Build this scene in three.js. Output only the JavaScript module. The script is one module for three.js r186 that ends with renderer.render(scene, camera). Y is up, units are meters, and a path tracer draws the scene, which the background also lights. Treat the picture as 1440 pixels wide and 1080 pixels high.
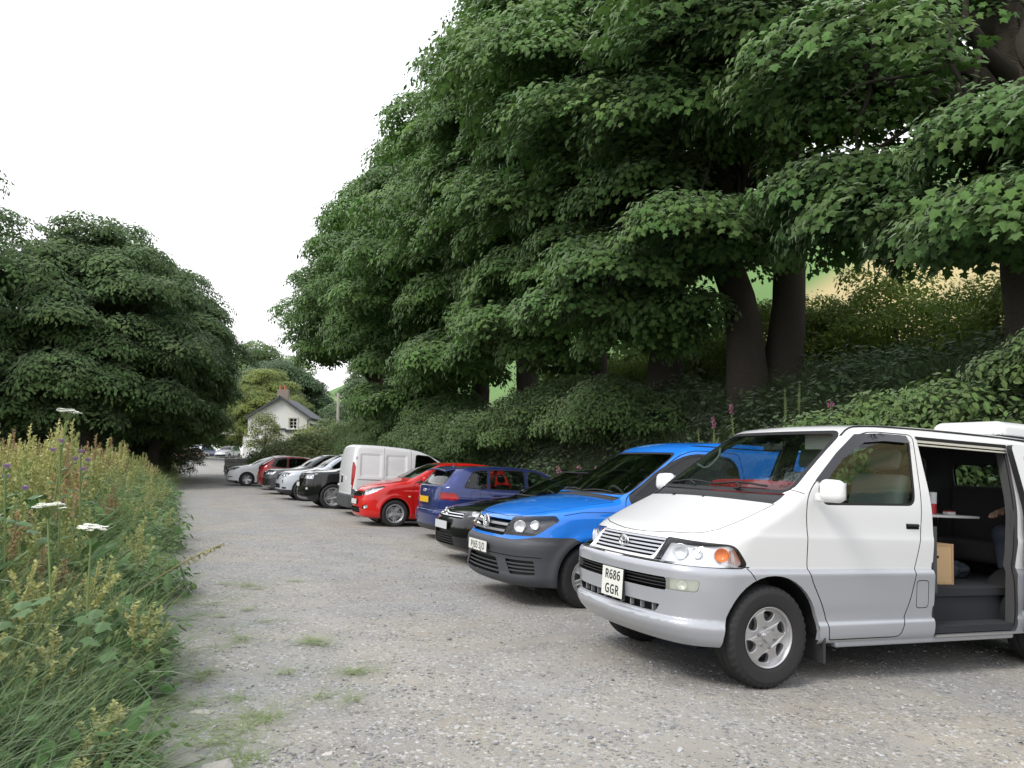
import * as THREE from 'three';
import { mergeGeometries } from 'three/addons/utils/BufferGeometryUtils.js';
import { RoundedBoxGeometry } from 'three/addons/geometries/RoundedBoxGeometry.js';
import { createNoise2D, createNoise3D } from 'simplex-noise';

// ---------------------------------------------------------------- camera, sky, sun, exposure
const scene = new THREE.Scene();
const camera = new THREE.PerspectiveCamera(53, 4 / 3, 0.1, 3000);
camera.position.set(0, 1.56, 0);
camera.rotation.set(Math.atan(98 / 1083), 0, 0);
const renderer = new THREE.WebGLRenderer({ antialias: true });
renderer.toneMapping = THREE.LinearToneMapping;
renderer.toneMappingExposure = 1.38;
renderer.shadowMap.enabled = true;

function rng(seed) { let s = seed >>> 0; return () => { s = (s + 0x6D2B79F5) >>> 0; let t = Math.imul(s ^ (s >>> 15), 1 | s); t = (t + Math.imul(t ^ (t >>> 7), 61 | t)) ^ t; return ((t ^ (t >>> 14)) >>> 0) / 4294967296; }; }
const noise2 = createNoise2D(rng(11)), noise3 = createNoise3D(rng(12));

{ // an overcast evening sky: thin bright cloud everywhere, a little warmer low down
  const W = 512, H = 256, d = new Float32Array(W * H * 4);
  for (let j = 0; j < H; j++) for (let i = 0; i < W; i++) {
    const el = ((j + 0.5) / H - 0.5) * Math.PI, az = ((i + 0.5) / W - 0.5) * 2 * Math.PI;
    const x = Math.cos(el) * Math.cos(az), y = Math.sin(el), z = Math.cos(el) * Math.sin(az), k = (j * W + i) * 4;
    const up = Math.max(0, y), n = 1 + 0.09 * noise3(x * 2, y * 4, z * 2) + 0.05 * noise3(x * 5, y * 9, z * 5);
    const a = Math.pow(up, 0.6);
    d[k] = (1.16 - 0.14 * a) * n; d[k + 1] = (1.14 - 0.08 * a) * n; d[k + 2] = (1.11 + 0.06 * a) * n; d[k + 3] = 1;
    if (y < 0) { d[k] = d[k + 1] = d[k + 2] = 0.35; }
  }
  const t = new THREE.DataTexture(d, W, H, THREE.RGBAFormat, THREE.FloatType);
  t.mapping = THREE.EquirectangularReflectionMapping; t.magFilter = t.minFilter = THREE.LinearFilter; t.needsUpdate = true;
  scene.background = t; scene.environment = t;
}
const sun = new THREE.DirectionalLight(new THREE.Color(1, 0.95, 0.86), 1.5);
sun.position.set(-30, 46, 14); sun.target.position.set(0, 0, -14); sun.castShadow = true; sun.shadow.radius = 30;
Object.assign(sun.shadow.camera, { left: -60, right: 60, top: 60, bottom: -60, far: 200 });
scene.add(sun, sun.target);

// ---------------------------------------------------------------- helpers
const V3 = (x, y, z) => new THREE.Vector3(x, y, z), PI = Math.PI, clamp = (x, a, b) => Math.min(b, Math.max(a, x)), mix = (a, b, t) => a + (b - a) * t;
const sstep = (a, b, x) => { const t = clamp((x - a) / (b - a), 0, 1); return t * t * (3 - 2 * t); };
const taken = new Map();
function numbered(n) { const c = taken.get(n) || 0; taken.set(n, c + 1); return c ? n + '_' + String(c).padStart(3, '0') : n; }
function mat(c, rough = 0.8, o = {}) { const m = new THREE.MeshPhysicalMaterial({ roughness: rough, side: THREE.DoubleSide, ...o }); if (Array.isArray(c)) m.color.setRGB(...c); else m.color.set(c); return m; }
function tag(o, label, category, group, kind) { if (label) o.userData.label = label; if (category) o.userData.category = category; if (group) o.userData.group = group; if (kind) o.userData.kind = kind; return o; }
function thing(name, label, category, pos = [0, 0, 0], turn = 0, group) { const o = new THREE.Group(); o.name = numbered(name); o.position.set(...pos); o.rotation.y = turn; tag(o, label, category, group); scene.add(o); return o; }
function part(name, geo, m, parent) { const g = Array.isArray(geo) ? (geo.length > 1 ? merge(geo) : geo[0]) : geo; const o = new THREE.Mesh(g, m); o.name = parent === scene ? numbered(name) : name; o.castShadow = o.receiveShadow = true; parent.add(o); return o; }
function structure(name, geo, m, parent = scene) { const o = part(name, geo, m, parent); if (parent === scene) o.userData.kind = 'structure'; return o; }
function merge(list) { return mergeGeometries(list.map(g => { let q = g.index ? g.toNonIndexed() : g; for (const k of Object.keys(q.attributes)) if (!['position', 'normal', 'uv'].includes(k)) q.deleteAttribute(k); if (!q.attributes.uv) q.setAttribute('uv', new THREE.BufferAttribute(new Float32Array(q.attributes.position.count * 2), 2)); return q; })); }
const bx = (w, h, d, x = 0, y = 0, z = 0, r) => { const g = r ? new RoundedBoxGeometry(w, h, d, 3, r) : new THREE.BoxGeometry(w, h, d); return g.translate(x, y, z); };
const tube = (pts, r, seg = 24, rad = 6, closed = false) => new THREE.TubeGeometry(new THREE.CatmullRomCurve3(pts.map(p => Array.isArray(p) ? V3(...p) : p), closed), seg, r, rad, closed);
function taper(pts, radii, rad = 7) { // a tapering tube through points
  const c = new THREE.CatmullRomCurve3(pts), n = pts.length > 2 ? (pts.length - 1) * 4 : 2, g = new THREE.TubeGeometry(c, n, 1, rad), p = g.attributes.position;
  for (let i = 0; i <= n; i++) { const u = i / n, q = c.getPointAt(u), s = u * (radii.length - 1), k = Math.min(radii.length - 2, Math.floor(s)), r = mix(radii[k], radii[k + 1], s - k);
    for (let j = 0; j <= rad; j++) { const a = i * (rad + 1) + j; p.setXYZ(a, q.x + (p.getX(a) - q.x) * r, q.y + (p.getY(a) - q.y) * r, q.z + (p.getZ(a) - q.z) * r); } }
  return g;
}
function inst(name, geo, m, mats, parent, cols) { const o = new THREE.InstancedMesh(geo, m, mats.length); mats.forEach((x, i) => o.setMatrixAt(i, x)); if (cols) cols.forEach((c, i) => o.setColorAt(i, c)); o.name = parent === scene ? numbered(name) : name; o.userData.kind = 'stuff'; o.castShadow = o.receiveShadow = true; parent.add(o); return o; }
const M4 = (p, q, s) => new THREE.Matrix4().compose(p, q, typeof s === 'number' ? V3(s, s, s) : s);
const eul = (x, y, z, o = 'YXZ') => new THREE.Quaternion().setFromEuler(new THREE.Euler(x, y, z, o));
function canvasTex(w, h, draw, srgb = true) { const c = document.createElement('canvas'); c.width = w; c.height = h; draw(c.getContext('2d'), w, h); const t = new THREE.CanvasTexture(c); if (srgb) t.colorSpace = THREE.SRGBColorSpace; t.magFilter = THREE.LinearFilter; return t; }
function dataTex(n, fn, srgb = false) { const d = new Uint8Array(n * n * 4); for (let j = 0; j < n; j++) for (let i = 0; i < n; i++) { const c = fn(i / n, j / n), k = (j * n + i) * 4; d[k] = clamp(c[0], 0, 1) * 255; d[k + 1] = clamp(c[1], 0, 1) * 255; d[k + 2] = clamp(c[2], 0, 1) * 255; d[k + 3] = 255; } const t = new THREE.DataTexture(d, n, n); t.wrapS = t.wrapT = THREE.RepeatWrapping; t.magFilter = THREE.LinearFilter; if (srgb) t.colorSpace = THREE.SRGBColorSpace; t.needsUpdate = true; return t; }
// tileable noise on the unit square
const tnoise = (u, v, f, s = 0) => { const a = u * 2 * PI, b = v * 2 * PI, r = f / (2 * PI); return noise3(Math.cos(a) * r + s, Math.sin(a) * r + Math.cos(b) * r * 1.3, Math.sin(b) * r * 1.3 + s * 1.7); };
// ---------------------------------------------------------------- lie of the land
const DX = -0.4003, DZ = -0.9164; // along the row of parked cars, away from the camera
const rowS = (x, z) => 0.9164 * (x - 1.38) - 0.4003 * (z + 6.05), rowT = (x, z) => DX * (x - 1.38) + DZ * (z + 6.05); // across and along the row
const rowP = (t, s) => [1.38 + DX * t + 0.9164 * s, -6.05 + DZ * t - 0.4003 * s];
const EDGE = -3.9; // left edge of the gravel, across the row
const rise = t => 1.15 * sstep(42, 96, t);
function groundY(x, z) { const s = rowS(x, z); return -0.056 * (s > -0.4 ? Math.min(s, 6) : -0.4 - 0.7 * (1 - Math.exp((s + 0.4) / 0.7))) + rise(rowT(x, z)); }
function bankY(x, z) { // the embankment behind the cars, the wooded slope above it, the hill beyond
  const t = rowT(x, z), s = rowS(x, z), g = groundY(x, z), n = 0.18 * noise2(x * 0.25, z * 0.25) + 0.07 * noise2(x, z), a = sstep(4.7, 9.6, s);
  const hill = s > 18 ? 0.5 * (s - 18) * (1 - Math.exp(-(s - 18) / 22)) : 0;
  return g - 0.05 + a * (3.4 - 1.0 * sstep(20, 60, t)) + Math.max(0, Math.min(s, 22) - 9) * 0.13 + Math.min(hill, 120 + 0.1 * hill) + n * a + (s > 25 ? 2.2 * noise2(x * 0.012, z * 0.012) * sstep(25, 90, s) : 0);
}
function sheet(t0, t1, s0, s1, dt, ds, yf, uvs = 6, col) { // a sheet laid out along and across the row
  const nt = Math.round((t1 - t0) / dt), ns = Math.round((s1 - s0) / ds), P = [], U = [], C = [], I = [];
  for (let i = 0; i <= nt; i++) for (let j = 0; j <= ns; j++) { const t = mix(t0, t1, i / nt), s = mix(s0, s1, j / ns), [x, z] = rowP(t, s); P.push(x, yf(x, z, t, s), z); U.push(x / uvs, z / uvs); if (col) C.push(...col(x, z, t, s)); if (i < nt && j < ns) { const k = i * (ns + 1) + j; I.push(k, k + 1, k + ns + 1, k + 1, k + ns + 2, k + ns + 1); } }
  const g = new THREE.BufferGeometry(); g.setAttribute('position', new THREE.Float32BufferAttribute(P, 3)); g.setAttribute('uv', new THREE.Float32BufferAttribute(U, 2)); if (col) g.setAttribute('color', new THREE.Float32BufferAttribute(C, 3)); g.setIndex(I); g.computeVertexNormals(); return g;
}
{ // gravel: stones scattered into a colour map and a height map, 5 m across
  const N = 2048, R = rng(5), col = new Float32Array(N * N * 3), hgt = new Float32Array(N * N);
  for (let j = 0; j < N; j++) for (let i = 0; i < N; i++) { const k = j * N + i, n = 0.5 + 0.5 * tnoise(i / N, j / N, 9) * 0.6 + 0.25 * (R() - 0.5); hgt[k] = 0.25 + 0.12 * (R() - 0.5) + 0.1 * tnoise(i / N, j / N, 30, 3); col[k * 3] = mix(0.29, 0.4, n); col[k * 3 + 1] = mix(0.275, 0.38, n); col[k * 3 + 2] = mix(0.255, 0.345, n); }
  for (let q = 0; q < 190000; q++) {
    const big = Math.pow(R(), 9), r = 1.0 + big * 6.5, cx = R() * N, cy = R() * N; if (tnoise(cx / N, cy / N, 6, 9) < -0.45 && R() < 0.75) continue;
    const a = R() * PI, e = 0.5 + R() * 0.5, ca = Math.cos(a), sa = Math.sin(a), v = 0.2 + 0.34 * Math.pow(R(), 1.2), w = (R() - 0.4) * 0.05, top = 0.4 + 0.6 * R(), tx = R() - 0.5, ty = R() - 0.5, rr = Math.ceil(r);
    for (let y = -rr; y <= rr; y++) for (let x = -rr; x <= rr; x++) { const u = (x * ca + y * sa) / r, b = (-x * sa + y * ca) / (r * e), d = Math.abs(u) ** 2.6 + Math.abs(b) ** 2.6; if (d > 1) continue; const k = ((Math.floor(cy + y) + N) % N) * N + (Math.floor(cx + x) + N) % N, f = 0.9 + 0.2 * R(); hgt[k] = Math.min(1, 0.3 + 0.12 * r * 0.35 * top * (1 - d * d) + 0.1 * (tx * u + ty * b)); col[k * 3] = (v + w) * f; col[k * 3 + 1] = (v + w * 0.5) * f; col[k * 3 + 2] = (v - w * 0.2) * f; }
  }
  const mk = (f, srgb) => { const d = new Uint8Array(N * N * 4); for (let k = 0; k < N * N; k++) { const c = f(k); for (let m = 0; m < 3; m++) d[k * 4 + m] = clamp(srgb ? Math.pow(clamp(c[m], 0, 1), 1 / 2.2) : c[m], 0, 1) * 255; d[k * 4 + 3] = 255; } const t = new THREE.DataTexture(d, N, N); t.wrapS = t.wrapT = THREE.RepeatWrapping; t.magFilter = THREE.LinearFilter; if (srgb) t.colorSpace = THREE.SRGBColorSpace; t.needsUpdate = true; return t; };
  const gm = mat([1, 1, 1], 0.95, { vertexColors: true, map: mk(k => [col[k * 3], col[k * 3 + 1], col[k * 3 + 2]], true), bumpMap: mk(k => [hgt[k], hgt[k], hgt[k]]), bumpScale: 0.022 });
  const patch = (x, z, t, s) => { const n = noise2(x * 0.3, z * 0.3) * 0.5 + noise2(x * 0.9 + 7, z * 0.9) * 0.3 + noise2(x * 2.6, z * 2.6 + 4) * 0.25, b = clamp(0.35 + n * 0.8, 0, 1), track = 0.05 * noise2(s * 0.9, t * 0.08); const e = clamp(sstep(-3, 1.5, s) * 0.75 * sstep(14, 2, t) + 0.5 * noise2(x * 0.5 + 30, z * 0.5), 0, 1); return [mix(0.85, 1.0, b) + track - 0.02 * e, mix(0.88, 0.96, b) + track - 0.05 * e, mix(0.92, 0.88, b) + track - 0.09 * e]; };
  structure('gravel_car_park', sheet(-14, 26, EDGE - 3, 7, 0.25, 0.25, (x, z, t, s) => groundY(x, z) + 0.018 * noise2(x * 0.6, z * 0.6) + 0.008 * noise2(x * 2.2, z * 2.2), 5, patch), gm);
  structure('gravel_lane', sheet(25.9, 120, EDGE - 3, 7, 0.7, 0.6, (x, z, t) => groundY(x, z) - 0.004 * (t > 26.5 ? 0 : 1), 5, patch), gm);
}
{ // soil and grass under the planting, hill and far ground
  const pasture = (x, z, t, s) => { const n = 0.5 + 0.5 * noise2(x * 0.02, z * 0.02), m = 0.5 + 0.5 * noise2(x * 0.11, z * 0.11), k = 0.5 + 0.5 * noise2(x * 0.5, z * 0.5), dry = sstep(0.35, 0.65, n * 0.55 + m * 0.3 + (t < 55 ? 0.3 : -0.25)); return [mix(0.1, 0.42, dry) * (0.8 + 0.4 * k), mix(0.19, 0.34, dry) * (0.8 + 0.4 * k), mix(0.05, 0.16, dry) * (0.85 + 0.3 * k)]; };
  const soil = (x, z) => { const k = 0.5 + 0.5 * noise2(x * 1.3, z * 1.3), q = 0.5 + 0.5 * noise2(x * 5, z * 5); return [mix(0.03, 0.06, k) * (0.7 + 0.6 * q), mix(0.04, 0.055, 1 - k) * (0.7 + 0.6 * q), mix(0.018, 0.03, k)]; };
  const vc = mat([1, 1, 1], 1, { vertexColors: true });
  structure('embankment', sheet(-14, 80, 4.6, 24, 0.5, 0.4, bankY, 1, soil), vc);
  structure('hillside', sheet(-120, 700, 23.5, 520, 7, 5, (x, z) => bankY(x, z) - 0.15, 1, pasture), vc);
  structure('verge', sheet(-14, 120, -60, EDGE + 0.1, 0.6, 0.6, (x, z, t, s) => groundY(x, z) + 0.03 * sstep(EDGE + 0.1, EDGE - 0.5, s) - 0.02 + (0.25 + 0.05 * noise2(x, z)) * sstep(EDGE, EDGE - 1.5, s), 1, soil), vc);
  const g = new THREE.CircleGeometry(1800, 64).rotateX(-PI / 2).translate(0, -1.2, 0); structure('ground', g, mat([0.09, 0.13, 0.05], 1));
}
// ---------------------------------------------------------------- car bodies: a smooth field meshed once, then cut into panels
const smax = (a, b, k) => { const h = Math.max(k - Math.abs(a - b), 0) / k; return Math.max(a, b) + h * h * k * 0.25; };
function curve(pts) { // monotone cubic through points, tabulated
  const n = pts.length, X = pts.map(p => p[0]), Y = pts.map(p => p[1]), d = [], m = [];
  for (let i = 0; i < n - 1; i++) d.push((Y[i + 1] - Y[i]) / (X[i + 1] - X[i]));
  m[0] = d[0]; m[n - 1] = d[n - 2];
  for (let i = 1; i < n - 1; i++) m[i] = d[i - 1] * d[i] <= 0 ? 0 : 2 * d[i - 1] * d[i] / (d[i - 1] + d[i]);
  const N = 800, x0 = X[0], x1 = X[n - 1], tab = new Float64Array(N + 1);
  let k = 0;
  for (let i = 0; i <= N; i++) { const x = x0 + (x1 - x0) * i / N; while (k < n - 2 && x > X[k + 1]) k++; const h = X[k + 1] - X[k], t = (x - X[k]) / h, t2 = t * t, t3 = t2 * t; tab[i] = (2 * t3 - 3 * t2 + 1) * Y[k] + (t3 - 2 * t2 + t) * h * m[k] + (-2 * t3 + 3 * t2) * Y[k + 1] + (t3 - t2) * h * m[k + 1]; }
  const s = N / (x1 - x0);
  return x => { const q = clamp((x - x0) * s, 0, N - 1e-6), i = Math.floor(q); return tab[i] + (tab[i + 1] - tab[i]) * (q - i); };
}
function nets(f, lo, hi, h, half) { // naive surface nets with vertices pulled onto the surface; returns triangles of [x,y,z,nx,ny,nz]
  const z0 = half ? -h / 2 : lo[2], nx = Math.ceil((hi[0] - lo[0]) / h) + 1, ny = Math.ceil((hi[1] - lo[1]) / h) + 1, nz = Math.ceil((hi[2] - z0) / h) + 1;
  const v = new Float32Array(nx * ny * nz), I = (i, j, k) => (k * ny + j) * nx + i, id = new Map(), verts = [], tris = [];
  for (let k = 0; k < nz; k++) for (let j = 0; j < ny; j++) for (let i = 0; i < nx; i++) v[I(i, j, k)] = f(lo[0] + i * h, lo[1] + j * h, z0 + k * h);
  const e = 0.006, C = [[0, 0, 0], [1, 0, 0], [0, 1, 0], [1, 1, 0], [0, 0, 1], [1, 0, 1], [0, 1, 1], [1, 1, 1]], E = [[0, 1], [2, 3], [4, 5], [6, 7], [0, 2], [1, 3], [4, 6], [5, 7], [0, 4], [1, 5], [2, 6], [3, 7]];
  for (let k = 0; k < nz - 1; k++) for (let j = 0; j < ny - 1; j++) for (let i = 0; i < nx - 1; i++) {
    let neg = 0; const q = C.map(c => { const a = v[I(i + c[0], j + c[1], k + c[2])]; if (a < 0) neg++; return a; });
    if (!neg || neg === 8) continue;
    let x = 0, y = 0, z = 0, n = 0;
    for (const [a, b] of E) if ((q[a] < 0) !== (q[b] < 0)) { const t = q[a] / (q[a] - q[b]); x += mix(C[a][0], C[b][0], t); y += mix(C[a][1], C[b][1], t); z += mix(C[a][2], C[b][2], t); n++; }
    x = lo[0] + (i + x / n) * h; y = lo[1] + (j + y / n) * h; z = z0 + (k + z / n) * h; if (half && k === 0) z = 0;
    let gx, gy, gz, l;
    for (let s = 0; s < 3; s++) { gx = (f(x + e, y, z) - f(x - e, y, z)) / (2 * e); gy = (f(x, y + e, z) - f(x, y - e, z)) / (2 * e); gz = half && k === 0 ? 0 : (f(x, y, z + e) - f(x, y, z - e)) / (2 * e); l = gx * gx + gy * gy + gz * gz || 1; const d = clamp(f(x, y, z) / l, -h * 0.6, h * 0.6) * 0.9; if (s < 2) { x -= gx * d; y -= gy * d; z -= gz * d; } }
    l = Math.sqrt(l); id.set(I(i, j, k), verts.length); verts.push([x, y, z, gx / l, gy / l, gz / l]);
  }
  const quad = (a, b, c, d, flip) => { a = verts[id.get(a)]; b = verts[id.get(b)]; c = verts[id.get(c)]; d = verts[id.get(d)]; if (!a || !b || !c || !d) return; if (flip) tris.push([a, b, c], [a, c, d]); else tris.push([a, c, b], [a, d, c]); };
  for (let k = 1; k < nz - 1; k++) for (let j = 1; j < ny - 1; j++) for (let i = 1; i < nx - 1; i++) {
    const s = v[I(i, j, k)] < 0;
    if (s !== v[I(i + 1, j, k)] < 0) quad(I(i, j - 1, k - 1), I(i, j, k - 1), I(i, j, k), I(i, j - 1, k), s);
    if (s !== v[I(i, j + 1, k)] < 0) quad(I(i - 1, j, k - 1), I(i - 1, j, k), I(i, j, k), I(i, j, k - 1), s);
    if (s !== v[I(i, j, k + 1)] < 0) quad(I(i - 1, j - 1, k), I(i, j - 1, k), I(i, j, k), I(i - 1, j, k), s);
  }
  return tris;
}
function soupGeo(tris, off = 0, shift = [0, 0, 0]) {
  const P = new Float32Array(tris.length * 9), N = new Float32Array(tris.length * 9), U = new Float32Array(tris.length * 6); let p = 0, u = 0;
  for (const t of tris) for (const v of t) { P[p] = v[0] + v[3] * off + shift[0]; N[p++] = v[3]; P[p] = v[1] + v[4] * off + shift[1]; N[p++] = v[4]; P[p] = v[2] + v[5] * off + shift[2]; N[p++] = v[5]; U[u++] = v[0] + v[2] * 0.37; U[u++] = v[1] + v[2] * 0.61; }
  const g = new THREE.BufferGeometry(); g.setAttribute('position', new THREE.BufferAttribute(P, 3)); g.setAttribute('normal', new THREE.BufferAttribute(N, 3)); g.setAttribute('uv', new THREE.BufferAttribute(U, 2)); return g;
}
const netGeo = (f, lo, hi, h, half) => soupGeo(nets(f, lo, hi, h, half));
const Q = Math.SQRT1_2;
const PJ = { L: { u: [1, 0, 0], v: [0, 1, 0], n: [0, 0, 1], min: 0.2 }, R: { u: [1, 0, 0], v: [0, 1, 0], n: [0, 0, -1], min: 0.2 }, F: { u: [0, 0, 1], v: [0, 1, 0], n: [-1, 0, 0], min: 0.12 }, B: { u: [0, 0, 1], v: [0, 1, 0], n: [1, 0, 0], min: 0.12 }, T: { u: [1, 0, 0], v: [0, 0, 1], n: [0, 1, 0], min: 0.1 },
  FL: { u: [Q, 0, Q], v: [0, 1, 0], n: [-Q, 0, Q], min: 0.05 }, FR: { u: [Q, 0, -Q], v: [0, 1, 0], n: [-Q, 0, -Q], min: 0.05 }, BL: { u: [-Q, 0, Q], v: [0, 1, 0], n: [Q, 0, Q], min: 0.05 }, BR: { u: [-Q, 0, -Q], v: [0, 1, 0], n: [Q, 0, -Q], min: 0.05 } };
const dot3 = (a, v) => a[0] * v[0] + a[1] * v[1] + a[2] * v[2];
const area2 = p => p.reduce((s, a, i) => { const b = p[(i + 1) % p.length]; return s + a[0] * b[1] - b[0] * a[1]; }, 0) / 2;
const ccw = p => area2(p) < 0 ? p.slice().reverse() : p;
function convex(p) { for (let i = 0; i < p.length; i++) { const a = p[i], b = p[(i + 1) % p.length], c = p[(i + 2) % p.length]; if ((b[0] - a[0]) * (c[1] - b[1]) - (b[1] - a[1]) * (c[0] - b[0]) < -1e-9) return false; } return true; }
function rp(p, r = 0.04) { // round the corners of a polygon
  const o = [];
  p.forEach((b, i) => { const a = p[(i + p.length - 1) % p.length], c = p[(i + 1) % p.length], rr = b[2] ?? r, la = Math.hypot(a[0] - b[0], a[1] - b[1]), lc = Math.hypot(c[0] - b[0], c[1] - b[1]), ka = Math.min(rr, la * 0.45) / la, kc = Math.min(rr, lc * 0.45) / lc;
    if (rr < 0.002) { o.push([b[0], b[1]]); return; }
    const A = [mix(b[0], a[0], ka), mix(b[1], a[1], ka)], Cc = [mix(b[0], c[0], kc), mix(b[1], c[1], kc)];
    for (let s = 0; s <= 4; s++) { const t = s / 4; o.push([(1 - t) * (1 - t) * A[0] + 2 * t * (1 - t) * b[0] + t * t * Cc[0], (1 - t) * (1 - t) * A[1] + 2 * t * (1 - t) * b[1] + t * t * Cc[1]]); } });
  return o;
}
function grow(p, d) { p = ccw(p); return p.map((b, i) => { const a = p[(i + p.length - 1) % p.length], c = p[(i + 1) % p.length]; let x1 = b[1] - a[1], y1 = a[0] - b[0], x2 = c[1] - b[1], y2 = b[0] - c[0]; const l1 = Math.hypot(x1, y1) || 1, l2 = Math.hypot(x2, y2) || 1; x1 /= l1; y1 /= l1; x2 /= l2; y2 /= l2; const nx = x1 + x2, ny = y1 + y2, q = Math.max(0.5, 1 + x1 * x2 + y1 * y2); return [b[0] + nx / q * d, b[1] + ny / q * d]; }); }
const mirz = p => p.map(([u, v, r]) => [-u, v, r]);
const circ = (x, y, r, n = 28, a0 = 0, a1 = 2 * PI) => Array.from({ length: n }, (_, i) => [x + r * Math.cos(a0 + (a1 - a0) * i / n), y + r * Math.sin(a0 + (a1 - a0) * i / n)]);
function cutConvex(tris, poly, pr) {
  poly = ccw(poly); const inn = [], out = [], n = poly.length; let a0 = 1e9, a1 = -1e9, b0 = 1e9, b1 = -1e9;
  for (const q of poly) { a0 = Math.min(a0, q[0]); a1 = Math.max(a1, q[0]); b0 = Math.min(b0, q[1]); b1 = Math.max(b1, q[1]); }
  const { u: U, v: Vv, n: Nn, min } = pr;
  for (const t of tris) {
    const u0 = dot3(U, t[0]), u1 = dot3(U, t[1]), u2 = dot3(U, t[2]);
    if (Math.max(u0, u1, u2) < a0 || Math.min(u0, u1, u2) > a1) { out.push(t); continue; }
    const v0 = dot3(Vv, t[0]), v1 = dot3(Vv, t[1]), v2 = dot3(Vv, t[2]);
    if (Math.max(v0, v1, v2) < b0 || Math.min(v0, v1, v2) > b1) { out.push(t); continue; }
    const nn = (t[0][3] + t[1][3] + t[2][3]) * Nn[0] + (t[0][4] + t[1][4] + t[2][4]) * Nn[1] + (t[0][5] + t[1][5] + t[2][5]) * Nn[2];
    if (nn < 3 * min) { out.push(t); continue; }
    let far = false;
    for (let i = 0; i < n && !far; i++) { const a = poly[i], b = poly[(i + 1) % n], ex = b[0] - a[0], ey = b[1] - a[1]; far = ex * (v0 - a[1]) - ey * (u0 - a[0]) < 0 && ex * (v1 - a[1]) - ey * (u1 - a[0]) < 0 && ex * (v2 - a[1]) - ey * (u2 - a[0]) < 0; }
    if (far) { out.push(t); continue; }
    let cur = t.slice();
    for (let i = 0; i < n && cur.length > 2; i++) {
      const a = poly[i], b = poly[(i + 1) % n], ex = b[0] - a[0], ey = b[1] - a[1], keep = [], drop = [], ds = cur.map(q => ex * (dot3(Vv, q) - a[1]) - ey * (dot3(U, q) - a[0]));
      for (let j = 0; j < cur.length; j++) { const k = (j + 1) % cur.length, P = cur[j], R = cur[k], d1 = ds[j], d2 = ds[k]; (d1 >= 0 ? keep : drop).push(P);
        if ((d1 >= 0) !== (d2 >= 0)) { const s = d1 / (d1 - d2), m = [0, 0, 0, 0, 0, 0]; for (let c = 0; c < 6; c++) m[c] = P[c] + (R[c] - P[c]) * s; keep.push(m); drop.push(m); } }
      for (let j = 2; j < drop.length; j++) out.push([drop[0], drop[j - 1], drop[j]]);
      cur = keep;
    }
    for (let j = 2; j < cur.length; j++) inn.push([cur[0], cur[j - 1], cur[j]]);
  }
  return [inn, out];
}
function cut(tris, poly, pr) {
  poly = ccw(poly); if (convex(poly)) return cutConvex(tris, poly, pr);
  const c = poly.map(p => new THREE.Vector2(...p)); let inn = [];
  for (const f of THREE.ShapeUtils.triangulateShape(c, [])) { const [a, b] = cutConvex(tris, f.map(i => poly[i]), pr); for (const t of a) inn.push(t); tris = b; }
  return [inn, tris];
}
const M = { // shared car materials
  glass: mat([0.62, 0.7, 0.68], 0.01, { transmission: 1, thickness: 0, ior: 1.5 }),
  dglass: mat([0.16, 0.19, 0.19], 0.01, { transmission: 1, thickness: 0, ior: 1.5 }),
  lens: mat([0.97, 0.98, 1], 0.02, { transmission: 1, thickness: 0, ior: 1.45 }),
  black: mat([0.012, 0.012, 0.013], 0.55), rubber: mat([0.02, 0.02, 0.021], 0.75), plastic: mat([0.035, 0.036, 0.038], 0.5), gloss: mat([0.008, 0.008, 0.009], 0.15),
  chrome: mat([0.8, 0.8, 0.82], 0.12, { metalness: 1 }), alloy: mat([0.52, 0.52, 0.53], 0.32, { metalness: 0.75 }), steel: mat([0.35, 0.35, 0.36], 0.4, { metalness: 0.8 }),
  trim: mat([0.06, 0.06, 0.062], 0.85), seat: mat([0.035, 0.036, 0.04], 0.95), red: mat([0.5, 0.012, 0.015], 0.08, { clearcoat: 1 }), amber: mat([0.75, 0.2, 0.03], 0.15), reflector: mat([0.78, 0.79, 0.8], 0.3, { metalness: 0.55 }),
  plate: mat([0.72, 0.72, 0.7], 0.35), yplate: mat([0.75, 0.55, 0.05], 0.35),
};
const paint = (c, metal = 0.1, rough = 0.42) => mat(c, rough, { metalness: metal, specularIntensity: 0.3, clearcoat: 1, clearcoatRoughness: 0.03 });
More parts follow.
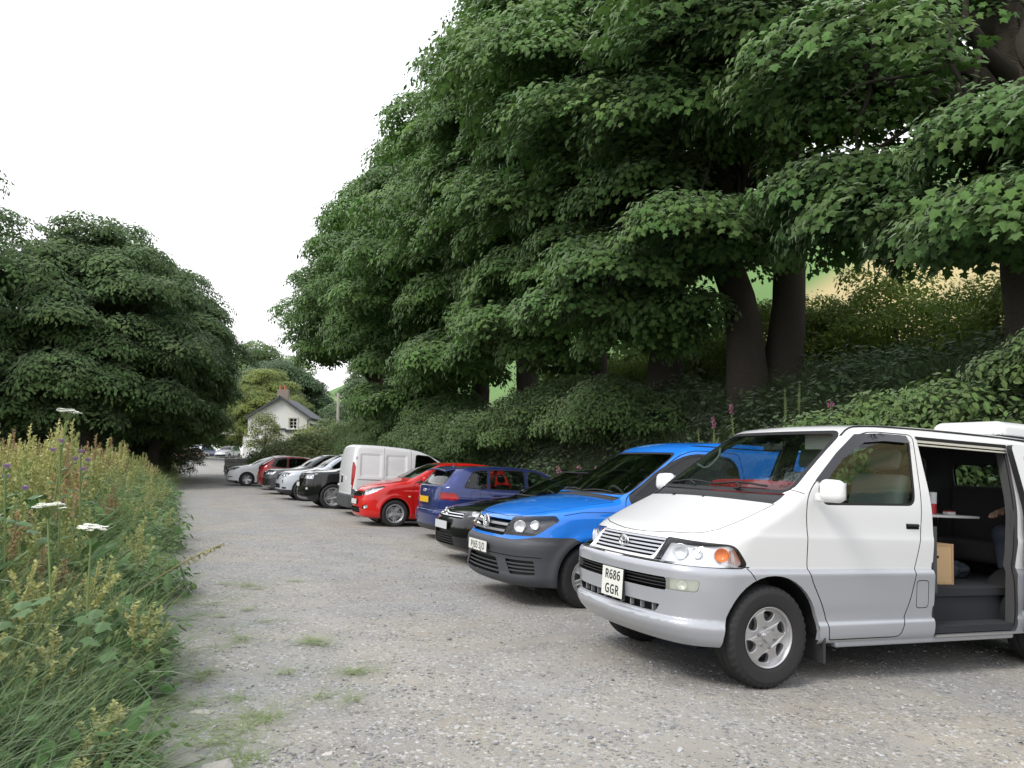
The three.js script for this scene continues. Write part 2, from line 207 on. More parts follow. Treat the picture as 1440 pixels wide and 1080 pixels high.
function wheelSet(o) { // o: R tyre radius, r rim radius, w width, draw(): rim spoke shapes; returns geometries with the axle along +z (outward)
  const { R, r, w } = o, seg = o.seg || 96, prof = [[r - 0.012, -w * 0.42], [r, -w * 0.46], [R * 0.82, -w * 0.52], [R - 0.03, -w * 0.5], [R - 0.008, -w * 0.43]];
  for (const gx of [-0.26, 0, 0.26]) prof.push([R, w * (gx - 0.06)], [R - 0.007, w * (gx - 0.045)], [R - 0.007, w * (gx + 0.025)], [R, w * (gx + 0.04)]);
  prof.push([R - 0.006, w * 0.41], [R - 0.014, w * 0.46], [R - 0.032, w * 0.5], [R - 0.045, w * 0.505], [R * 0.86, w * 0.525], [r + 0.025, w * 0.5], [r + 0.004, w * 0.44], [r - 0.008, w * 0.4]);
  const n = prof.length, P = [], idx = [];
  for (let i = 0; i <= seg; i++) for (let j = 0; j < n; j++) { const a = i / seg * 2 * PI, sh = prof[j][0] > R - 0.034 && Math.abs(prof[j][1]) > w * 0.34 && i % 3 === 0 ? 0.009 : 0, q = prof[j][0] - sh; P.push(q * Math.cos(a), q * Math.sin(a), prof[j][1]); }
  for (let i = 0; i < seg; i++) for (let j = 0; j < n - 1; j++) { const a = i * n + j, b = a + n; idx.push(a, b, a + 1, b, b + 1, a + 1); }
  const tyre = new THREE.BufferGeometry(); tyre.setAttribute('position', new THREE.Float32BufferAttribute(P, 3)); tyre.setIndex(idx); tyre.computeVertexNormals();
  const barrel = new THREE.LatheGeometry([[r * 0.9, -w * 0.4], [r * 0.86, 0], [r * 0.9, w * 0.3], [r * 0.985, w * 0.4], [r * 1.0, w * 0.45], [r * 0.97, w * 0.462], [r * 0.93, w * 0.42], [r * 0.9, w * 0.3]].map(p => new THREE.Vector2(...p)), 64).rotateX(PI / 2);
  const sh = o.draw(r), ex = new THREE.ExtrudeGeometry(sh, { depth: 0.022, bevelEnabled: true, bevelThickness: 0.006, bevelSize: 0.005, bevelSegments: 2, curveSegments: 20 }), p = ex.attributes.position;
  for (let i = 0; i < p.count; i++) { const q = Math.hypot(p.getX(i), p.getY(i)) / r; p.setZ(i, p.getZ(i) + w * 0.3 - 0.03 + (o.dish ?? -0.02) * (1 - q * q) * 1.6); }
  ex.computeVertexNormals();
  const disc = new THREE.CylinderGeometry(r * 0.72, r * 0.72, 0.02, 32).rotateX(PI / 2);
  return { tyre, rim: merge([barrel, ex]), disc, o };
}
function putWheel(ws, parent, x, y, z, turn, spin = 0, rimMat = M.alloy, extra) { // turn: 1 faces +z, -1 faces -z
  const g = new THREE.Group(); g.name = 'wheel'; g.position.set(x, y, z); g.rotation.y = turn > 0 ? 0 : PI; parent.add(g);
  part('tyre', ws.tyre, M.rubber, g).rotation.z = spin; const rm = part('rim', ws.rim, rimMat, g); rm.rotation.z = spin; part('brake_disc', ws.disc, M.steel, g);
  if (extra) extra(g, spin); return g;
}
function spokes(n, inner, outer, w0, w1, twist = 0, split = 0) { // a disc with n openings between spokes
  return r => { const s = new THREE.Shape(); s.absarc(0, 0, r * 0.93, 0, 2 * PI);
    for (let i = 0; i < n; i++) { const a = i / n * 2 * PI, d = PI / n, h = new THREE.Path(), pt = (q, b) => [q * r * Math.cos(b), q * r * Math.sin(b)];
      const b0 = a - d + w0 / inner, b1 = a + d - w0 / inner, c0 = a - d + w1 / outer + twist, c1 = a + d - w1 / outer + twist;
      const L = []; if (b1 > b0) L.push(pt(inner, b0), pt(inner * 0.95, (b0 + b1) / 2), pt(inner, b1)); else L.push(pt(inner, a));
      for (let k = 0; k <= 6; k++) L.push(pt(outer, mix(c1, c0, k / 6)));
      h.setFromPoints(rp(L, 0.02 * r / 0.19).map(q => new THREE.Vector2(...q))); s.holes.push(h);
      if (split) { const hh = new THREE.Path(), bb = a + d; hh.setFromPoints(rp([pt(inner * 1.3, bb), pt(outer * 0.97, bb - split + twist), pt(outer * 0.97, bb + split + twist)], 0.012).map(q => new THREE.Vector2(...q))); s.holes.push(hh); } }
    return s; };
}
class Car {
  constructor(s) {
    this.s = s; const T = curve(s.top), P = curve(s.plan), S = curve(s.inset), F = curve(s.front), R = curve(s.rear), ex = s.extra;
    const { bow = 0.12, crown = 0.03, k1 = 0.1, kc = 0.16, kr = 0.14, kh = k1, B = 0.22, fb = 0.25, fc = 0.2, rb = 0.12, rc = 0.1 } = s;
    this.f = (x, y, z) => { z = Math.abs(z); const z2 = z * z, xs = x - bow * z2, t = T(xs), tp = (T(xs + 0.01) - T(xs - 0.01)) * 50;
      const dt = (y - t + crown * z2) / Math.sqrt(1 + tp * tp), df = F(y) + fb * z2 + fc * z2 * z2 * z2 - x, dr = x - R(y) + rb * z2 + rc * z2 * z2 * z2, ds = z - P(x) + S(y);
      let d = smax(smax(ds, df, kc), dr, kr); d = smax(d, dt, x < (s.cowl ?? 0.3) ? kh : k1); d = smax(d, B - y, 0.05); return ex ? d + ex(x, y, z) : d; };
    this.x0 = s.front.reduce((a, p) => Math.min(a, p[1]), 9); this.x1 = s.rear.reduce((a, p) => Math.max(a, p[1]), -9);
    const h = s.h || 0.03, top = Math.max(...s.top.map(p => p[1]));
    const half = nets(this.f, [this.x0 - 0.1, B - 0.08, 0], [this.x1 + 0.1, top + 0.1, 1.1], h, true);
    const keep = cut(half, [[-9, -1], [9, -1], [9, B + 0.012], [-9, B + 0.012]], { ...PJ.L, min: -9 })[1]; half.length = 0; for (const t of keep) half.push(t);
    this.soup = half.concat(half.map(t => [t[0], t[2], t[1]].map(v => [v[0], v[1], -v[2], v[3], v[4], -v[5]])));
    this.g = new THREE.Group(); this.g.name = numbered(s.name); tag(this.g, s.label, s.category || 'car', s.group); scene.add(this.g);
    this.gaps = []; this.paint = s.paint; this.painted = []; this.belt = s.belt || 0.95;
  }
  take(poly, pr) { const [a, b] = cut(this.soup, poly, pr); this.soup = b; return a; }
  surf(u, v, pr) { const b = [0, 1, 2].map(c => pr.u[c] * u + pr.v[c] * v), at = t => this.f(b[0] + pr.n[0] * t, b[1] + pr.n[1] * t, b[2] + pr.n[2] * t); let t = 5; while (t > -5 && at(t) > 0) t -= 0.04; let lo = t, hi = t + 0.04; for (let i = 0; i < 14; i++) { const m = (lo + hi) / 2; if (at(m) > 0) hi = m; else lo = m; } return V3(b[0] + pr.n[0] * lo, b[1] + pr.n[1] * lo, b[2] + pr.n[2] * lo); }
  add(name, tris, m, parent = this.g, off = 0, shift) { if (!tris.length) return new THREE.Group(); return part(name, soupGeo(tris, off, shift), m, parent); }
  groove(pts, pr, w = 0.007, depth = 0.014, closed) { const n = pts.length; for (let i = 0; i < (closed ? n : n - 1); i++) { const a = pts[i], b = pts[(i + 1) % n], l = Math.hypot(b[0] - a[0], b[1] - a[1]); if (l < 1e-4) continue; const dx = (b[0] - a[0]) / l * w / 2, dy = (b[1] - a[1]) / l * w / 2; for (const t of this.take([[a[0] - dx - dy, a[1] - dy + dx], [a[0] - dx + dy, a[1] - dy - dx], [b[0] + dx + dy, b[1] + dy - dx], [b[0] + dx - dy, b[1] + dy + dx]], pr)) this.gaps.push(t.map(v => [v[0] - v[3] * depth, v[1] - v[4] * depth, v[2] - v[5] * depth, v[3], v[4], v[5]])); } }
  panel(name, poly, pr, m = this.paint, parent = this.g, w = 0.007) { this.groove(poly, pr, w, 0.014, true); const t = this.take(poly, pr); if (m === this.paint) this.painted.push(t); return this.add(name, t, m, parent); }
  patch(name, poly, pr, m, parent = this.g, off = 0) { return this.add(name, this.take(poly, pr), m, parent, off); }
  win(poly, pr, { seal = 0.018, m = M.glass, parent = this.g, name = 'window', sm = M.black } = {}) { const s = this.take(grow(poly, seal), pr), [a, b] = cut(s, poly, pr); const w = this.add(name, a, m, parent, -0.006); this.add('seal', b, sm, w, -0.002); return w; }
  lip(poly, pr, depth, m, parent, name = 'rim_edge') { poly = ccw(poly); const P = [], idx = [], n = poly.length; for (let i = 0; i <= n; i++) { const p = this.surf(...poly[i % n], pr); P.push(p.x, p.y, p.z, p.x - pr.n[0] * depth, p.y - pr.n[1] * depth, p.z - pr.n[2] * depth); if (i < n) { const k = i * 2; idx.push(k, k + 2, k + 1, k + 1, k + 2, k + 3); } } const g = new THREE.BufferGeometry(); g.setAttribute('position', new THREE.Float32BufferAttribute(P, 3)); g.setIndex(idx); g.computeVertexNormals(); return m ? part(name, g, m, parent || this.g) : g; }
  trace(pts, pr, off = 0) { return pts.map(q => { const p = this.surf(q[0], q[1], pr); return V3(p.x + pr.n[0] * off, p.y + pr.n[1] * off, p.z + pr.n[2] * off); }); }
  arches(list, lipm) { for (const a of list) for (const [pr, sg] of [[PJ.L, 1], [PJ.R, -1]]) { const c = circ(a.x, a.y, a.r, 40); this.take(c, { ...pr, min: -0.3 }); const zo = this.surf(a.x, a.y + a.r, pr).z; const pts = circ(a.x, a.y, a.r, 30, -0.5, PI + 0.5).filter(q => q[1] > (this.s.B || 0.22) + 0.01);
    const g = this.lipStrip(pts, pr, 0.03); part('wheel_arch_edge', g, lipm || this.paint, this.g);
    const li = new THREE.CylinderGeometry(a.r + 0.015, a.r + 0.015, 0.36, 30, 1, true, -1.6, 3.2).rotateX(PI / 2).rotateZ(PI); li.translate(a.x, a.y, zo - sg * 0.21); const ld = new THREE.CircleGeometry(a.r + 0.02, 24, 0, PI).translate(a.x, a.y, zo - sg * 0.38); part('wheel_arch_liner', merge([li, ld]), M.black, this.g); } }
  lipStrip(pts, pr, depth) { const P = [], idx = []; pts.forEach((q, i) => { const p = this.surf(...q, pr); P.push(p.x, p.y, p.z, p.x - pr.n[0] * depth, p.y - pr.n[1] * depth, p.z - pr.n[2] * depth); if (i) { const k = i * 2; idx.push(k - 2, k, k - 1, k - 1, k, k + 1); } }); const g = new THREE.BufferGeometry(); g.setAttribute('position', new THREE.Float32BufferAttribute(P, 3)); g.setIndex(idx); g.computeVertexNormals(); return g; }
  lamp(name, poly, pr, { back = M.reflector, depth = 0.05, lens = M.lens, bowls = [], rim } = {}) { const t = this.take(poly, pr), bk = this.add(name, t, back, this.g, -depth); this.lip(poly, pr, depth + 0.01, rim || M.plastic, bk, 'housing'); for (const [u, v, r, m] of bowls) { const p = this.surf(u, v, pr), g = new THREE.SphereGeometry(r, 20, 10, 0, 2 * PI, 0, 1.1); g.rotateX(-PI / 2).translate(0, 0, r * 0.9); const tor = new THREE.TorusGeometry(r * 0.86, r * 0.07, 6, 24); const o = part('bulb_bowl', merge([g, tor]), m || M.reflector, bk); o.position.set(p.x - pr.n[0] * (depth - 0.012), p.y, p.z - pr.n[2] * (depth - 0.012)); o.lookAt(o.position.x + pr.n[0], o.position.y, o.position.z + pr.n[2]); } this.add('lens', t, lens, bk, -0.001); return bk; }
  grid(name, poly, pr, ys, th, m, backm = M.black, depth = 0.05, off = 0.0) { // an opening with horizontal bars cut from the same skin
    const t = this.take(poly, pr); const bk = this.add(name, t, backm, this.g, -depth); this.lip(poly, pr, depth, backm, bk, 'surround'); for (const y of ys) { const [a] = cut(t, [[-9, y - th / 2], [9, y - th / 2], [9, y + th / 2], [-9, y + th / 2]], { ...pr, min: -1 }); if (!a.length) continue; const front = soupGeo(a, off), lo = a.map(q => q.map(v => [v[0] - v[3] * 0.03, v[1] - 0.004, v[2] - v[5] * 0.03, 0, v[1] < y ? -1 : 1, 0])); part('slat', merge([front, ...[y + th / 2, y - th / 2].map(yy => edgeStrip(a, yy, off))]), m, bk); } return bk; }
  finish({ liner = true, linerMat = M.trim, tub = true } = {}) {
    this.painted.push(this.soup); this.add('body', this.soup, this.paint);
    if (this.gaps.length) part('panel_gaps', soupGeo(this.gaps), M.black, this.g);
    const s = this.s, x0 = this.x0, x1 = this.x1, w = s.plan[Math.floor(s.plan.length / 2)][1];
    part('underbody', [bx(x1 - x0 - 0.5, 0.1, w * 2 - 0.5, (x0 + x1) / 2, (s.B || 0.22) + 0.06, 0), bx(x1 - x0 - 0.9, 0.14, w * 1.1, (x0 + x1) / 2, (s.B || 0.22), 0)], M.black, this.g);
    if (liner) { const t = []; for (const p of this.painted) for (const q of p) if (Math.min(q[0][1], q[1][1], q[2][1]) > this.belt - 0.12 && q[0][0] > (s.cowl ?? 0.3)) t.push(q); if (t.length) this.add('headlining', t, linerMat, this.g, -0.028); }
    return this.g;
  }
  place(x, z, turn, y = 0, tilt = 0) { this.g.position.set(x, y, z); this.g.rotation.set(0, turn, -tilt, 'YXZ'); return this.g; }
}
function edgeStrip(tris, y, off) { // short returns along the edge of a bar so that it has thickness
  const P = [], N = []; for (const t of tris) for (let i = 0; i < 3; i++) { const a = t[i], b = t[(i + 1) % 3]; if (Math.abs(a[1] - y) < 1e-4 && Math.abs(b[1] - y) < 1e-4) { const f = (v, d) => [v[0] + v[3] * d, v[1], v[2] + v[5] * d]; const A = f(a, off), B = f(b, off), C = f(a, off - 0.035), D = f(b, off - 0.035); P.push(...A, ...B, ...C, ...B, ...D, ...C); for (let k = 0; k < 6; k++) N.push(0, y > (tris[0][0][1] + tris[0][1][1]) / 2 ? 1 : -1, 0); } }
  const g = new THREE.BufferGeometry(); g.setAttribute('position', new THREE.Float32BufferAttribute(P, 3)); g.setAttribute('normal', new THREE.Float32BufferAttribute(N, 3)); g.setAttribute('uv', new THREE.Float32BufferAttribute(new Float32Array(P.length / 3 * 2), 2)); return g;
}
function plateTex(lines, bg, fg = '#16171a') { return canvasTex(lines.length > 1 ? 280 : 520, lines.length > 1 ? 200 : 112, (c, w, h) => { c.fillStyle = bg; c.fillRect(0, 0, w, h); c.fillStyle = fg; c.textAlign = 'center'; c.textBaseline = 'middle'; const fs = h / lines.length * 0.92; c.font = 'bold ' + fs + 'px sans-serif'; lines.forEach((t, i) => { c.save(); c.translate(w / 2, h * (i + 0.52) / lines.length); const m = c.measureText(t).width; c.scale(Math.min(1, w * 0.9 / m), 1); c.fillText(t, 0, 0); c.restore(); }); }); }
function numberPlate(parent, lines, w, h, pos, rotY, bg = '#e2e2dc', tilt = 0) { const g = bx(w, h, 0.012, 0, 0, 0), m = mat(0xffffff, 0.35), t = lines.length && lines[0] ? plateTex(lines, bg) : null; if (t) m.map = t; else m.color.set(bg); const o = part('number_plate', g, [M.black, M.black, M.black, M.black, m, M.black], parent); o.position.set(...pos); o.rotation.set(tilt, rotY, 0, 'YXZ'); return o; }
function seat(parent, x, z, o = {}) { // a car seat: cushion, backrest, headrest; backrest leans back
  const { w = 0.5, y = 0.42, m = M.seat, h = 0.62, lean = 0.25, head = true, turn = 0 } = o, g = new THREE.Group(); g.name = 'seat'; g.position.set(x, y, z); g.rotation.y = turn; parent.add(g);
  part('cushion', bx(0.5, 0.16, w, 0, 0, 0, 0.06), m, g); const b = part('backrest', bx(0.13, h, w, 0, h / 2, 0, 0.055), m, g); b.position.set(0.24, 0.04, 0); b.rotation.z = -lean;
  if (head) { const hd = part('headrest', bx(0.09, 0.17, w * 0.5, 0, 0, 0, 0.04), m, g); hd.position.set(0.24 + Math.sin(lean) * (h + 0.13), 0.04 + Math.cos(lean) * (h + 0.13), 0); hd.rotation.z = -lean; } return g;
}
function steering(parent, x, y, z, m = M.trim) { const t = new THREE.TorusGeometry(0.185, 0.016, 8, 32), s1 = bx(0.34, 0.035, 0.02), s2 = bx(0.035, 0.18, 0.02, 0, -0.09, 0), hub = new THREE.CylinderGeometry(0.06, 0.06, 0.04, 20).rotateX(PI / 2); const o = part('steering_wheel', merge([t, s1, s2, hub]), m, parent); o.position.set(x, y, z); o.rotation.set(0, PI / 2, 0); o.rotation.order = 'YXZ'; o.rotation.x = -0.5; return o; }
// ---------------------------------------------------------------- the white and silver van with its side door slid open
const TURN = 23.6 * PI / 180, ROW = 'cars and vans parked side by side on the gravel';
const box4 = (a, b, c, d) => [[a, b], [c, b], [c, d], [a, d]];
{
  const white = paint([0.74, 0.745, 0.75], 0.0, 0.5), silver = paint([0.42, 0.435, 0.47], 0.35, 0.4), c = new Car({
    name: 'camper_van', label: 'white over silver camper van with its side door slid open', category: 'van', group: ROW, paint: white, h: 0.024, B: 0.26, cowl: 0.09, belt: 1.3,
    top: [[-1, 0.86], [-0.7, 0.93], [-0.6, 0.965], [-0.45, 1.025], [-0.2, 1.13], [0.0, 1.222], [0.06, 1.252], [0.1, 1.275], [0.16, 1.325], [0.46, 1.55], [0.75, 1.75], [0.84, 1.805], [0.95, 1.84], [1.2, 1.868], [1.8, 1.885], [2.6, 1.885], [3.4, 1.86], [3.8, 1.83], [4.1, 1.79]],
    front: [[0.1, -0.6], [0.28, -0.685], [0.34, -0.74], [0.4, -0.772], [0.425, -0.77], [0.45, -0.742], [0.53, -0.748], [0.66, -0.765], [0.75, -0.765], [0.785, -0.748], [0.81, -0.7], [0.83, -0.672], [0.9, -0.632], [0.965, -0.6], [1.1, -0.5], [2, -0.3]],
    rear: [[0.1, 3.8], [0.3, 3.86], [0.7, 3.9], [1.1, 3.86], [1.4, 3.8], [1.9, 3.6], [2, 3.55]],
    plan: [[-1, 0.83], [-0.5, 0.845], [0, 0.85], [0.6, 0.852], [2, 0.852], [3.2, 0.845], [4, 0.82]],
    inset: [[0.1, 0.05], [0.26, 0.028], [0.32, 0.006], [0.385, 0], [0.405, 0.004], [0.425, 0.02], [0.44, 0.022], [0.55, 0.011], [0.7, 0.004], [0.735, 0.002], [0.76, 0.008], [0.785, 0.028], [0.82, 0.025], [1.0, 0.014], [1.03, 0.02], [1.2, 0.032], [1.32, 0.052], [1.5, 0.1], [1.75, 0.172], [1.9, 0.22], [2, 0.26]],
    bow: 0.1, crown: 0.035, k1: 0.09, kh: 0.1, kc: 0.2, kr: 0.2, fb: 0.16, fc: 0.42, rb: 0.05, rc: 0.1,
  });
  const g = c.g;
  // glass
  const wsz = [[-0.735, 1.318, 0.05], [0.735, 1.318, 0.05], [0.605, 1.765, 0.07], [-0.605, 1.765, 0.07]];
  const screen = c.win(rp(wsz), PJ.F, { seal: 0.026, name: 'windscreen' });
  c.patch('cowl', [...Array.from({ length: 9 }, (_, i) => { const z = -0.74 + i * 0.185; return [0.035 + 0.1 * z * z, z]; }), ...Array.from({ length: 9 }, (_, i) => { const z = 0.74 - i * 0.185; return [0.145 + 0.1 * z * z, z]; })], PJ.T, M.plastic, g, -0.012);
  const fw = rp([[0.5, 1.245, 0.03], [1.385, 1.265, 0.06], [1.49, 1.765, 0.06], [1.44, 1.775, 0.06], [0.98, 1.76, 0.25], [0.455, 1.335, 0.05]]);
  const rwR = rp([[1.66, 1.22], [2.76, 1.22], [2.7, 1.765], [1.7, 1.775]], 0.07), rq = rp([[2.84, 1.275], [3.5, 1.28], [3.38, 1.7], [2.86, 1.735]], 0.07);
  const wl = c.win(fw, PJ.L, { name: 'window' }), wr = c.win(fw, PJ.R, { name: 'window' });
  c.win(rwR, PJ.R, { name: 'side_window' }); c.win(rq, PJ.R, { name: 'side_window', m: M.dglass }); c.win(rq, PJ.L, { name: 'side_window', m: M.dglass });
  c.win(rp([[-0.62, 1.2], [0.62, 1.2], [0.56, 1.66], [-0.56, 1.66]], 0.08), PJ.B, { name: 'rear_window' });
  // lamps
  const hl = rp([[-0.165, 0.797, 0.01], [0.42, 0.787, 0.03], [0.435, 0.815, 0.03], [0.37, 0.93, 0.05], [-0.09, 0.945, 0.012]]);
  for (const pr of [PJ.FL, PJ.FR]) { const s = c.take(grow(hl, 0.007), pr), [a, b] = cut(s, hl, pr); c.soup.push(...a); c.add('lamp_gasket', b, M.black, g, -0.004);
    const l = c.lamp('headlight', hl, pr, { depth: 0.045, rim: M.reflector, bowls: [[0.01, 0.868, 0.058], [0.125, 0.868, 0.04, M.reflector], [0.285, 0.865, 0.05, M.amber]] });
    const t = c.lip(rp([[0.355, 0.815], [0.42, 0.815], [0.37, 0.9], [0.345, 0.9]], 0.01), pr, 0.03, M.amber, l, 'side_marker'); t.position.set(-pr.n[0] * 0.012, 0, -pr.n[2] * 0.012);
  }
  // grille and bumper openings
  c.grid('grille', rp([[-0.385, 0.815], [0.385, 0.815], [0.425, 0.942], [-0.425, 0.942]], 0.012), PJ.F, [0.832, 0.857, 0.882, 0.907, 0.931], 0.0125, silver, M.black, 0.05, 0.002);
  c.grid('air_intake', rp([[-0.6, 0.615], [0.6, 0.615], [0.6, 0.7], [-0.6, 0.7]], 0.02), PJ.F, [0.635, 0.658, 0.681], 0.007, M.plastic, M.black, 0.06, -0.02);
  for (const pr of [PJ.FL, PJ.FR]) c.lamp('fog_lamp', rp([[-0.062, 0.622, 0.01], [0.155, 0.622, 0.03], [0.165, 0.7, 0.02], [-0.062, 0.7, 0.01]]), pr, { depth: 0.03, lens: mat([0.86, 0.88, 0.8], 0.12, { transmission: 0.75, thickness: 0 }), bowls: [[0.05, 0.661, 0.035]] });
  { const bk = c.grid('lower_intake', rp([[-0.53, 0.462], [0.5, 0.462], [0.54, 0.515], [-0.57, 0.515]], 0.015), PJ.F, [], 0.01, silver, M.black, 0.06);
    for (let i = -4; i <= 4; i++) { const p = c.surf(i * 0.115, 0.488, PJ.F); part('slat', bx(0.03, 0.052, 0.007, p.x + 0.028, 0.488, p.z), silver, bk); } }
  c.arches([{ x: 0.02, y: 0.335, r: 0.405 }, { x: 2.985, y: 0.335, r: 0.4 }], silver);
  const tone = (tris, parent, off, shift) => { const [lo, hi] = cut(tris, box4(-3, -1, 6, 0.785), { ...PJ.L, min: -9 }); c.add('lower_panel', lo, silver, parent, off, shift); return hi; };
  // sliding door opening on the near side, and the door itself pushed back along the body
  const open = rp([[1.56, 0.285, 0.02], [2.5, 0.285, 0.05], [2.52, 0.8, 0.1], [2.58, 1.25, 0.1], [2.665, 1.77, 0.06], [1.59, 1.79, 0.05], [1.575, 1.25, 0.05]]);
  { let slab = c.take(open, PJ.L); const sw = rp([[1.67, 1.265], [2.5, 1.265], [2.55, 1.7], [1.7, 1.72]], 0.07), [a, b] = cut(slab, sw, PJ.L), sh = [1.03, 0.0, 0.075];
    const up = tone(b, g, 0, sh); g.children[g.children.length - 1].name = 'sliding_door_lower'; const d = c.add('sliding_door', up, white, g, 0, sh); d.add(g.children.find(o => o.name === 'sliding_door_lower')); d.children[0].name = 'lower_panel'; c.add('window', a, M.dglass, d, -0.005, sh);
    const inner = c.lip(open, PJ.L, 0.05, M.black, d, 'door_edge'); inner.position.set(...sh); part('latch', [bx(0.02, 0.05, 0.03, 2.585, 0.93, 0.895, 0.006), bx(0.016, 0.03, 0.03, 2.585, 0.8, 0.9, 0.005)], M.black, d); part('guide_rail', bx(0.03, 0.016, 0.05, 2.6, 0.865, 0.88), M.chrome, d);
    c.add('door_inner', slab.filter(t => t[0][1] < 1.2), M.trim, d, -0.045, sh); }
  c.lip(open, PJ.L, 0.1, M.trim, g, 'door_frame');
  part('door_seal', tube(c.trace(open.filter((_, i) => i % 2 === 0), PJ.L, -0.02), 0.012, 120, 6, true), M.black, g);
  part('door_track', [bx(1.05, 0.018, 0.03, 2.12, 1.752, 0.665), bx(1.05, 0.012, 0.03, 2.12, 1.725, 0.67)], mat([0.62, 0.6, 0.52], 0.5), g);
  part('door_track_recess', bx(1.08, 0.03, 0.05, 2.12, 1.775, 0.65), M.black, g);
  // front doors, wing line, bonnet, flap
  const dr = rp([[0.515, 0.3, 0.02], [1.2, 0.3, 0.05], [1.33, 0.6, 0.25], [1.43, 1.0, 0.2], [1.47, 1.27, 0.1], [1.555, 1.8, 0.06], [0.97, 1.795, 0.2], [0.37, 1.335, 0.12], [0.315, 1.2, 0.1], [0.32, 0.76, 0.1], [0.44, 0.56, 0.12], [0.5, 0.44, 0.1]]);
  for (const [pr, w] of [[PJ.L, wl], [PJ.R, wr]]) { c.groove(dr, pr, 0.008, 0.014, true); const t = c.take(dr, pr); const d = c.add('door', [], white); const lo0 = g.children.length, hi = tone(t, g); const low = g.children[lo0], m = c.add('door', hi, white); void d; m.add(low); m.add(w); c.painted.push(hi);
    const s = pr === PJ.L ? 1 : -1, hp = c.surf(1.355, 1.095, pr); part('handle', [bx(0.135, 0.042, 0.014, hp.x, hp.y, hp.z - s * 0.002, 0.006), bx(0.12, 0.016, 0.02, hp.x, hp.y + 0.008, hp.z + s * 0.006, 0.006)], M.gloss, m);
    part('wind_deflector', (() => { const L = [[0.44, 1.4], [0.7, 1.61], [0.93, 1.765], [1.2, 1.79], [1.48, 1.79]], A = c.trace(L, pr, 0.004), Bq = c.trace(L.map(([x, y], i) => [x + (i < 3 ? 0.055 : 0), y - (i < 2 ? 0.02 : 0.06)]), pr, 0.024), P = [], ix = []; A.forEach((a, i) => { const b = Bq[i]; P.push(a.x, a.y, a.z, b.x, b.y, b.z); if (i) { const k = i * 2; ix.push(k - 2, k, k - 1, k - 1, k, k + 1); } }); const q = new THREE.BufferGeometry(); q.setAttribute('position', new THREE.Float32BufferAttribute(P, 3)); q.setIndex(ix); q.computeVertexNormals(); return q; })(), mat([0.05, 0.05, 0.06], 0.03, { transmission: 0.55, thickness: 0 }), m);
    const mg = netGeo((x, y, z) => { const r = 0.055, q = [Math.max(Math.abs(x) - 0.055 + r, 0), Math.max(Math.abs(y) - 0.088 + r, 0), Math.max(Math.abs(z) - 0.118 + r, 0)], d = Math.hypot(...q) - r + 0.25 * (x < 0 ? x * x * 3 : 0) + 0.4 * Math.max(0, z * s) * Math.max(0, y) * 2; return Math.max(d, x - 0.045); }, [-0.1, -0.12, -0.15], [0.1, 0.12, 0.15], 0.008);
    const mi = part('wing_mirror', mg, white, m); mi.scale.setScalar(0.9); mi.position.set(0.39, 1.33, s * 0.985); mi.rotation.y = s * -0.12; part('mirror_glass', bx(0.004, 0.13, 0.19, 0.047, 0, 0), M.chrome, mi); part('mirror_stalk', bx(0.07, 0.07, 0.12, 0.0, -0.055, -s * 0.11, 0.02), white, mi); }
  c.groove(rp(box4(1.375, 0.5, 1.5, 0.7), 0.03), PJ.L, 0.006, 0.01, true);
  const bl = [[0.09, 0.75], [-0.05, 0.74], [-0.2, 0.725], [-0.34, 0.69], [-0.42, 0.63], [-0.485, 0.48], [-0.53, 0.3], [-0.555, 0.15], [-0.562, 0]];
  { const bp = [...bl, ...bl.slice(0, -1).reverse().map(([x, z]) => [x, -z]), ...Array.from({ length: 7 }, (_, i) => { const z = -0.54 + i * 0.18; return [0.032 + 0.1 * z * z, z]; })]; c.groove(bp, PJ.T, 0.006, 0.01, true); c.painted.push([]); c.patch('bonnet', bp, PJ.T, white); }
  for (const pr of [PJ.L, PJ.R]) { c.groove([[-0.2, 0.79], [-0.13, 0.7]], pr, 0.007, 0.012); c.groove([[0.315, 1.3], [0.2, 1.335], [0.16, 1.345]], pr, 0.006, 0.01); c.groove([[-0.75, 0.79], [-0.18, 0.792]], { ...pr, min: 0.02 }, 0.007, 0.012); }
  c.groove([[-0.85, 0.797], [0.85, 0.797]], { ...PJ.F, min: 0.3 }, 0.006, 0.012);
  c.soup = tone(c.soup, g); g.children[g.children.length - 1].name = 'lower_body';
  c.finish({ tub: false });
  // trim
  for (const s of [1, -1]) { const pr = s > 0 ? PJ.L : PJ.R; part('drip_rail', tube(c.trace([[0.82, 1.745], [0.95, 1.815], [1.15, 1.838], [1.6, 1.85], [2.6, 1.85], [3.4, 1.825], [3.6, 1.8]], pr, 0.002), 0.009, 60, 5), M.black, g);
    part('mud_flap', bx(0.02, 0.26, 0.2, 0.475, 0.27, s * 0.745, 0.006).rotateZ(0), M.plastic, g); part('side_sill', bx(1.9, 0.05, 0.06, 1.55, 0.262, s * 0.79, 0.02), silver, g); }
  const em = [new THREE.TorusGeometry(0.05, 0.008, 8, 36).scale(1.15, 0.82, 1), new THREE.TorusGeometry(0.03, 0.007, 8, 30).scale(0.75, 1.25, 1), new THREE.TorusGeometry(0.03, 0.007, 8, 30).scale(1.35, 0.6, 1).translate(0, 0.016, 0.002)];
  { const p = c.surf(0, 0.882, PJ.F), e = part('badge', em, M.chrome, g); e.position.set(p.x - 0.012, 0.882, 0); e.rotation.y = -PI / 2; }
  { const p = c.surf(0.06, 0.58, PJ.F); numberPlate(g, ['R686', 'GGR'], 0.285, 0.205, [p.x - 0.014, 0.592, 0.06], -PI / 2, '#dfe0da', -0.03); }
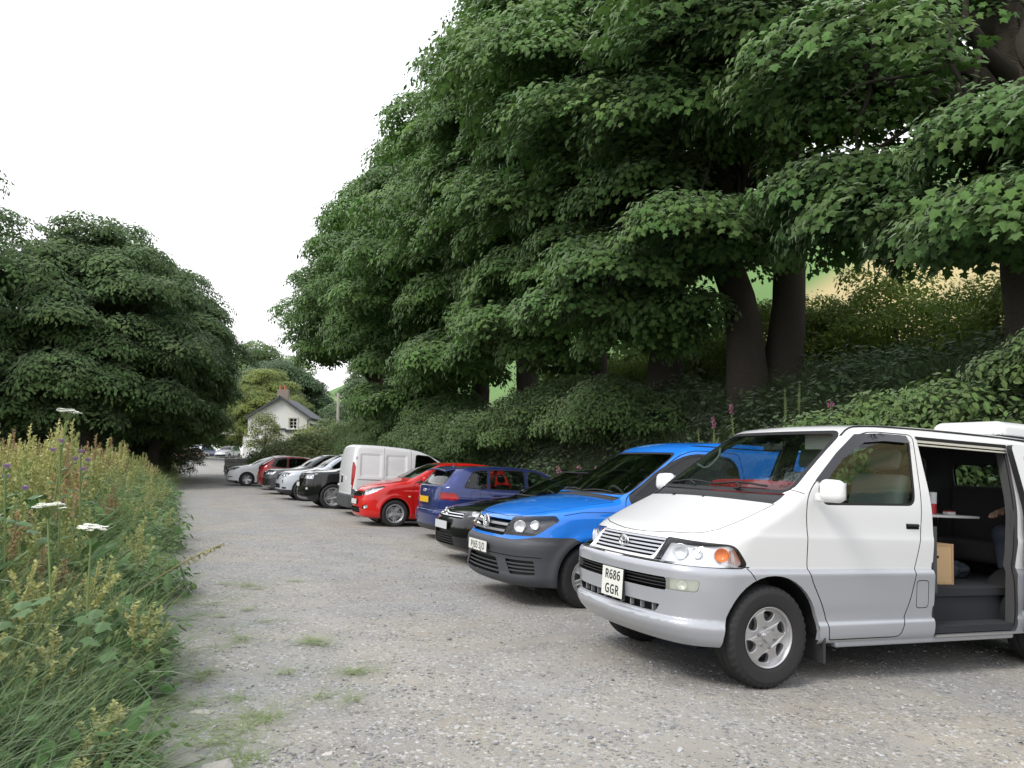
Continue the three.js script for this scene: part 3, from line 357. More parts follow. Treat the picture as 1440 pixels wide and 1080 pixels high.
  for (const [z0, z1, dz] of [[-0.6, -0.02, 0], [0.0, 0.55, 0]]) { const y0 = 1.335; part('wiper', [tube([[c.surf(z0 + 0.02, y0, PJ.F).x - 0.02, y0, z0], [c.surf((z0 + z1) / 2, y0 + 0.02, PJ.F).x - 0.03, y0 + 0.022, (z0 + z1) / 2], [c.surf(z1, y0 + 0.005, PJ.F).x - 0.018, y0 + 0.004, z1]], 0.008, 20, 5), tube([[c.surf(z0 + 0.02, y0, PJ.F).x - 0.005, y0 - 0.03, z1 * 0.4 + z0 * 0.6], [c.surf(z0 + 0.1, y0, PJ.F).x - 0.05, y0 - 0.012, (z0 + z1) / 2 + 0.08], [c.surf((z0 + z1) / 2, y0, PJ.F).x - 0.035, y0 + 0.025, (z0 + z1) / 2]], 0.009, 16, 5)], M.black, g); }
  for (const z of [-0.34, 0.05]) part('washer_jet', bx(0.03, 0.014, 0.02, 0.03, 1.235, z, 0.005), M.black, g);
  // cabin
  const grey = mat([0.2, 0.215, 0.2], 0.95), carpet = mat([0.022, 0.024, 0.028], 1), brown = mat([0.03, 0.024, 0.021], 0.95);
  const dash = part('dashboard', [bx(0.55, 0.2, 1.42, 0.42, 1.15, 0, 0.07), bx(0.28, 0.5, 1.4, 0.62, 0.86, 0, 0.06)], mat([0.06, 0.068, 0.064], 0.8), g); void dash;
  steering(g, 0.86, 1.16, -0.36); seat(g, 1.15, 0.4, { m: grey, y: 0.86, w: 0.52, h: 0.6 }); seat(g, 1.15, -0.4, { m: grey, y: 0.86, w: 0.52, h: 0.6 });
  part('floor', [bx(3.2, 0.06, 1.5, 2.2, 0.58, -0.08), bx(1.0, 0.24, 0.06, 2.08, 0.47, 0.62), bx(1.0, 0.05, 0.24, 2.08, 0.33, 0.7), bx(0.3, 0.05, 1.5, 0.9, 0.4, 0)], carpet, g);
  part('step_edge', bx(1.0, 0.015, 0.05, 2.08, 0.29, 0.825), M.alloy, g);
  part('wall_trim', [bx(2.9, 0.66, 0.03, 2.25, 0.92, -0.79), bx(0.04, 0.62, 1.5, 3.7, 0.9, 0), bx(1.2, 0.66, 0.03, 3.15, 0.92, 0.79), bx(0.05, 0.5, 0.2, 1.6, 0.85, 0.72)], M.trim, g);
  part('bench', [bx(1.7, 0.2, 0.5, 2.6, 0.83, -0.42, 0.06), bx(1.7, 0.12, 0.42, 2.6, 0.68, -0.48)], mat([0.055, 0.05, 0.05], 0.95), g);
  for (let i = 0; i < 3; i++) { const o = part('backrest', bx(0.56, 0.46, 0.14, 0, 0, 0, 0.05), brown, g); o.position.set(2.02 + i * 0.57, 1.02, -0.67); o.rotation.x = -0.1; }
  part('sun_visor', bx(0.02, 0.13, 0.36, 0.93, 1.715, 0.36, 0.008).rotateZ(0), mat([0.62, 0.62, 0.56], 0.8), g); part('rear_view_mirror', [bx(0.03, 0.06, 0.22, 0.78, 1.66, -0.02, 0.012), bx(0.06, 0.02, 0.03, 0.75, 1.69, -0.02)], M.plastic, g);
  part('grab_handle', tube([[0.5, 1.5, -0.67], [0.56, 1.47, -0.62], [0.68, 1.58, -0.6], [0.72, 1.65, -0.63]], 0.012, 20, 6), grey, g);
  const ws = wheelSet({ R: 0.338, r: 0.203, w: 0.215, seg: 120, dish: 0.012, draw: r => { const s = new THREE.Shape(); s.absarc(0, 0, r * 0.93, 0, 2 * PI); for (let i = 0; i < 6; i++) { const a = i * PI / 3, pt = (q, b) => [q * r * Math.cos(a + b), q * r * Math.sin(a + b)]; s.holes.push(new THREE.Path(rp([pt(0.46, 0.22), pt(0.6, -0.16), pt(0.85, -0.24), pt(0.87, 0.08), pt(0.85, 0.38), pt(0.62, 0.46)], 0.025).map(q => new THREE.Vector2(...q)))); } return s; } });
  const nuts = (w, spin) => { const cap = part('hub_cap', new THREE.CylinderGeometry(0.033, 0.04, 0.03, 24).rotateX(PI / 2), M.alloy, w); cap.position.z = 0.082; for (let i = 0; i < 6; i++) { const a = i * PI / 3 + spin + 0.5, n = part('wheel_nut', new THREE.CylinderGeometry(0.011, 0.012, 0.03, 6).rotateX(PI / 2), M.steel, w); n.position.set(0.07 * Math.cos(a), 0.07 * Math.sin(a), 0.072); } };
  for (const [x, s] of [[0.0, 1], [0.0, -1], [2.985, 1], [2.985, -1]]) putWheel(ws, g, x, 0.33, s * 0.725, s, 0.3 + x, M.alloy, nuts);
  c.place(1.38, -6.05, TURN, groundY(1.38, -6.05), 0.058);
}
// ---------------------------------------------------------------- the other parked vehicles
const both = (c, poly, o, fn) => [PJ.L, PJ.R].map(pr => c.win(poly, pr, o));
function cabin(c, o) { const g = c.g, { x = 1.0, y = 0.5, z = 0.37, rear, w = 0.68, dash = [0.45, 0.95], m = M.seat } = o; const b = c.belt;
  part('dashboard', [bx(0.42, 0.18, w * 2, dash[0] + 0.05, dash[1], 0, 0.06), bx(0.24, 0.4, w * 2, dash[0] + 0.2, dash[1] - 0.25, 0, 0.05)], M.trim, g); steering(g, dash[0] + 0.42, dash[1] + 0.02, -z);
  for (const s of [1, -1]) { seat(g, x, s * z, { y, m }); if (rear) seat(g, rear, s * z * 0.95, { y: y + 0.02, w: 0.62, m }); part('door_card', bx(rear ? rear - x + 1.4 : 1.2, b - 0.32, 0.04, rear ? (rear + x) / 2 : x + 0.1, (b + 0.3) / 2 - 0.02, s * (w + 0.06)), M.trim, g); }
  part('cabin_floor', bx((rear || x) - x + 1.9, 0.05, w * 2 + 0.1, ((rear || x) + x) / 2, 0.3, 0), M.trim, g); if (o.bulk) part('bulkhead', bx(0.03, o.bulk[1], w * 2, o.bulk[0], 0.3 + o.bulk[1] / 2, 0), M.trim, g); }
function mirrors(c, x, y, z, m, sc = 1) { for (const s of [1, -1]) { const g = netGeo((a, b, d) => { const r = 0.05, q = Math.hypot(Math.max(Math.abs(a) - 0.06 + r, 0), Math.max(Math.abs(b) - 0.068 + r, 0), Math.max(Math.abs(d) - 0.105 + r, 0)) - r + (a < 0 ? a * a * 1.6 : 0) + 1.2 * Math.max(0, -b) * Math.abs(d) * 0.6; return Math.max(q, a - 0.05); }, [-0.1, -0.1, -0.14], [0.1, 0.1, 0.14], 0.012), o = part('wing_mirror', g, m, c.g); o.position.set(x, y, s * z); o.scale.setScalar(sc); o.rotation.y = -s * 0.1; part('mirror_glass', bx(0.004, 0.1, 0.17, 0.05, 0, 0), M.chrome, o); part('mirror_foot', bx(0.05, 0.035, 0.14, 0.02, -0.062, -s * 0.09, 0.012), M.plastic, o); } }
function wheels4(c, ws, xs, y, z, rimM, extra) { for (const x of xs) for (const s of [1, -1]) putWheel(ws, c.g, x, y, s * z, s, x * 2.1 + 0.4, rimM || M.alloy, extra); }
function handles(c, list, m, y = 0) { for (const [x, yy] of list) for (const [pr, s] of [[PJ.L, 1], [PJ.R, -1]]) { const p = c.surf(x, yy, pr); part('door_handle', bx(0.17, 0.03, 0.03, p.x, p.y, p.z + s * 0.012, 0.012), m, c.g); } }
function doors(c, list) { for (const pr of [PJ.L, PJ.R]) for (const d of list) c.panel('door', d, pr); }
const bonnetPoly = (half, back, bow = 0.1) => [...half, ...half.slice(0, -1).reverse().map(([x, z]) => [x, -z]), ...Array.from({ length: 7 }, (_, i) => { const w = half[0][1], z = -w * 0.8 + i * w * 0.266; return [back + bow * z * z, z]; })];
const at = (c, x, z, turn = TURN, dy = 0) => { const f = V3(Math.cos(turn), 0, -Math.sin(turn)); c.place(x, z, turn, groundY(x, z) + dy, (groundY(x, z) - groundY(x + f.x, z + f.z))); };

{ // blue panel van with dark bumpers
  const blue = paint([0.012, 0.19, 0.72], 0.0, 0.45), c = new Car({ name: 'blue_van', label: 'bright blue small van with dark grey plastic bumper', category: 'van', group: ROW, paint: blue, h: 0.027, B: 0.2, cowl: 0.3, belt: 1.12,
    top: [[-1.1, 0.72], [-0.85, 0.845], [-0.7, 0.905], [-0.4, 1.0], [0, 1.085], [0.25, 1.12], [0.31, 1.135], [0.4, 1.185], [0.8, 1.44], [1.15, 1.66], [1.3, 1.735], [1.5, 1.785], [1.9, 1.815], [2.5, 1.82], [3.2, 1.79], [3.7, 1.75]],
    front: [[0, -0.7], [0.2, -0.8], [0.26, -0.86], [0.3, -0.875], [0.34, -0.868], [0.45, -0.865], [0.5, -0.872], [0.58, -0.885], [0.635, -0.87], [0.665, -0.835], [0.76, -0.812], [0.86, -0.79], [0.95, -0.74], [1.2, -0.5]],
    rear: [[0, 3.45], [0.4, 3.52], [0.9, 3.52], [1.3, 3.48], [1.8, 3.4]], plan: [[-1, 0.85], [-0.4, 0.875], [0.4, 0.885], [2, 0.89], [3.6, 0.86]],
    inset: [[0, 0.06], [0.2, 0.045], [0.3, 0.02], [0.45, 0.012], [0.7, 0], [0.9, 0.012], [0.93, 0.022], [1.1, 0.05], [1.4, 0.12], [1.7, 0.19], [1.85, 0.24]], bow: 0.12, crown: 0.05, k1: 0.13, kh: 0.13, kc: 0.22, fb: 0.2, fc: 0.32, rb: 0.03,
    extra: (x, y, z) => -0.02 * Math.exp(-(((Math.hypot(x, y - 0.32) - 0.4) / 0.05) ** 2)) * (z > 0.6 && y > 0.2 ? 1 : 0) });
  const g = c.g, clad = mat([0.052, 0.055, 0.062], 0.55);
  c.win(rp([[-0.72, 1.175, 0.06], [0.72, 1.175, 0.06], [0.6, 1.635, 0.08], [-0.6, 1.635, 0.08]]), PJ.F, { name: 'windscreen', seal: 0.02 });
  both(c, rp([[0.52, 1.06, 0.03], [1.95, 1.09, 0.1], [1.93, 1.6, 0.15], [1.32, 1.63, 0.2], [0.95, 1.44, 0.2], [0.5, 1.12, 0.03]]), { name: 'window', m: M.dglass, seal: 0.03 });
  const hl = rp([[-0.265, 0.7, 0.02], [0.13, 0.712, 0.06], [0.345, 0.875, 0.02], [0.3, 0.925, 0.03], [-0.18, 0.885, 0.02]]);
  for (const pr of [PJ.FL, PJ.FR]) { const l = c.lamp('headlight', hl, pr, { depth: 0.06, back: mat([0.05, 0.052, 0.056], 0.3), rim: M.gloss, bowls: [[-0.07, 0.795, 0.066], [0.1, 0.82, 0.05]] }); part('chrome_strip', c.lip([[-0.24, 0.728], [0.1, 0.735], [0.1, 0.745], [-0.24, 0.74]], pr, 0.03), M.chrome, l); }
  c.grid('grille', rp([[-0.42, 0.69], [0.42, 0.69], [0.5, 0.85], [-0.5, 0.85]], 0.02), PJ.F, [0.735, 0.8], 0.024, M.steel, M.black, 0.05, 0.006);
  c.grid('air_intake', rp([[-0.46, 0.3], [0.46, 0.3], [0.36, 0.465], [-0.36, 0.465]], 0.03), PJ.F, [0.335, 0.375, 0.415], 0.016, clad, M.black, 0.05, -0.01);
  for (const pr of [PJ.FL, PJ.FR]) c.grid('fog_recess', rp([[-0.12, 0.325], [0.15, 0.335], [0.13, 0.47], [-0.2, 0.47]], 0.02), pr, [0.365, 0.4, 0.435], 0.016, clad, M.black, 0.03, -0.006);
  for (const pr of [PJ.FL, PJ.FR]) { c.groove([[-0.45, 0.505], [0.2, 0.505]], pr, 0.008, 0.01); }
  c.arches([{ x: 0, y: 0.32, r: 0.375 }, { x: 2.68, y: 0.32, r: 0.375 }], clad);
  // dark bumper: everything low at the front, up to a slanted edge by the arch
  { let low; [low, c.soup] = cut(c.soup, [[-1.2, -0.2], [0.5, -0.2], [0.5, 0.18], [0.1, 0.3], [-0.06, 0.64], [-0.22, 0.712], [-0.6, 0.705], [-0.76, 0.665], [-1.2, 0.665]], { ...PJ.L, min: -9 }); c.add('front_bumper', low, clad); }
  for (const pr of [PJ.L, PJ.R]) c.patch('sill_trim', box4(0.3, 0.1, 3.6, 0.27), pr, clad, g);
  doors(c, [rp([[0.5, 0.3], [1.85, 0.3], [2.0, 0.8], [2.05, 1.12], [2.0, 1.68], [1.3, 1.69, 0.2], [0.42, 1.11, 0.1], [0.4, 0.8], [0.48, 0.5]], 0.08)]);
  { const bp = bonnetPoly([[0.3, 0.76], [0.1, 0.76], [-0.2, 0.735], [-0.45, 0.66], [-0.64, 0.5], [-0.7, 0.3], [-0.715, 0]], 0.25); c.groove(bp, PJ.T, 0.007, 0.012, true); c.patch('bonnet', bp, PJ.T, blue); }
  for (const pr of [PJ.L, PJ.R]) { c.groove([[-0.3, 0.93], [-0.1, 0.965], [0.2, 0.975], [0.41, 0.97]], pr, 0.006, 0.01); c.patch('roof_gutter', box4(1.4, 1.735, 3.4, 1.75), pr, M.black, g, -0.004); }
  c.patch('cowl', [...Array.from({ length: 7 }, (_, i) => { const z = -0.72 + i * 0.24; return [0.255 + 0.12 * z * z, z]; }), ...Array.from({ length: 7 }, (_, i) => { const z = 0.72 - i * 0.24; return [0.35 + 0.12 * z * z, z]; })], PJ.T, M.plastic, g, -0.01);
  c.finish(); cabin(c, { x: 1.45, y: 0.72, dash: [0.65, 1.05], bulk: [2.1, 1.3] }); mirrors(c, 0.72, 1.12, 0.99, M.plastic, 1.05); handles(c, [[1.8, 0.98]], blue);
  { const p = c.surf(0, 0.8, PJ.F), e = part('badge', [new THREE.TorusGeometry(0.075, 0.009, 8, 40), new THREE.CylinderGeometry(0.07, 0.07, 0.006, 32).rotateX(PI / 2), tube([[-0.03, 0.062, 0.01], [0, 0.005, 0.01], [0.03, 0.062, 0.01]], 0.007, 20, 5), tube([[-0.062, 0.03, 0.01], [-0.03, -0.052, 0.01], [0, 0, 0.01], [0.03, -0.052, 0.01], [0.062, 0.03, 0.01]], 0.007, 30, 5)], M.chrome, g); e.position.set(p.x - 0.025, 0.8, 0); e.rotation.y = -PI / 2; }
  { const p = c.surf(0, 0.6, PJ.F); numberPlate(g, ['PJ65 SJO'], 0.52, 0.112, [p.x - 0.02, 0.55, 0], -PI / 2); }
  for (const [z0, z1] of [[-0.6, -0.05], [-0.02, 0.55]]) part('wiper', tube([z0, (z0 + z1) / 2, z1].map((z, i) => { const y = 1.18 + (i === 1 ? 0.015 : 0), p = c.surf(z, y, PJ.F); return [p.x - 0.025, y, z]; }), 0.009, 16, 5), M.black, g);
  wheels4(c, wheelSet({ R: 0.32, r: 0.2, w: 0.205, dish: 0.03, draw: spokes(7, 0.42, 0.82, 0.09, 0.14) }), [0, 2.68], 0.315, 0.755, mat([0.42, 0.42, 0.41], 0.45, { metalness: 0.4 }), (w) => { part('hub_cap', new THREE.CylinderGeometry(0.035, 0.045, 0.03, 24).rotateX(PI / 2), M.steel, w).position.z = 0.09; });
  at(c, 0.43, -8.76);
}
{ // black saloon
  const blk = paint([0.006, 0.0062, 0.007], 0.1, 0.25), c = new Car({ name: 'black_saloon', label: 'glossy black estate car beside the blue van', category: 'car', group: ROW, paint: blk, h: 0.03, B: 0.17, cowl: 0.35, belt: 0.93,
    top: [[-1.1, 0.6], [-0.85, 0.72], [-0.7, 0.775], [-0.3, 0.86], [0.1, 0.925], [0.35, 0.96], [0.42, 0.985], [0.6, 1.08], [1.0, 1.29], [1.3, 1.41], [1.55, 1.46], [2.0, 1.475], [2.8, 1.44], [3.4, 1.36], [3.8, 1.28]],
    front: [[0, -0.75], [0.17, -0.85], [0.25, -0.93], [0.4, -0.95], [0.5, -0.945], [0.62, -0.915], [0.7, -0.87], [0.8, -0.75], [1.0, -0.5]], rear: [[0, 3.6], [0.4, 3.72], [0.8, 3.74], [1.0, 3.65], [1.45, 3.3]],
    plan: [[-1, 0.84], [-0.4, 0.885], [1, 0.9], [2.5, 0.895], [3.7, 0.84]], inset: [[0, 0.06], [0.2, 0.03], [0.5, 0.0], [0.75, 0.005], [0.93, 0.045], [1.2, 0.14], [1.45, 0.25]], bow: 0.16, crown: 0.05, kc: 0.26, k1: 0.12, fb: 0.26, fc: 0.38 });
  c.win(rp([[-0.72, 1.0, 0.06], [0.72, 1.0, 0.06], [0.58, 1.375, 0.07], [-0.58, 1.375, 0.07]]), PJ.F, { name: 'windscreen' });
  both(c, rp([[0.75, 0.965], [1.75, 0.99], [1.78, 1.37], [1.45, 1.37, 0.15]], 0.04), { m: M.dglass }); both(c, rp([[1.84, 0.99], [2.75, 1.01], [2.7, 1.34], [1.87, 1.375]], 0.05), { m: M.dglass }); both(c, rp([[2.83, 1.02], [3.4, 1.06], [3.15, 1.27], [2.8, 1.33]], 0.04), { m: M.dglass });
  const hl = rp([[-0.25, 0.66], [0.1, 0.7], [0.36, 0.8], [0.1, 0.79], [-0.2, 0.745]], 0.03);
  for (const pr of [PJ.FL, PJ.FR]) c.lamp('headlight', hl, pr, { depth: 0.05, rim: M.reflector, bowls: [[-0.05, 0.715, 0.04], [0.06, 0.73, 0.03]] });
  c.grid('grille', rp([[-0.5, 0.64], [0.5, 0.64], [0.56, 0.72], [-0.56, 0.72]], 0.03), PJ.F, [0.665, 0.7], 0.012, M.chrome, M.black, 0.04, 0.004);
  c.grid('air_intake', rp([[-0.42, 0.26], [0.42, 0.26], [0.34, 0.47], [-0.34, 0.47]], 0.03), PJ.F, [0.29, 0.325, 0.36, 0.395], 0.012, M.plastic, M.black, 0.05, -0.01);
  c.arches([{ x: 0, y: 0.32, r: 0.36 }, { x: 2.7, y: 0.32, r: 0.36 }]);
  doors(c, [rp([[0.5, 0.28], [1.75, 0.28], [1.81, 0.95], [1.83, 1.4], [1.45, 1.41], [0.62, 0.97], [0.45, 0.7]], 0.08), rp([[1.77, 0.28], [2.3, 0.28], [2.5, 0.7], [2.78, 1.0], [2.74, 1.38], [1.85, 1.41], [1.82, 0.95]], 0.06)]);
  { const bp = bonnetPoly([[0.35, 0.73], [0, 0.72], [-0.4, 0.66], [-0.68, 0.5], [-0.74, 0.25], [-0.75, 0]], 0.36, 0.14); c.groove(bp, PJ.T, 0.007, 0.012, true); c.patch('bonnet', bp, PJ.T, blk); }
  c.finish(); cabin(c, { x: 1.3, y: 0.42, rear: 2.25, dash: [0.65, 0.88] }); mirrors(c, 0.85, 0.99, 0.99, blk); handles(c, [[1.62, 0.84], [2.6, 0.86]], blk);
  { const p = c.surf(0, 0.69, PJ.F), e = part('badge', [new THREE.TorusGeometry(0.05, 0.008, 8, 30).scale(1.2, 0.85, 1), new THREE.TorusGeometry(0.03, 0.007, 8, 24).scale(0.7, 1.2, 1)], M.chrome, c.g); e.position.set(p.x - 0.02, 0.7, 0); e.rotation.y = -PI / 2; const q = c.surf(0, 0.52, PJ.F); numberPlate(c.g, [], 0.52, 0.112, [q.x - 0.015, 0.53, 0], -PI / 2, '#c9cbd0'); }
  wheels4(c, wheelSet({ R: 0.32, r: 0.21, w: 0.2, draw: spokes(5, 0.35, 0.85, 0.1, 0.14) }), [0, 2.7], 0.315, 0.77);
  at(c, ...rowP(5.95, 0.88));
}
{ // dark blue hatchback parked nose in
  const blu = paint([0.025, 0.04, 0.16], 0.35, 0.35), c = new Car({ name: 'blue_hatchback', label: 'dark blue hatchback parked nose in with its red tail lamps showing', category: 'car', group: ROW, paint: blu, h: 0.027, B: 0.18, cowl: 0.35, belt: 0.95,
    top: [[-1, 0.6], [-0.75, 0.72], [-0.3, 0.85], [0.1, 0.93], [0.4, 0.98], [0.5, 1.02], [0.9, 1.23], [1.2, 1.37], [1.5, 1.415], [2.0, 1.43], [2.6, 1.4], [3.0, 1.35], [3.2, 1.315], [3.22, 1.3], [3.8, 1.2]],
    front: [[0, -0.7], [0.2, -0.82], [0.5, -0.85], [0.7, -0.78], [1, -0.5]], rear: [[0, 3.2], [0.18, 3.33], [0.28, 3.4], [0.5, 3.44], [0.565, 3.43], [0.58, 3.4], [0.7, 3.4], [0.85, 3.39], [0.98, 3.375], [1.02, 3.35], [1.06, 3.3], [1.2, 3.18], [1.3, 3.1], [1.4, 3.05]],
    plan: [[-1, 0.8], [-0.4, 0.86], [1, 0.885], [2.6, 0.885], [3.1, 0.86], [3.5, 0.82]], inset: [[0, 0.07], [0.2, 0.03], [0.5, 0.0], [0.6, 0.008], [0.78, 0.002], [0.8, -0.002], [0.83, 0.012], [0.95, 0.035], [1.2, 0.12], [1.4, 0.2]], bow: 0.14, crown: 0.04, kc: 0.2, kr: 0.2, k1: 0.11, fb: 0.25, rb: 0.14, rc: 0.3 });
  const g = c.g;
  c.win(rp([[-0.7, 1.03], [0.7, 1.03], [0.57, 1.36], [-0.57, 1.36]], 0.06), PJ.F, { name: 'windscreen' });
  c.win(rp([[-0.6, 1.035], [0.6, 1.035], [0.53, 1.285], [-0.53, 1.285]], 0.05), PJ.B, { name: 'rear_window', m: M.glass });
  both(c, rp([[0.8, 0.985], [1.62, 0.995], [1.62, 1.345], [1.4, 1.345, 0.15]], 0.04), {}); both(c, rp([[1.7, 0.995], [2.42, 1.0], [2.38, 1.34], [1.7, 1.355]], 0.04), {}); both(c, rp([[2.49, 1.0], [2.92, 1.01], [2.72, 1.3], [2.45, 1.335]], 0.04), {});
  for (const pr of [PJ.BL, PJ.BR]) { const l = c.lamp('tail_lamp', rp([[-1.93, 0.78], [-1.6, 0.765], [-1.52, 0.8], [-1.6, 0.905], [-1.92, 0.9]], 0.025), pr, { back: M.red, depth: 0.04, lens: mat([0.75, 0.04, 0.06], 0.03, { transmission: 0.8, thickness: 0 }), rim: M.red }); void l; }
  const hl = rp([[-0.2, 0.62], [0.3, 0.7], [0.33, 0.76], [-0.15, 0.72]], 0.03); for (const pr of [PJ.FL, PJ.FR]) c.lamp('headlight', hl, pr, {});
  c.arches([{ x: 0, y: 0.315, r: 0.355 }, { x: 2.63, y: 0.315, r: 0.355 }]);
  { let low; [low, c.soup] = cut(c.soup, box4(3.02, -0.2, 4, 0.3), { ...PJ.L, min: -9 }); c.add('rear_bumper', low, M.plastic); }
  doors(c, [rp([[0.5, 0.28], [1.62, 0.28], [1.67, 0.95], [1.67, 1.39], [1.35, 1.39], [0.62, 0.98], [0.45, 0.7]], 0.08), rp([[1.64, 0.28], [2.15, 0.28], [2.32, 0.7], [2.46, 1.0], [2.42, 1.38], [1.69, 1.39], [1.69, 0.95]], 0.06)]);
  c.groove(rp([[-0.62, 0.58], [0.62, 0.58], [0.66, 0.8], [0.64, 1.0], [-0.64, 1.0], [-0.66, 0.8]], 0.04), PJ.B, 0.008, 0.014, true); c.groove([[-0.9, 0.575], [0.9, 0.575]], PJ.B, 0.008, 0.012); for (const pr of [PJ.L, PJ.R]) { c.groove([[2.46, 0.815], [3.05, 0.825]], pr, 0.01, 0.008); c.groove(rp(box4(2.62, 0.78, 2.8, 0.94), 0.03), pr, 0.005, 0.01, true); }
  c.groove([[-0.32, 0.66], [0.32, 0.66], [0.34, 0.84], [-0.34, 0.84]], PJ.B, 0.012, 0.02, true);
  c.finish(); cabin(c, { x: 1.25, y: 0.42, rear: 2.1, dash: [0.65, 0.88] }); mirrors(c, 0.88, 0.99, 0.97, blu); handles(c, [[1.48, 0.87], [2.28, 0.88]], blu);
  part('roof_spoiler', netGeo((x, y, z) => Math.max(Math.hypot(Math.max(Math.abs(x) - 0.09, 0), Math.max(Math.abs(y + 0.25 * x + 0.12 * z * z) - 0.004, 0), Math.max(Math.abs(z) - 0.5, 0)) - 0.014, -9), [-0.13, -0.12, -0.55], [0.13, 0.06, 0.55], 0.016), blu, g).position.set(3.11, 1.34, 0);
  { const p = c.surf(0, 0.75, PJ.B); numberPlate(g, [], 0.5, 0.108, [p.x + 0.008, 0.75, 0], PI / 2, '#d8ab1c'); const e = part('badge', [-0.06, -0.02, 0.02, 0.06].map(z => new THREE.TorusGeometry(0.026, 0.004, 6, 24).translate(z, 0, 0)), M.chrome, g); e.position.set(p.x + 0.01, 0.92, 0); e.rotation.y = PI / 2; part('rear_wiper', tube([[3.32, 1.045, 0.02], [3.325, 1.06, 0.2], [3.3, 1.06, 0.36]], 0.008, 12, 5), M.black, g); part('aerial', new THREE.ConeGeometry(0.025, 0.06, 8).translate(2.85, 1.41, 0), blu, g); }
  wheels4(c, wheelSet({ R: 0.315, r: 0.22, w: 0.205, draw: spokes(5, 0.32, 0.86, 0.08, 0.12, 0, 0.12) }), [0, 2.63], 0.31, 0.765);
  { const [x, z] = rowP(9.25, 4.05); at(c, x, z, TURN + PI + 0.02); }
}
{ // small red hatchback
  const red = paint([0.55, 0.012, 0.01], 0.05, 0.4), c = new Car({ name: 'red_hatchback', label: 'small bright red hatchback next to the white panel van', category: 'car', group: ROW, paint: red, h: 0.027, B: 0.17, cowl: 0.26, belt: 0.97,
    top: [[-0.95, 0.66], [-0.75, 0.765], [-0.6, 0.83], [-0.3, 0.935], [0, 1.0], [0.22, 1.045], [0.28, 1.07], [0.45, 1.16], [0.8, 1.345], [1.05, 1.435], [1.3, 1.47], [1.7, 1.485], [2.2, 1.465], [2.7, 1.41], [3.0, 1.36]],
    front: [[0, -0.58], [0.17, -0.68], [0.24, -0.73], [0.4, -0.745], [0.55, -0.735], [0.66, -0.71], [0.76, -0.665], [0.85, -0.58], [1, -0.4]], rear: [[0, 2.85], [0.3, 2.93], [0.7, 2.95], [0.95, 2.9], [1.1, 2.83], [1.45, 2.62]],
    plan: [[-0.9, 0.76], [-0.4, 0.79], [0.5, 0.8], [2, 0.8], [2.9, 0.76]], inset: [[0, 0.06], [0.18, 0.035], [0.3, 0.0], [0.5, 0.008], [0.78, 0], [0.9, 0.012], [1, 0.03], [1.25, 0.11], [1.47, 0.19]], bow: 0.14, crown: 0.045, kc: 0.24, k1: 0.11, kh: 0.12, fb: 0.24, fc: 0.5,
    extra: (x, y, z) => -0.016 * Math.exp(-(((Math.hypot(x, y - 0.3) - 0.37) / 0.05) ** 2)) * (z > 0.55 && y > 0.2 ? 1 : 0) + 0.012 * Math.exp(-(((y - 0.8 - 0.06 * x) / 0.022) ** 2)) * sstep(-0.1, 0.5, x) * (z > 0.6 ? 1 : 0) });
  const g = c.g;
  c.win(rp([[-0.64, 1.09], [0.64, 1.09], [0.53, 1.405], [-0.53, 1.405]], 0.06), PJ.F, { name: 'windscreen' }); c.win(rp([[-0.55, 1.0], [0.55, 1.0], [0.48, 1.36], [-0.48, 1.36]], 0.06), PJ.B, { name: 'rear_window' });
  both(c, rp([[0.62, 1.0], [1.5, 1.01], [1.48, 1.39], [1.1, 1.39, 0.2]], 0.05), {}); both(c, rp([[1.56, 1.01], [2.3, 1.03], [2.15, 1.36], [1.56, 1.39]], 0.05), {});
  for (const pr of [PJ.L, PJ.R]) c.patch('mirror_triangle', [[0.42, 0.98], [0.6, 0.985], [0.62, 1.08]], pr, M.plastic, g, 0.002);
  const hl = rp([[-0.2, 0.66], [-0.02, 0.665], [0.12, 0.72], [0.36, 0.86], [0.3, 0.885], [-0.02, 0.82], [-0.2, 0.73]], 0.025);
  for (const pr of [PJ.FL, PJ.FR]) { c.lamp('headlight', hl, pr, { depth: 0.04, rim: M.reflector, bowls: [[-0.07, 0.725, 0.045], [0.1, 0.78, 0.035]] }); const f = rp([[-0.14, 0.36], [0.03, 0.375], [0.05, 0.46], [-0.1, 0.45]], 0.04); c.lamp('fog_lamp', f, pr, { depth: 0.035, bowls: [[-0.05, 0.41, 0.035]] }); }
  c.grid('grille', rp([[-0.36, 0.62], [0.36, 0.62], [0.42, 0.735], [-0.42, 0.735]], 0.03), PJ.F, [0.7], 0.035, M.chrome, M.black, 0.04, 0.006); c.grid('air_intake', rp([[-0.4, 0.27], [0.4, 0.27], [0.36, 0.4], [-0.36, 0.4]], 0.03), PJ.F, [0.31, 0.35], 0.012, M.plastic);
  for (const pr of [PJ.L, PJ.R]) c.patch('side_repeater', rp(box4(0.27, 0.66, 0.33, 0.69), 0.012), pr, mat([0.8, 0.6, 0.4], 0.2), g, 0.003);
  c.arches([{ x: 0, y: 0.3, r: 0.335 }, { x: 2.385, y: 0.3, r: 0.335 }]);
  doors(c, [rp([[0.44, 0.26], [1.45, 0.26], [1.53, 0.95], [1.52, 1.43], [1.1, 1.43, 0.2], [0.42, 1.0, 0.1], [0.37, 0.7]], 0.08), rp([[1.47, 0.26], [1.95, 0.26], [2.08, 0.6], [2.36, 1.02], [2.2, 1.4], [1.54, 1.43], [1.55, 0.95]], 0.06)]);
  { const bp = bonnetPoly([[0.22, 0.64], [0, 0.64], [-0.3, 0.6], [-0.52, 0.48], [-0.6, 0.28], [-0.615, 0]], 0.22, 0.13); c.groove(bp, PJ.T, 0.006, 0.011, true); c.patch('bonnet', bp, PJ.T, red); }
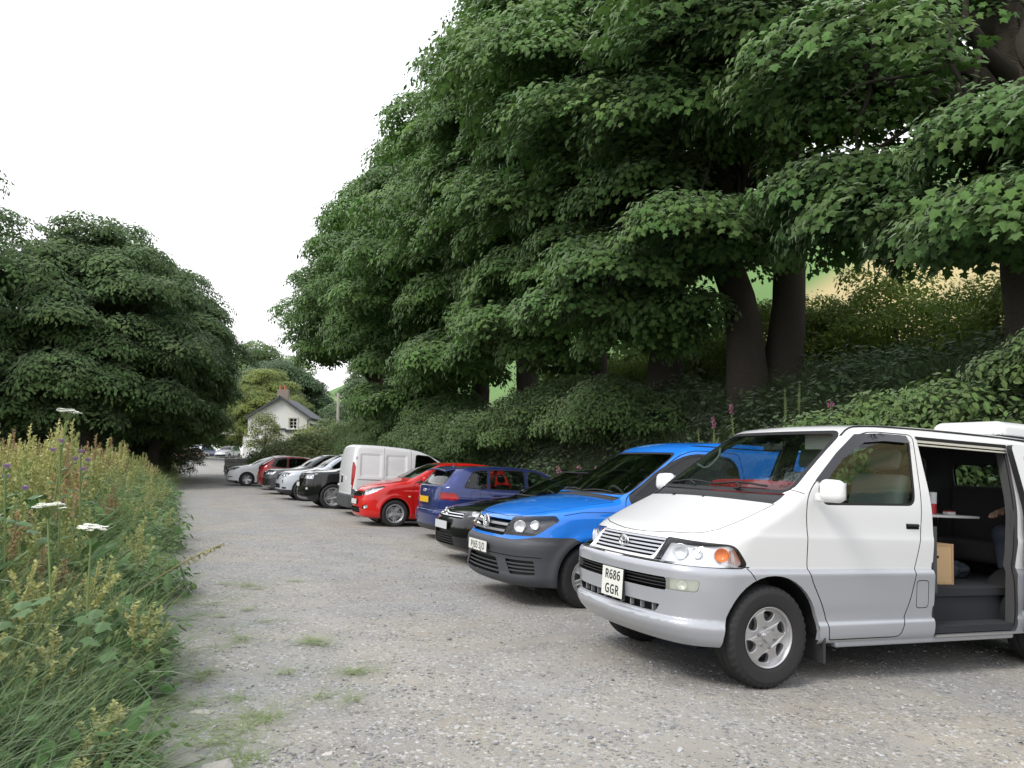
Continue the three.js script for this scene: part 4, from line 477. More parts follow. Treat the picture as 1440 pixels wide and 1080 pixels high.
  c.finish(); cabin(c, { x: 1.12, y: 0.5, rear: 1.95, w: 0.6, z: 0.33, dash: [0.5, 0.94] }); mirrors(c, 0.6, 1.06, 0.9, red); handles(c, [[1.36, 0.87], [2.1, 0.89]], red);
  { const p = c.surf(0, 0.5, PJ.F); numberPlate(g, [], 0.5, 0.108, [p.x - 0.012, 0.505, 0], -PI / 2, '#d4d5d3'); }
  wheels4(c, wheelSet({ R: 0.298, r: 0.205, w: 0.175, dish: -0.01, draw: spokes(5, 0.34, 0.86, 0.1, 0.17, 0, 0.13) }), [0, 2.385], 0.293, 0.7);
  at(c, -2.9, -17.83);
}
{ // white panel van parked nose in
  const wht = paint([0.7, 0.71, 0.72], 0, 0.5), c = new Car({ name: 'panel_van', label: 'plain white panel van parked nose in, tall red tail lamp', category: 'van', group: ROW, paint: wht, h: 0.032, B: 0.2, cowl: 0.4, belt: 1.12,
    top: [[-1, 0.85], [-0.7, 0.95], [-0.2, 1.07], [0.2, 1.14], [0.4, 1.18], [0.5, 1.24], [0.9, 1.48], [1.3, 1.68], [1.6, 1.77], [2.0, 1.82], [2.8, 1.85], [3.4, 1.845], [3.6, 1.83]], front: [[0, -0.8], [0.5, -0.88], [0.8, -0.82], [1.1, -0.5]], rear: [[0, 3.35], [0.22, 3.44], [0.5, 3.46], [0.56, 3.42], [1.1, 3.43], [1.5, 3.4], [1.8, 3.33], [1.9, 3.25]],
    plan: [[-1, 0.82], [-0.4, 0.89], [1, 0.91], [3, 0.91], [3.5, 0.9]], inset: [[0, 0.05], [0.25, 0.02], [0.5, 0.0], [0.9, 0.005], [1.15, 0.03], [1.5, 0.08], [1.85, 0.16]], kc: 0.25, kr: 0.1, k1: 0.12, crown: 0.04, rb: 0.03, rc: 0.04, extra: (x, y, z) => z < 0.6 ? 0 : 0.016 * sstep(1.0, 1.06, y) * sstep(1.62, 1.56, y) * (sstep(1.96, 2.02, x) * sstep(2.54, 2.48, x) + sstep(2.64, 2.7, x) * sstep(3.22, 3.16, x)) });
  const g = c.g, clad = mat([0.06, 0.062, 0.066], 0.6);
  c.win(rp([[-0.7, 1.26], [0.7, 1.26], [0.6, 1.66], [-0.6, 1.66]], 0.08), PJ.F, { name: 'windscreen', m: M.dglass }); both(c, rp([[0.7, 1.16], [1.75, 1.16], [1.72, 1.64], [1.35, 1.62]], 0.06), { m: M.dglass });
  for (const pr of [PJ.BL, PJ.BR]) c.lamp('tail_lamp', rp([[-1.86, 0.72], [-1.77, 0.7], [-1.73, 1.0], [-1.74, 1.25], [-1.8, 1.38], [-1.86, 1.38]], 0.03), pr, { back: M.red, depth: 0.03, lens: mat([0.75, 0.05, 0.05], 0.05, { transmission: 0.7, thickness: 0 }), rim: M.red });
  for (const pr of [PJ.L, PJ.R]) { c.patch('rear_corner_guard', [[3.12, 0.2], [3.6, 0.2], [3.6, 0.7], [3.36, 0.7], [3.14, 0.5]], pr, clad, g, 0.006); c.groove([[1.86, 0.3], [1.86, 1.75]], pr, 0.008, 0.012); c.groove([[2.58, 0.3], [2.58, 1.78]], pr, 0.008, 0.012); c.patch('slide_rail', box4(2.6, 0.925, 3.26, 0.95), pr, M.steel, g, -0.012); }
  c.patch('rear_bumper', box4(-0.9, 0.1, 0.9, 0.54), PJ.B, clad, g, 0.012); c.groove([[0.1, 0.55], [0.1, 1.8]], PJ.B, 0.01, 0.014); c.patch('handle_recess', box4(0.16, 0.82, 0.42, 1.0), PJ.B, M.black, g, -0.02); for (const z of [-0.82, 0.82]) for (const y of [0.75, 1.5]) { const p = c.surf(z, y, PJ.B); part('hinge', bx(0.04, 0.06, 0.05, p.x + 0.012, y, z, 0.01), wht, g); }
  c.arches([{ x: 0, y: 0.33, r: 0.37 }, { x: 2.755, y: 0.33, r: 0.37 }], clad); c.finish(); cabin(c, { x: 1.4, y: 0.7, dash: [0.75, 1.05], bulk: [2.0, 1.35] }); mirrors(c, 0.85, 1.2, 1.02, M.plastic, 1.15);
  wheels4(c, wheelSet({ R: 0.325, r: 0.2, w: 0.2, draw: spokes(8, 0.5, 0.8, 0.12, 0.16) }), [0, 2.755], 0.32, 0.78, M.steel);
  { const [x, z] = rowP(15.7, 3.85); at(c, x, z, TURN + PI); }
}
// ---------------------------------------------------------------- vehicles farther down the row and beyond, built from proportions
function simpleCar(o) {
  const { fo = 0.85, wb = 2.65, ro = 0.8, w = 0.88, H = 1.5, nose = 0.72, hood = 0.98, cx = 0.4, rx = 1.3, belt = 0.96, B = 0.19, R = 0.32, tail = 0.35, h = 0.04, face = 0.12 } = o, xr = wb + ro, c = new Car({ ...o, h, B, belt, cowl: cx,
    top: [[-fo - 0.2, nose - 0.1], [-fo + 0.08, nose], [-fo + 0.3, nose + (hood - nose) * 0.45], [cx - 0.3, hood - 0.05], [cx - 0.05, hood], [cx + 0.05, hood + 0.04], [(cx + rx) / 2, (hood + H) / 2 + 0.03], [rx - 0.05, H - 0.07], [rx + 0.2, H - 0.015], [rx + 0.7, H], [xr - 0.9, H - 0.03], [xr - 0.3, H - 0.1], [xr + 0.2, H - 0.2]],
    front: [[0, -fo + 0.2], [B, -fo + 0.08], [B + 0.1, -fo], [0.55, -fo], [nose - 0.05, -fo + 0.04], [nose + 0.1, -fo + face], [1.3, -fo + 0.5]], rear: [[0, xr - 0.15], [B + 0.05, xr - 0.04], [0.5, xr], [belt - 0.05, xr - 0.03], [belt + 0.05, xr - 0.08], [H, xr - tail - 0.08], [H + 0.1, xr - tail - 0.12]],
    plan: [[-1, w - 0.05], [-0.4, w - 0.01], [wb / 2, w], [wb, w - 0.005], [xr, w - 0.06]], inset: [[0, 0.06], [B, 0.03], [0.4, 0], [belt - 0.15, 0.005], [belt, 0.03], [(belt + H) / 2, 0.1], [H, 0.19]], bow: 0.13, crown: 0.045, kc: 0.22, kr: 0.18, k1: 0.11, fb: 0.22, fc: 0.35, rb: 0.1, rc: 0.2 });
  const yb = belt + 0.03, yt = H - 0.09, xm = (rx + 0.45 + xr) / 2 - 0.35;
  c.win(rp([[-w * 0.82, hood + 0.05], [w * 0.82, hood + 0.05], [w * 0.65, H - 0.085], [-w * 0.65, H - 0.085]], 0.06), PJ.F, { name: 'windscreen', m: o.glass || M.dglass }); c.win(rp([[-w * 0.7, belt + 0.06], [w * 0.7, belt + 0.06], [w * 0.58, H - 0.12], [-w * 0.58, H - 0.12]], 0.06), PJ.B, { name: 'rear_window', m: M.dglass });
  both(c, rp([[cx + 0.38, yb], [xm - 0.04, yb + 0.01], [xm - 0.04, yt], [rx + 0.12, yt, 0.15]], 0.05), { m: o.glass || M.dglass }); both(c, rp([[xm + 0.04, yb + 0.01], [xr - 0.5, yb + 0.03], [xr - 0.62, yt - 0.03], [xm + 0.04, yt]], 0.05), { m: o.glass || M.dglass });
  for (const pr of [PJ.FL, PJ.FR]) if (o.head) c.lamp('headlight', rp(o.head, 0.02), pr, { depth: 0.04, rim: M.reflector, back: o.lampBack, bowls: o.bowls || [] });
  for (const pr of [PJ.BL, PJ.BR]) if (o.rearLamp) c.lamp('tail_lamp', rp(o.rearLamp, 0.02), pr, { back: M.red, depth: 0.03, lens: mat([0.75, 0.04, 0.05], 0.03, { transmission: 0.8, thickness: 0 }), rim: M.red });
  o.detail?.(c); c.arches([{ x: 0, y: R, r: R + 0.045 }, { x: wb, y: R, r: R + 0.045 }], o.archM);
  if (o.clad) { let low; [low, c.soup] = cut(c.soup, [[-2, -1], [6, -1], [6, o.clad], [-2, o.clad]], { ...PJ.L, min: -9 }); c.add('lower_cladding', low, M.plastic); }
  doors(c, [rp([[0.48, B + 0.08], [xm - 0.05, B + 0.08], [xm - 0.002, belt], [xm - 0.002, H - 0.055], [rx + 0.05, H - 0.055], [cx + 0.26, yb, 0.08], [0.45, 0.7]], 0.06), rp([[xm, B + 0.08], [wb - 0.5, B + 0.08], [wb - 0.3, 0.65], [xr - 0.46, yb + 0.02], [xr - 0.55, H - 0.08], [xm + 0.002, H - 0.055], [xm + 0.002, belt]], 0.06)]);
  c.finish({ liner: !!o.cabin }); if (o.cabin) cabin(c, { x: cx + 0.85, y: 0.5, rear: cx + 1.7, dash: [cx + 0.22, hood - 0.08], w: w - 0.2 }); mirrors(c, cx + 0.38, belt + 0.07, w + 0.1, o.mirror || c.paint);
  wheels4(c, wheelSet({ R, r: o.rim || R - 0.105, w: 0.21, seg: 60, draw: o.draw || spokes(5, 0.32, 0.86, 0.09, 0.14) }), [0, wb], R - 0.006, w - 0.12, o.rimM); return c;
}
{ const blk = paint([0.006, 0.0063, 0.007], 0.1, 0.25), c = simpleCar({ name: 'black_off_roader', label: 'black four wheel drive car with pale square headlamps', group: ROW, paint: blk, fo: 0.86, wb: 2.66, ro: 0.95, w: 0.95, H: 1.74, nose: 0.98, hood: 1.16, cx: 0.35, rx: 1.15, belt: 1.14, B: 0.24, R: 0.365, tail: 0.2, face: 0.05, glass: M.glass, cabin: true, mirror: paint([0.6, 0.62, 0.63]), head: [[-0.2, 0.83], [0.16, 0.84], [0.17, 0.99], [-0.18, 0.98]], bowls: [[-0.07, 0.91, 0.055], [0.07, 0.91, 0.05]],
    detail: c => { c.grid('grille', rp([[-0.4, 0.82], [0.4, 0.82], [0.42, 0.97], [-0.42, 0.97]], 0.02), PJ.F, [0.855, 0.9, 0.945], 0.02, M.steel); c.grid('air_intake', rp([[-0.6, 0.35], [0.6, 0.35], [0.6, 0.48], [-0.6, 0.48]], 0.03), PJ.F, [0.41], 0.02, M.plastic); c.patch('skid_plate', box4(-0.7, 0.24, 0.7, 0.32), PJ.F, M.steel, c.g, 0.01); for (const pr of [PJ.FL, PJ.FR]) c.lamp('fog_lamp', rp(box4(-0.12, 0.52, 0.02, 0.6), 0.03), pr, { depth: 0.03, bowls: [[-0.05, 0.56, 0.03]] }); const p = c.surf(0, 0.64, PJ.F); numberPlate(c.g, [], 0.52, 0.112, [p.x - 0.012, 0.66, 0], -PI / 2, '#d5d6d4'); }, draw: spokes(5, 0.34, 0.84, 0.12, 0.16) }); at(c, -5.54, -23.2); }
{ const sil = paint([0.5, 0.53, 0.58], 0.3, 0.35), c = simpleCar({ name: 'silver_off_roader', label: 'silver sport utility car with black wheel arch trim', group: ROW, paint: sil, fo: 0.84, wb: 2.81, ro: 1.0, w: 0.94, H: 1.66, nose: 0.86, hood: 1.1, cx: 0.4, rx: 1.25, belt: 1.08, B: 0.24, R: 0.37, tail: 0.35, archM: M.plastic, clad: 0.36, glass: M.glass, cabin: true, head: [[-0.16, 0.78], [0.1, 0.79], [0.28, 0.92], [-0.12, 0.88]], lampBack: mat([0.1, 0.1, 0.11], 0.3), bowls: [[-0.04, 0.835, 0.045], [0.08, 0.85, 0.04]],
    detail: c => { for (const s of [-1, 1]) c.grid('grille', rp([[s * 0.04, 0.66], [s * 0.3, 0.67], [s * 0.32, 0.86], [s * 0.05, 0.87]], 0.03), PJ.F, [], 0.01, M.chrome); c.grid('air_intake', rp([[-0.55, 0.4], [0.55, 0.4], [0.5, 0.54], [-0.5, 0.54]], 0.03), PJ.F, [0.47], 0.02, M.plastic); for (const pr of [PJ.FL, PJ.FR]) { c.lamp('fog_lamp', circ(-0.02, 0.62, 0.05, 16), pr, { depth: 0.03 }); c.patch('bumper_insert', rp(box4(-0.05, 0.38, 0.14, 0.44), 0.02), pr, M.black, c.g, -0.01); } }, draw: spokes(5, 0.3, 0.88, 0.07, 0.1, 0, 0.16) }); at(c, -7.3, -26.75); }
{ const gry = paint([0.07, 0.075, 0.08], 0.4, 0.35), c = simpleCar({ name: 'grey_off_roader', label: 'dark grey sport utility car with chrome fog lamp surrounds', group: ROW, paint: gry, fo: 0.9, wb: 2.68, ro: 0.9, w: 0.91, H: 1.63, nose: 0.88, hood: 1.08, cx: 0.4, rx: 1.25, belt: 1.05, B: 0.22, R: 0.36, head: [[-0.3, 0.74], [0.12, 0.76], [0.26, 0.88], [-0.28, 0.86]], bowls: [[-0.12, 0.81, 0.045], [0.02, 0.82, 0.04]],
    detail: c => { c.grid('grille', rp([[-0.36, 0.75], [0.36, 0.75], [0.4, 0.86], [-0.4, 0.86]], 0.02), PJ.F, [0.78, 0.825], 0.016, M.chrome); c.grid('air_intake', rp([[-0.5, 0.34], [0.5, 0.34], [0.46, 0.6], [-0.46, 0.6]], 0.03), PJ.F, [0.4, 0.46, 0.52], 0.014, M.plastic); for (const pr of [PJ.FL, PJ.FR]) { c.patch('fog_lamp_surround', rp([[-0.22, 0.3], [0.06, 0.3], [0.1, 0.36], [-0.12, 0.36], [-0.16, 0.6], [-0.22, 0.62]], 0.02), pr, M.chrome, c.g, 0.012); c.patch('fog_recess', rp([[-0.12, 0.38], [0.08, 0.38], [0.06, 0.6], [-0.14, 0.6]], 0.02), pr, M.black, c.g, -0.01); } } }); at(c, -8.9, -30.5); }
{ const red = paint([0.2, 0.012, 0.015], 0.2, 0.35), c = simpleCar({ name: 'dark_red_hatchback', label: 'dark red hatchback parked nose in next to the white electric hatchback', group: ROW, paint: red, fo: 0.82, wb: 2.6, ro: 0.75, w: 0.87, H: 1.5, tail: 0.6, h: 0.045, rearLamp: [[-1.75, 0.8], [-1.55, 0.8], [-1.5, 1.0], [-1.7, 1.02]],
    detail: c => { const p = c.surf(0, 0.6, PJ.B); numberPlate(c.g, [], 0.5, 0.108, [p.x + 0.01, 0.68, 0], PI / 2, '#d8ab1c'); c.groove(rp([[-0.6, 0.5], [0.6, 0.5], [0.62, 0.95], [-0.62, 0.95]], 0.05), PJ.B, 0.01, 0.014, true); } }); at(c, ...rowP(30.6, 3.0), TURN + PI); }
{ const wht = paint([0.72, 0.73, 0.735], 0, 0.45), c = simpleCar({ name: 'white_hatchback', label: 'white electric hatchback with black lower lip and slim dark headlamps', group: ROW, paint: wht, fo: 0.9, wb: 2.7, ro: 0.85, w: 0.89, H: 1.54, nose: 0.78, hood: 1.02, cx: 0.15, rx: 1.15, belt: 0.99, B: 0.17, R: 0.318, tail: 0.5, h: 0.035, head: [[-0.28, 0.68], [0.1, 0.72], [0.34, 0.88], [0.3, 0.91], [-0.24, 0.76]], lampBack: mat([0.05, 0.05, 0.055], 0.3), bowls: [[-0.1, 0.72, 0.04], [0.02, 0.745, 0.035]],
    detail: c => { c.patch('front_mask', rp([[-0.4, 0.52], [0.4, 0.52], [0.55, 0.74], [-0.55, 0.74]], 0.04), PJ.F, M.gloss, c.g, -0.004); c.patch('front_lip', box4(-0.9, 0.1, 0.9, 0.24), PJ.F, M.gloss, c.g, 0.006); for (const pr of [PJ.FL, PJ.FR]) c.patch('fog_recess', rp([[-0.25, 0.36], [0.08, 0.4], [0.1, 0.45], [-0.06, 0.42], [-0.25, 0.4]], 0.01), pr, M.black, c.g, -0.01); }, draw: spokes(5, 0.3, 0.9, 0.12, 0.2) }); at(c, -13.0, -37.75); }
{ const red = paint([0.5, 0.015, 0.015], 0.05, 0.4), c = simpleCar({ name: 'red_car', label: 'red car mostly hidden beyond the white electric hatchback', group: ROW, paint: red, h: 0.05, H: 1.5, w: 0.86 }); at(c, -14.2, -41.6); }
// ---------------------------------------------------------------- what lies and sits inside the camper van
{
  const van = scene.children.find(o => o.name === 'camper_van'); van.updateMatrixWorld(true);
  const put = (o, x, y, z, ry = 0) => { const p = V3(x, y, z).applyMatrix4(van.matrixWorld); o.position.copy(p); o.quaternion.copy(van.quaternion).multiply(eul(0, ry, 0)); return o; };
  { const g = thing('roof_box', 'white rounded roof box on the camper van roof', 'roof box'); part('lid', netGeo((x, y, z) => { const q = Math.hypot(Math.max(Math.abs(x) - 0.3, 0), Math.max(Math.abs(y) - 0.03, 0) * 1.2, Math.max(Math.abs(z) - 0.26, 0)) - 0.1; return Math.max(q, -y - 0.02); }, [-0.6, -0.1, -0.45], [0.6, 0.2, 0.45], 0.025), paint([0.74, 0.745, 0.75], 0, 0.5), g); part('base', bx(0.74, 0.04, 0.66, 0, -0.03, 0, 0.015), M.plastic, g); for (const x of [-0.2, 0.2]) part('foot', bx(0.05, 0.06, 0.7, x, -0.07, 0, 0.01), M.black, g); put(g, 3.42, 1.93, 0.02); }
  const ply = mat([0.52, 0.35, 0.19], 0.7, { bumpMap: dataTex(128, (u, v) => { const n = 0.5 + 0.4 * tnoise(u * 0.2, v, 40); return [n, n, n]; }), bumpScale: 0.002 });
  const b = thing('wooden_box', 'plain plywood box with a finger hole on the camper van floor', 'box'); part('panel', bx(0.014, 0.33, 0.24, -0.13, 0.165, 0), ply, b); part('panel', bx(0.014, 0.33, 0.24, 0.13, 0.165, 0), ply, b); part('panel', bx(0.246, 0.014, 0.24, 0, 0.323, 0), ply, b); part('panel', bx(0.246, 0.014, 0.24, 0, 0.008, 0), ply, b);
  { const s = new THREE.Shape([[-0.122, 0.016], [0.122, 0.016], [0.122, 0.315], [-0.122, 0.315]].map(p => new THREE.Vector2(...p))); const h = new THREE.Path(); h.absarc(-0.02, 0.22, 0.014, 0, 2 * PI, true); s.holes.push(h); part('front_panel', new THREE.ExtrudeGeometry(s, { depth: 0.014, bevelEnabled: false }).translate(0, 0, 0.1), ply, b); part('back_panel', bx(0.244, 0.3, 0.01, 0, 0.165, -0.11), ply, b); } put(b, 2.12, 0.61, 0.36, -0.12);
  const t = thing('folding_table', 'narrow white edged table inside the camper van doorway', 'table'); part('top', bx(0.72, 0.022, 0.5, 0, 0, 0, 0.008), mat([0.62, 0.62, 0.62], 0.5), t); part('leg', new THREE.CylinderGeometry(0.02, 0.02, 0.56, 10).translate(0.1, -0.29, -0.1), M.steel, t); put(t, 2.42, 1.16, 0.1);
  const fl = thing('steel_bottle', 'tall slim copper coloured bottle on the camper van table', 'bottle'); part('body', new THREE.LatheGeometry([[0, 0], [0.034, 0.003], [0.036, 0.17], [0.03, 0.2], [0.018, 0.225], [0.016, 0.25]].map(p => new THREE.Vector2(...p)), 24), mat([0.6, 0.42, 0.32], 0.25, { metalness: 0.9 }), fl); part('cap', new THREE.CylinderGeometry(0.019, 0.019, 0.035, 16).translate(0, 0.262, 0), M.steel, fl); put(fl, 2.26, 1.172, 0.22);
  const cu = thing('tumbler', 'white topped red plastic tumbler on the camper van table', 'cup'); part('base', new THREE.CylinderGeometry(0.04, 0.036, 0.09, 20).translate(0, 0.045, 0), mat([0.5, 0.03, 0.03], 0.3), cu); part('cup', new THREE.CylinderGeometry(0.043, 0.04, 0.1, 20).translate(0, 0.14, 0), mat([0.7, 0.72, 0.74], 0.4), cu); put(cu, 2.39, 1.172, 0.18);
  const tr = thing('small_tin', 'small red and white tin on the camper van table', 'tin'); part('tin', bx(0.09, 0.025, 0.06, 0, 0.0125, 0, 0.005), mat([0.7, 0.68, 0.66], 0.5), tr); part('lid', bx(0.092, 0.008, 0.062, 0, 0.029, 0, 0.003), mat([0.45, 0.08, 0.06], 0.5), tr); put(tr, 2.56, 1.172, 0.22);
  const rb = netGeo((x, y, z) => { const q = Math.hypot(Math.max(Math.abs(x) - 0.14, 0), Math.max(Math.abs(y) - 0.035, 0), Math.max(Math.abs(z) - 0.32, 0)) - 0.03; return q - 0.015 * noise3(x * 7, y * 9, z * 6); }, [-0.25, -0.12, -0.4], [0.25, 0.12, 0.4], 0.02), bl = part('red_blanket', rb, mat([0.38, 0.025, 0.035], 0.95), scene); tag(bl, 'folded red blanket lying on the camper van dashboard', 'blanket'); put(bl, 0.42, 1.31, 0.18);
  const bg = netGeo((x, y, z) => Math.hypot(x / 1.6, y * 1.6, z / 1.1) - 0.12 - 0.03 * noise3(x * 9, y * 9, z * 9), [-0.35, -0.16, -0.25], [0.35, 0.16, 0.25], 0.02), bag = part('dark_bag', bg, mat([0.05, 0.06, 0.075], 0.9), scene); tag(bag, 'crumpled dark blue bag on the camper van floor', 'bag'); put(bag, 2.7, 0.68, 0.1);
  // a person sitting at the back of the van, only an arm in a striped sleeve in view
  const P = thing('person', 'seated person in dark top with white striped sleeve inside camper van', 'person'), sm = (a, b2, k = 0.05) => -smax(-a, -b2, k), cap = (p, a, b2, ra, rb2) => { const ab = [b2[0] - a[0], b2[1] - a[1], b2[2] - a[2]], ap = [p[0] - a[0], p[1] - a[1], p[2] - a[2]], h = clamp((ap[0] * ab[0] + ap[1] * ab[1] + ap[2] * ab[2]) / (ab[0] ** 2 + ab[1] ** 2 + ab[2] ** 2), 0, 1); return Math.hypot(ap[0] - ab[0] * h, ap[1] - ab[1] * h, ap[2] - ab[2] * h) - mix(ra, rb2, h); };
  const J = { pel: [0, 0.1, 0], ch: [0.06, 0.45, 0], nk: [0.06, 0.6, 0], hd: [0.03, 0.74, 0], sl: [0.05, 0.52, 0.19], sr: [0.05, 0.52, -0.19], el: [-0.12, 0.3, 0.24], er: [-0.14, 0.32, -0.25], wl: [-0.33, 0.24, 0.12], wr: [-0.38, 0.3, -0.16], kl: [-0.45, 0.1, 0.12], kr: [-0.45, 0.1, -0.12], fl: [-0.42, -0.22, 0.12], fr: [-0.42, -0.22, -0.12] };
  const torso = p => { let d = cap(p, J.pel, J.ch, 0.145, 0.15); d = sm(d, cap(p, J.sl, J.sr, 0.075, 0.075), 0.1); return d; }, arms = p => Math.min(sm(cap(p, J.sl, J.el, 0.062, 0.048), cap(p, J.el, J.wl, 0.046, 0.031), 0.03), sm(cap(p, J.sr, J.er, 0.062, 0.048), cap(p, J.er, J.wr, 0.046, 0.031), 0.03)), legs = p => Math.min(sm(cap(p, [0, 0.08, 0.09], J.kl, 0.095, 0.062), cap(p, J.kl, J.fl, 0.06, 0.042), 0.04), sm(cap(p, [0, 0.08, -0.09], J.kr, 0.095, 0.062), cap(p, J.kr, J.fr, 0.06, 0.042), 0.04));
  const fing = (p, w, s) => { let d = cap(p, w, [w[0] - 0.07, w[1] - 0.015, w[2]], 0.032, 0.03); for (let k = 0; k < 4; k++) { const z = w[2] + (k - 1.5) * 0.019, a = [w[0] - 0.085, w[1] - 0.015, z], L = [0.035, 0.04, 0.037, 0.028][k], m = [a[0] - L, a[1] - 0.012, z]; d = sm(d, Math.min(cap(p, a, m, 0.0095, 0.009), cap(p, m, [m[0] - L * 0.6, m[1] - L * 0.7, z], 0.009, 0.008)), 0.008); } return sm(d, cap(p, [w[0] - 0.03, w[1], w[2] + s * 0.03], [w[0] - 0.075, w[1] - 0.02, w[2] + s * 0.055], 0.012, 0.009), 0.012); };
  const head = p => { const q = [p[0] - J.hd[0], p[1] - J.hd[1], p[2] - J.hd[2]]; let d = Math.hypot(q[0] / 1.12, q[1] / 1.3, q[2] / 0.95) * 1.0 - 0.088; d = sm(d, cap(p, [J.hd[0] - 0.05, J.hd[1] - 0.07, 0], [J.hd[0] - 0.06, J.hd[1] - 0.075, 0], 0.045, 0.04), 0.04); d = sm(d, cap(p, [J.hd[0] - 0.1, J.hd[1] + 0.01, 0], [J.hd[0] - 0.118, J.hd[1] - 0.025, 0], 0.01, 0.014), 0.02); for (const s of [-1, 1]) d = sm(d, cap(p, [J.hd[0] + 0.01, J.hd[1] - 0.02, s * 0.086], [J.hd[0] + 0.015, J.hd[1] + 0.025, s * 0.092], 0.012, 0.014), 0.01); return sm(d, cap(p, J.nk, [J.hd[0] + 0.02, J.hd[1] - 0.06, 0], 0.058, 0.055), 0.03); };
  const skin = mat([0.55, 0.34, 0.26], 0.6), navy = mat([0.012, 0.014, 0.022], 0.9), body = merge([netGeo((x, y, z) => sm(Math.min(sm(torso([x, y, z]), arms([x, y, z]), 0.03), legs([x, y, z])), cap([x, y, z], J.ch, J.nk, 0.07, 0.058), 0.05), [-0.6, -0.32, -0.4], [0.3, 0.7, 0.4], 0.016), netGeo((x, y, z) => head([x, y, z]), [-0.15, 0.55, -0.14], [0.2, 0.9, 0.14], 0.007), ...[[J.wl, -1], [J.wr, 1]].map(([w, s]) => netGeo((x, y, z) => fing([x, y, z], w, s), [w[0] - 0.2, w[1] - 0.1, w[2] - 0.09], [w[0] + 0.05, w[1] + 0.06, w[2] + 0.09], 0.0045))]); part('body', body, skin, P);
  const shirt = (x, y, z) => Math.max(sm(torso([x, y, z]), Math.min(sm(cap([x, y, z], J.sl, J.el, 0.066, 0.052), cap([x, y, z], J.el, J.wl, 0.05, 0.04), 0.03), sm(cap([x, y, z], J.sr, J.er, 0.066, 0.052), cap([x, y, z], J.er, J.wr, 0.05, 0.04), 0.03)), 0.03) - 0.012, -x - 0.24, -y + 0.08); part('jumper', netGeo(shirt, [-0.4, 0, -0.4], [0.32, 0.72, 0.4], 0.014), navy, P); part('trousers', netGeo((x, y, z) => Math.max(sm(legs([x, y, z]), cap([x, y, z], [0, 0.08, -0.06], [0, 0.08, 0.06], 0.13, 0.13), 0.05) - 0.012, y - 0.2, -y - 0.2), [-0.6, -0.3, -0.35], [0.25, 0.25, 0.35], 0.018), mat([0.05, 0.06, 0.09], 0.9), P);
  part('hair', netGeo((x, y, z) => Math.max(Math.hypot((x - J.hd[0]) / 1.14, (y - J.hd[1]) / 1.3, z / 0.98) - 0.096, -(x - J.hd[0]) - 0.06 - (y - J.hd[1]) * 0.6, -(y - J.hd[1]) - 0.03), [-0.15, 0.6, -0.14], [0.2, 0.92, 0.14], 0.01), mat([0.05, 0.03, 0.02], 0.8), P); for (const s of [-1, 1]) part('eye', new THREE.SphereGeometry(0.009, 10, 8).translate(J.hd[0] - 0.088, J.hd[1] + 0.012, s * 0.032), mat([0.05, 0.04, 0.03], 0.2), P);
  for (const s of [-1, 1]) for (const k of [-1, 0, 1]) { const a = s > 0 ? J.sl : J.sr, e = s > 0 ? J.el : J.er, o = V3(-0.25, 0.45, s * 0.85).normalize(), q = V3(0.8, 0, 0.1).multiplyScalar(0.021 * k), pts = [0.02, 0.35, 0.7, 1].map(u => V3(mix(a[0], e[0], u), mix(a[1], e[1], u), mix(a[2], e[2], u)).addScaledVector(o, mix(0.081, 0.065, u) - Math.abs(k) * 0.005).add(q)); part('sleeve_stripe', tube(pts, 0.0045, 12, 5), mat([0.7, 0.7, 0.7], 0.9), P); }
  put(P, 3.52, 0.92, 0.47);
  part('rear_seat', [bx(0.5, 0.2, 1.3, 3.45, 0.83, 0.05, 0.06), bx(0.14, 0.7, 1.3, 3.72, 1.1, 0.05, 0.05)], mat([0.05, 0.045, 0.045], 0.95), van);
}
// ---------------------------------------------------------------- trees
function leafShape(kind) { // flat outline of one leaf, stalk at the origin, pointing +z, about 1 long
  if (kind === 'maple') return [[0, 0.07], [0.22, -0.02], [0.46, 0], [0.36, 0.2], [0.62, 0.5], [0.3, 0.52], [0.22, 0.72], [0, 1.02], [-0.22, 0.72], [-0.3, 0.52], [-0.62, 0.5], [-0.36, 0.2], [-0.46, 0], [-0.22, -0.02]];
  if (kind === 'oval') return [[0, 0], [0.22, 0.25], [0.26, 0.55], [0, 1], [-0.26, 0.55], [-0.22, 0.25]];
  if (kind === 'dock') return [[0, 0], [0.12, 0.06], [0.17, 0.2], [0.22, 0.36], [0.2, 0.55], [0.16, 0.74], [0.08, 0.9], [0, 1], [-0.09, 0.88], [-0.15, 0.72], [-0.21, 0.54], [-0.2, 0.36], [-0.18, 0.2], [-0.11, 0.06]];
  return [[0, 0], [0.3, 0.4], [0, 1], [-0.3, 0.4]];
}
function leafTris(shape, m, P, N, fold = 0.12) { // a fan folded along the midrib
  const c = V3(0, 0.02, 0.42), n0 = shape.length, nm = new THREE.Matrix3().getNormalMatrix(m), v = shape.map(([x, z]) => V3(x, -Math.abs(x) * fold * 2.2 - z * z * 0.12, z)), put = a => { const q = a.clone().applyMatrix4(m); P.push(q.x, q.y, q.z); };
  for (let i = 0; i < n0; i++) { const a = v[i], b = v[(i + 1) % n0]; put(c); put(b); put(a); const n = new THREE.Vector3().subVectors(b, c).cross(new THREE.Vector3().subVectors(a, c)); if (n.y < 0) n.negate(); n.normalize().lerp(V3(0, 1, 0), 0.35).applyMatrix3(nm).normalize(); for (let k = 0; k < 3; k++) N.push(n.x, n.y, n.z); }
}
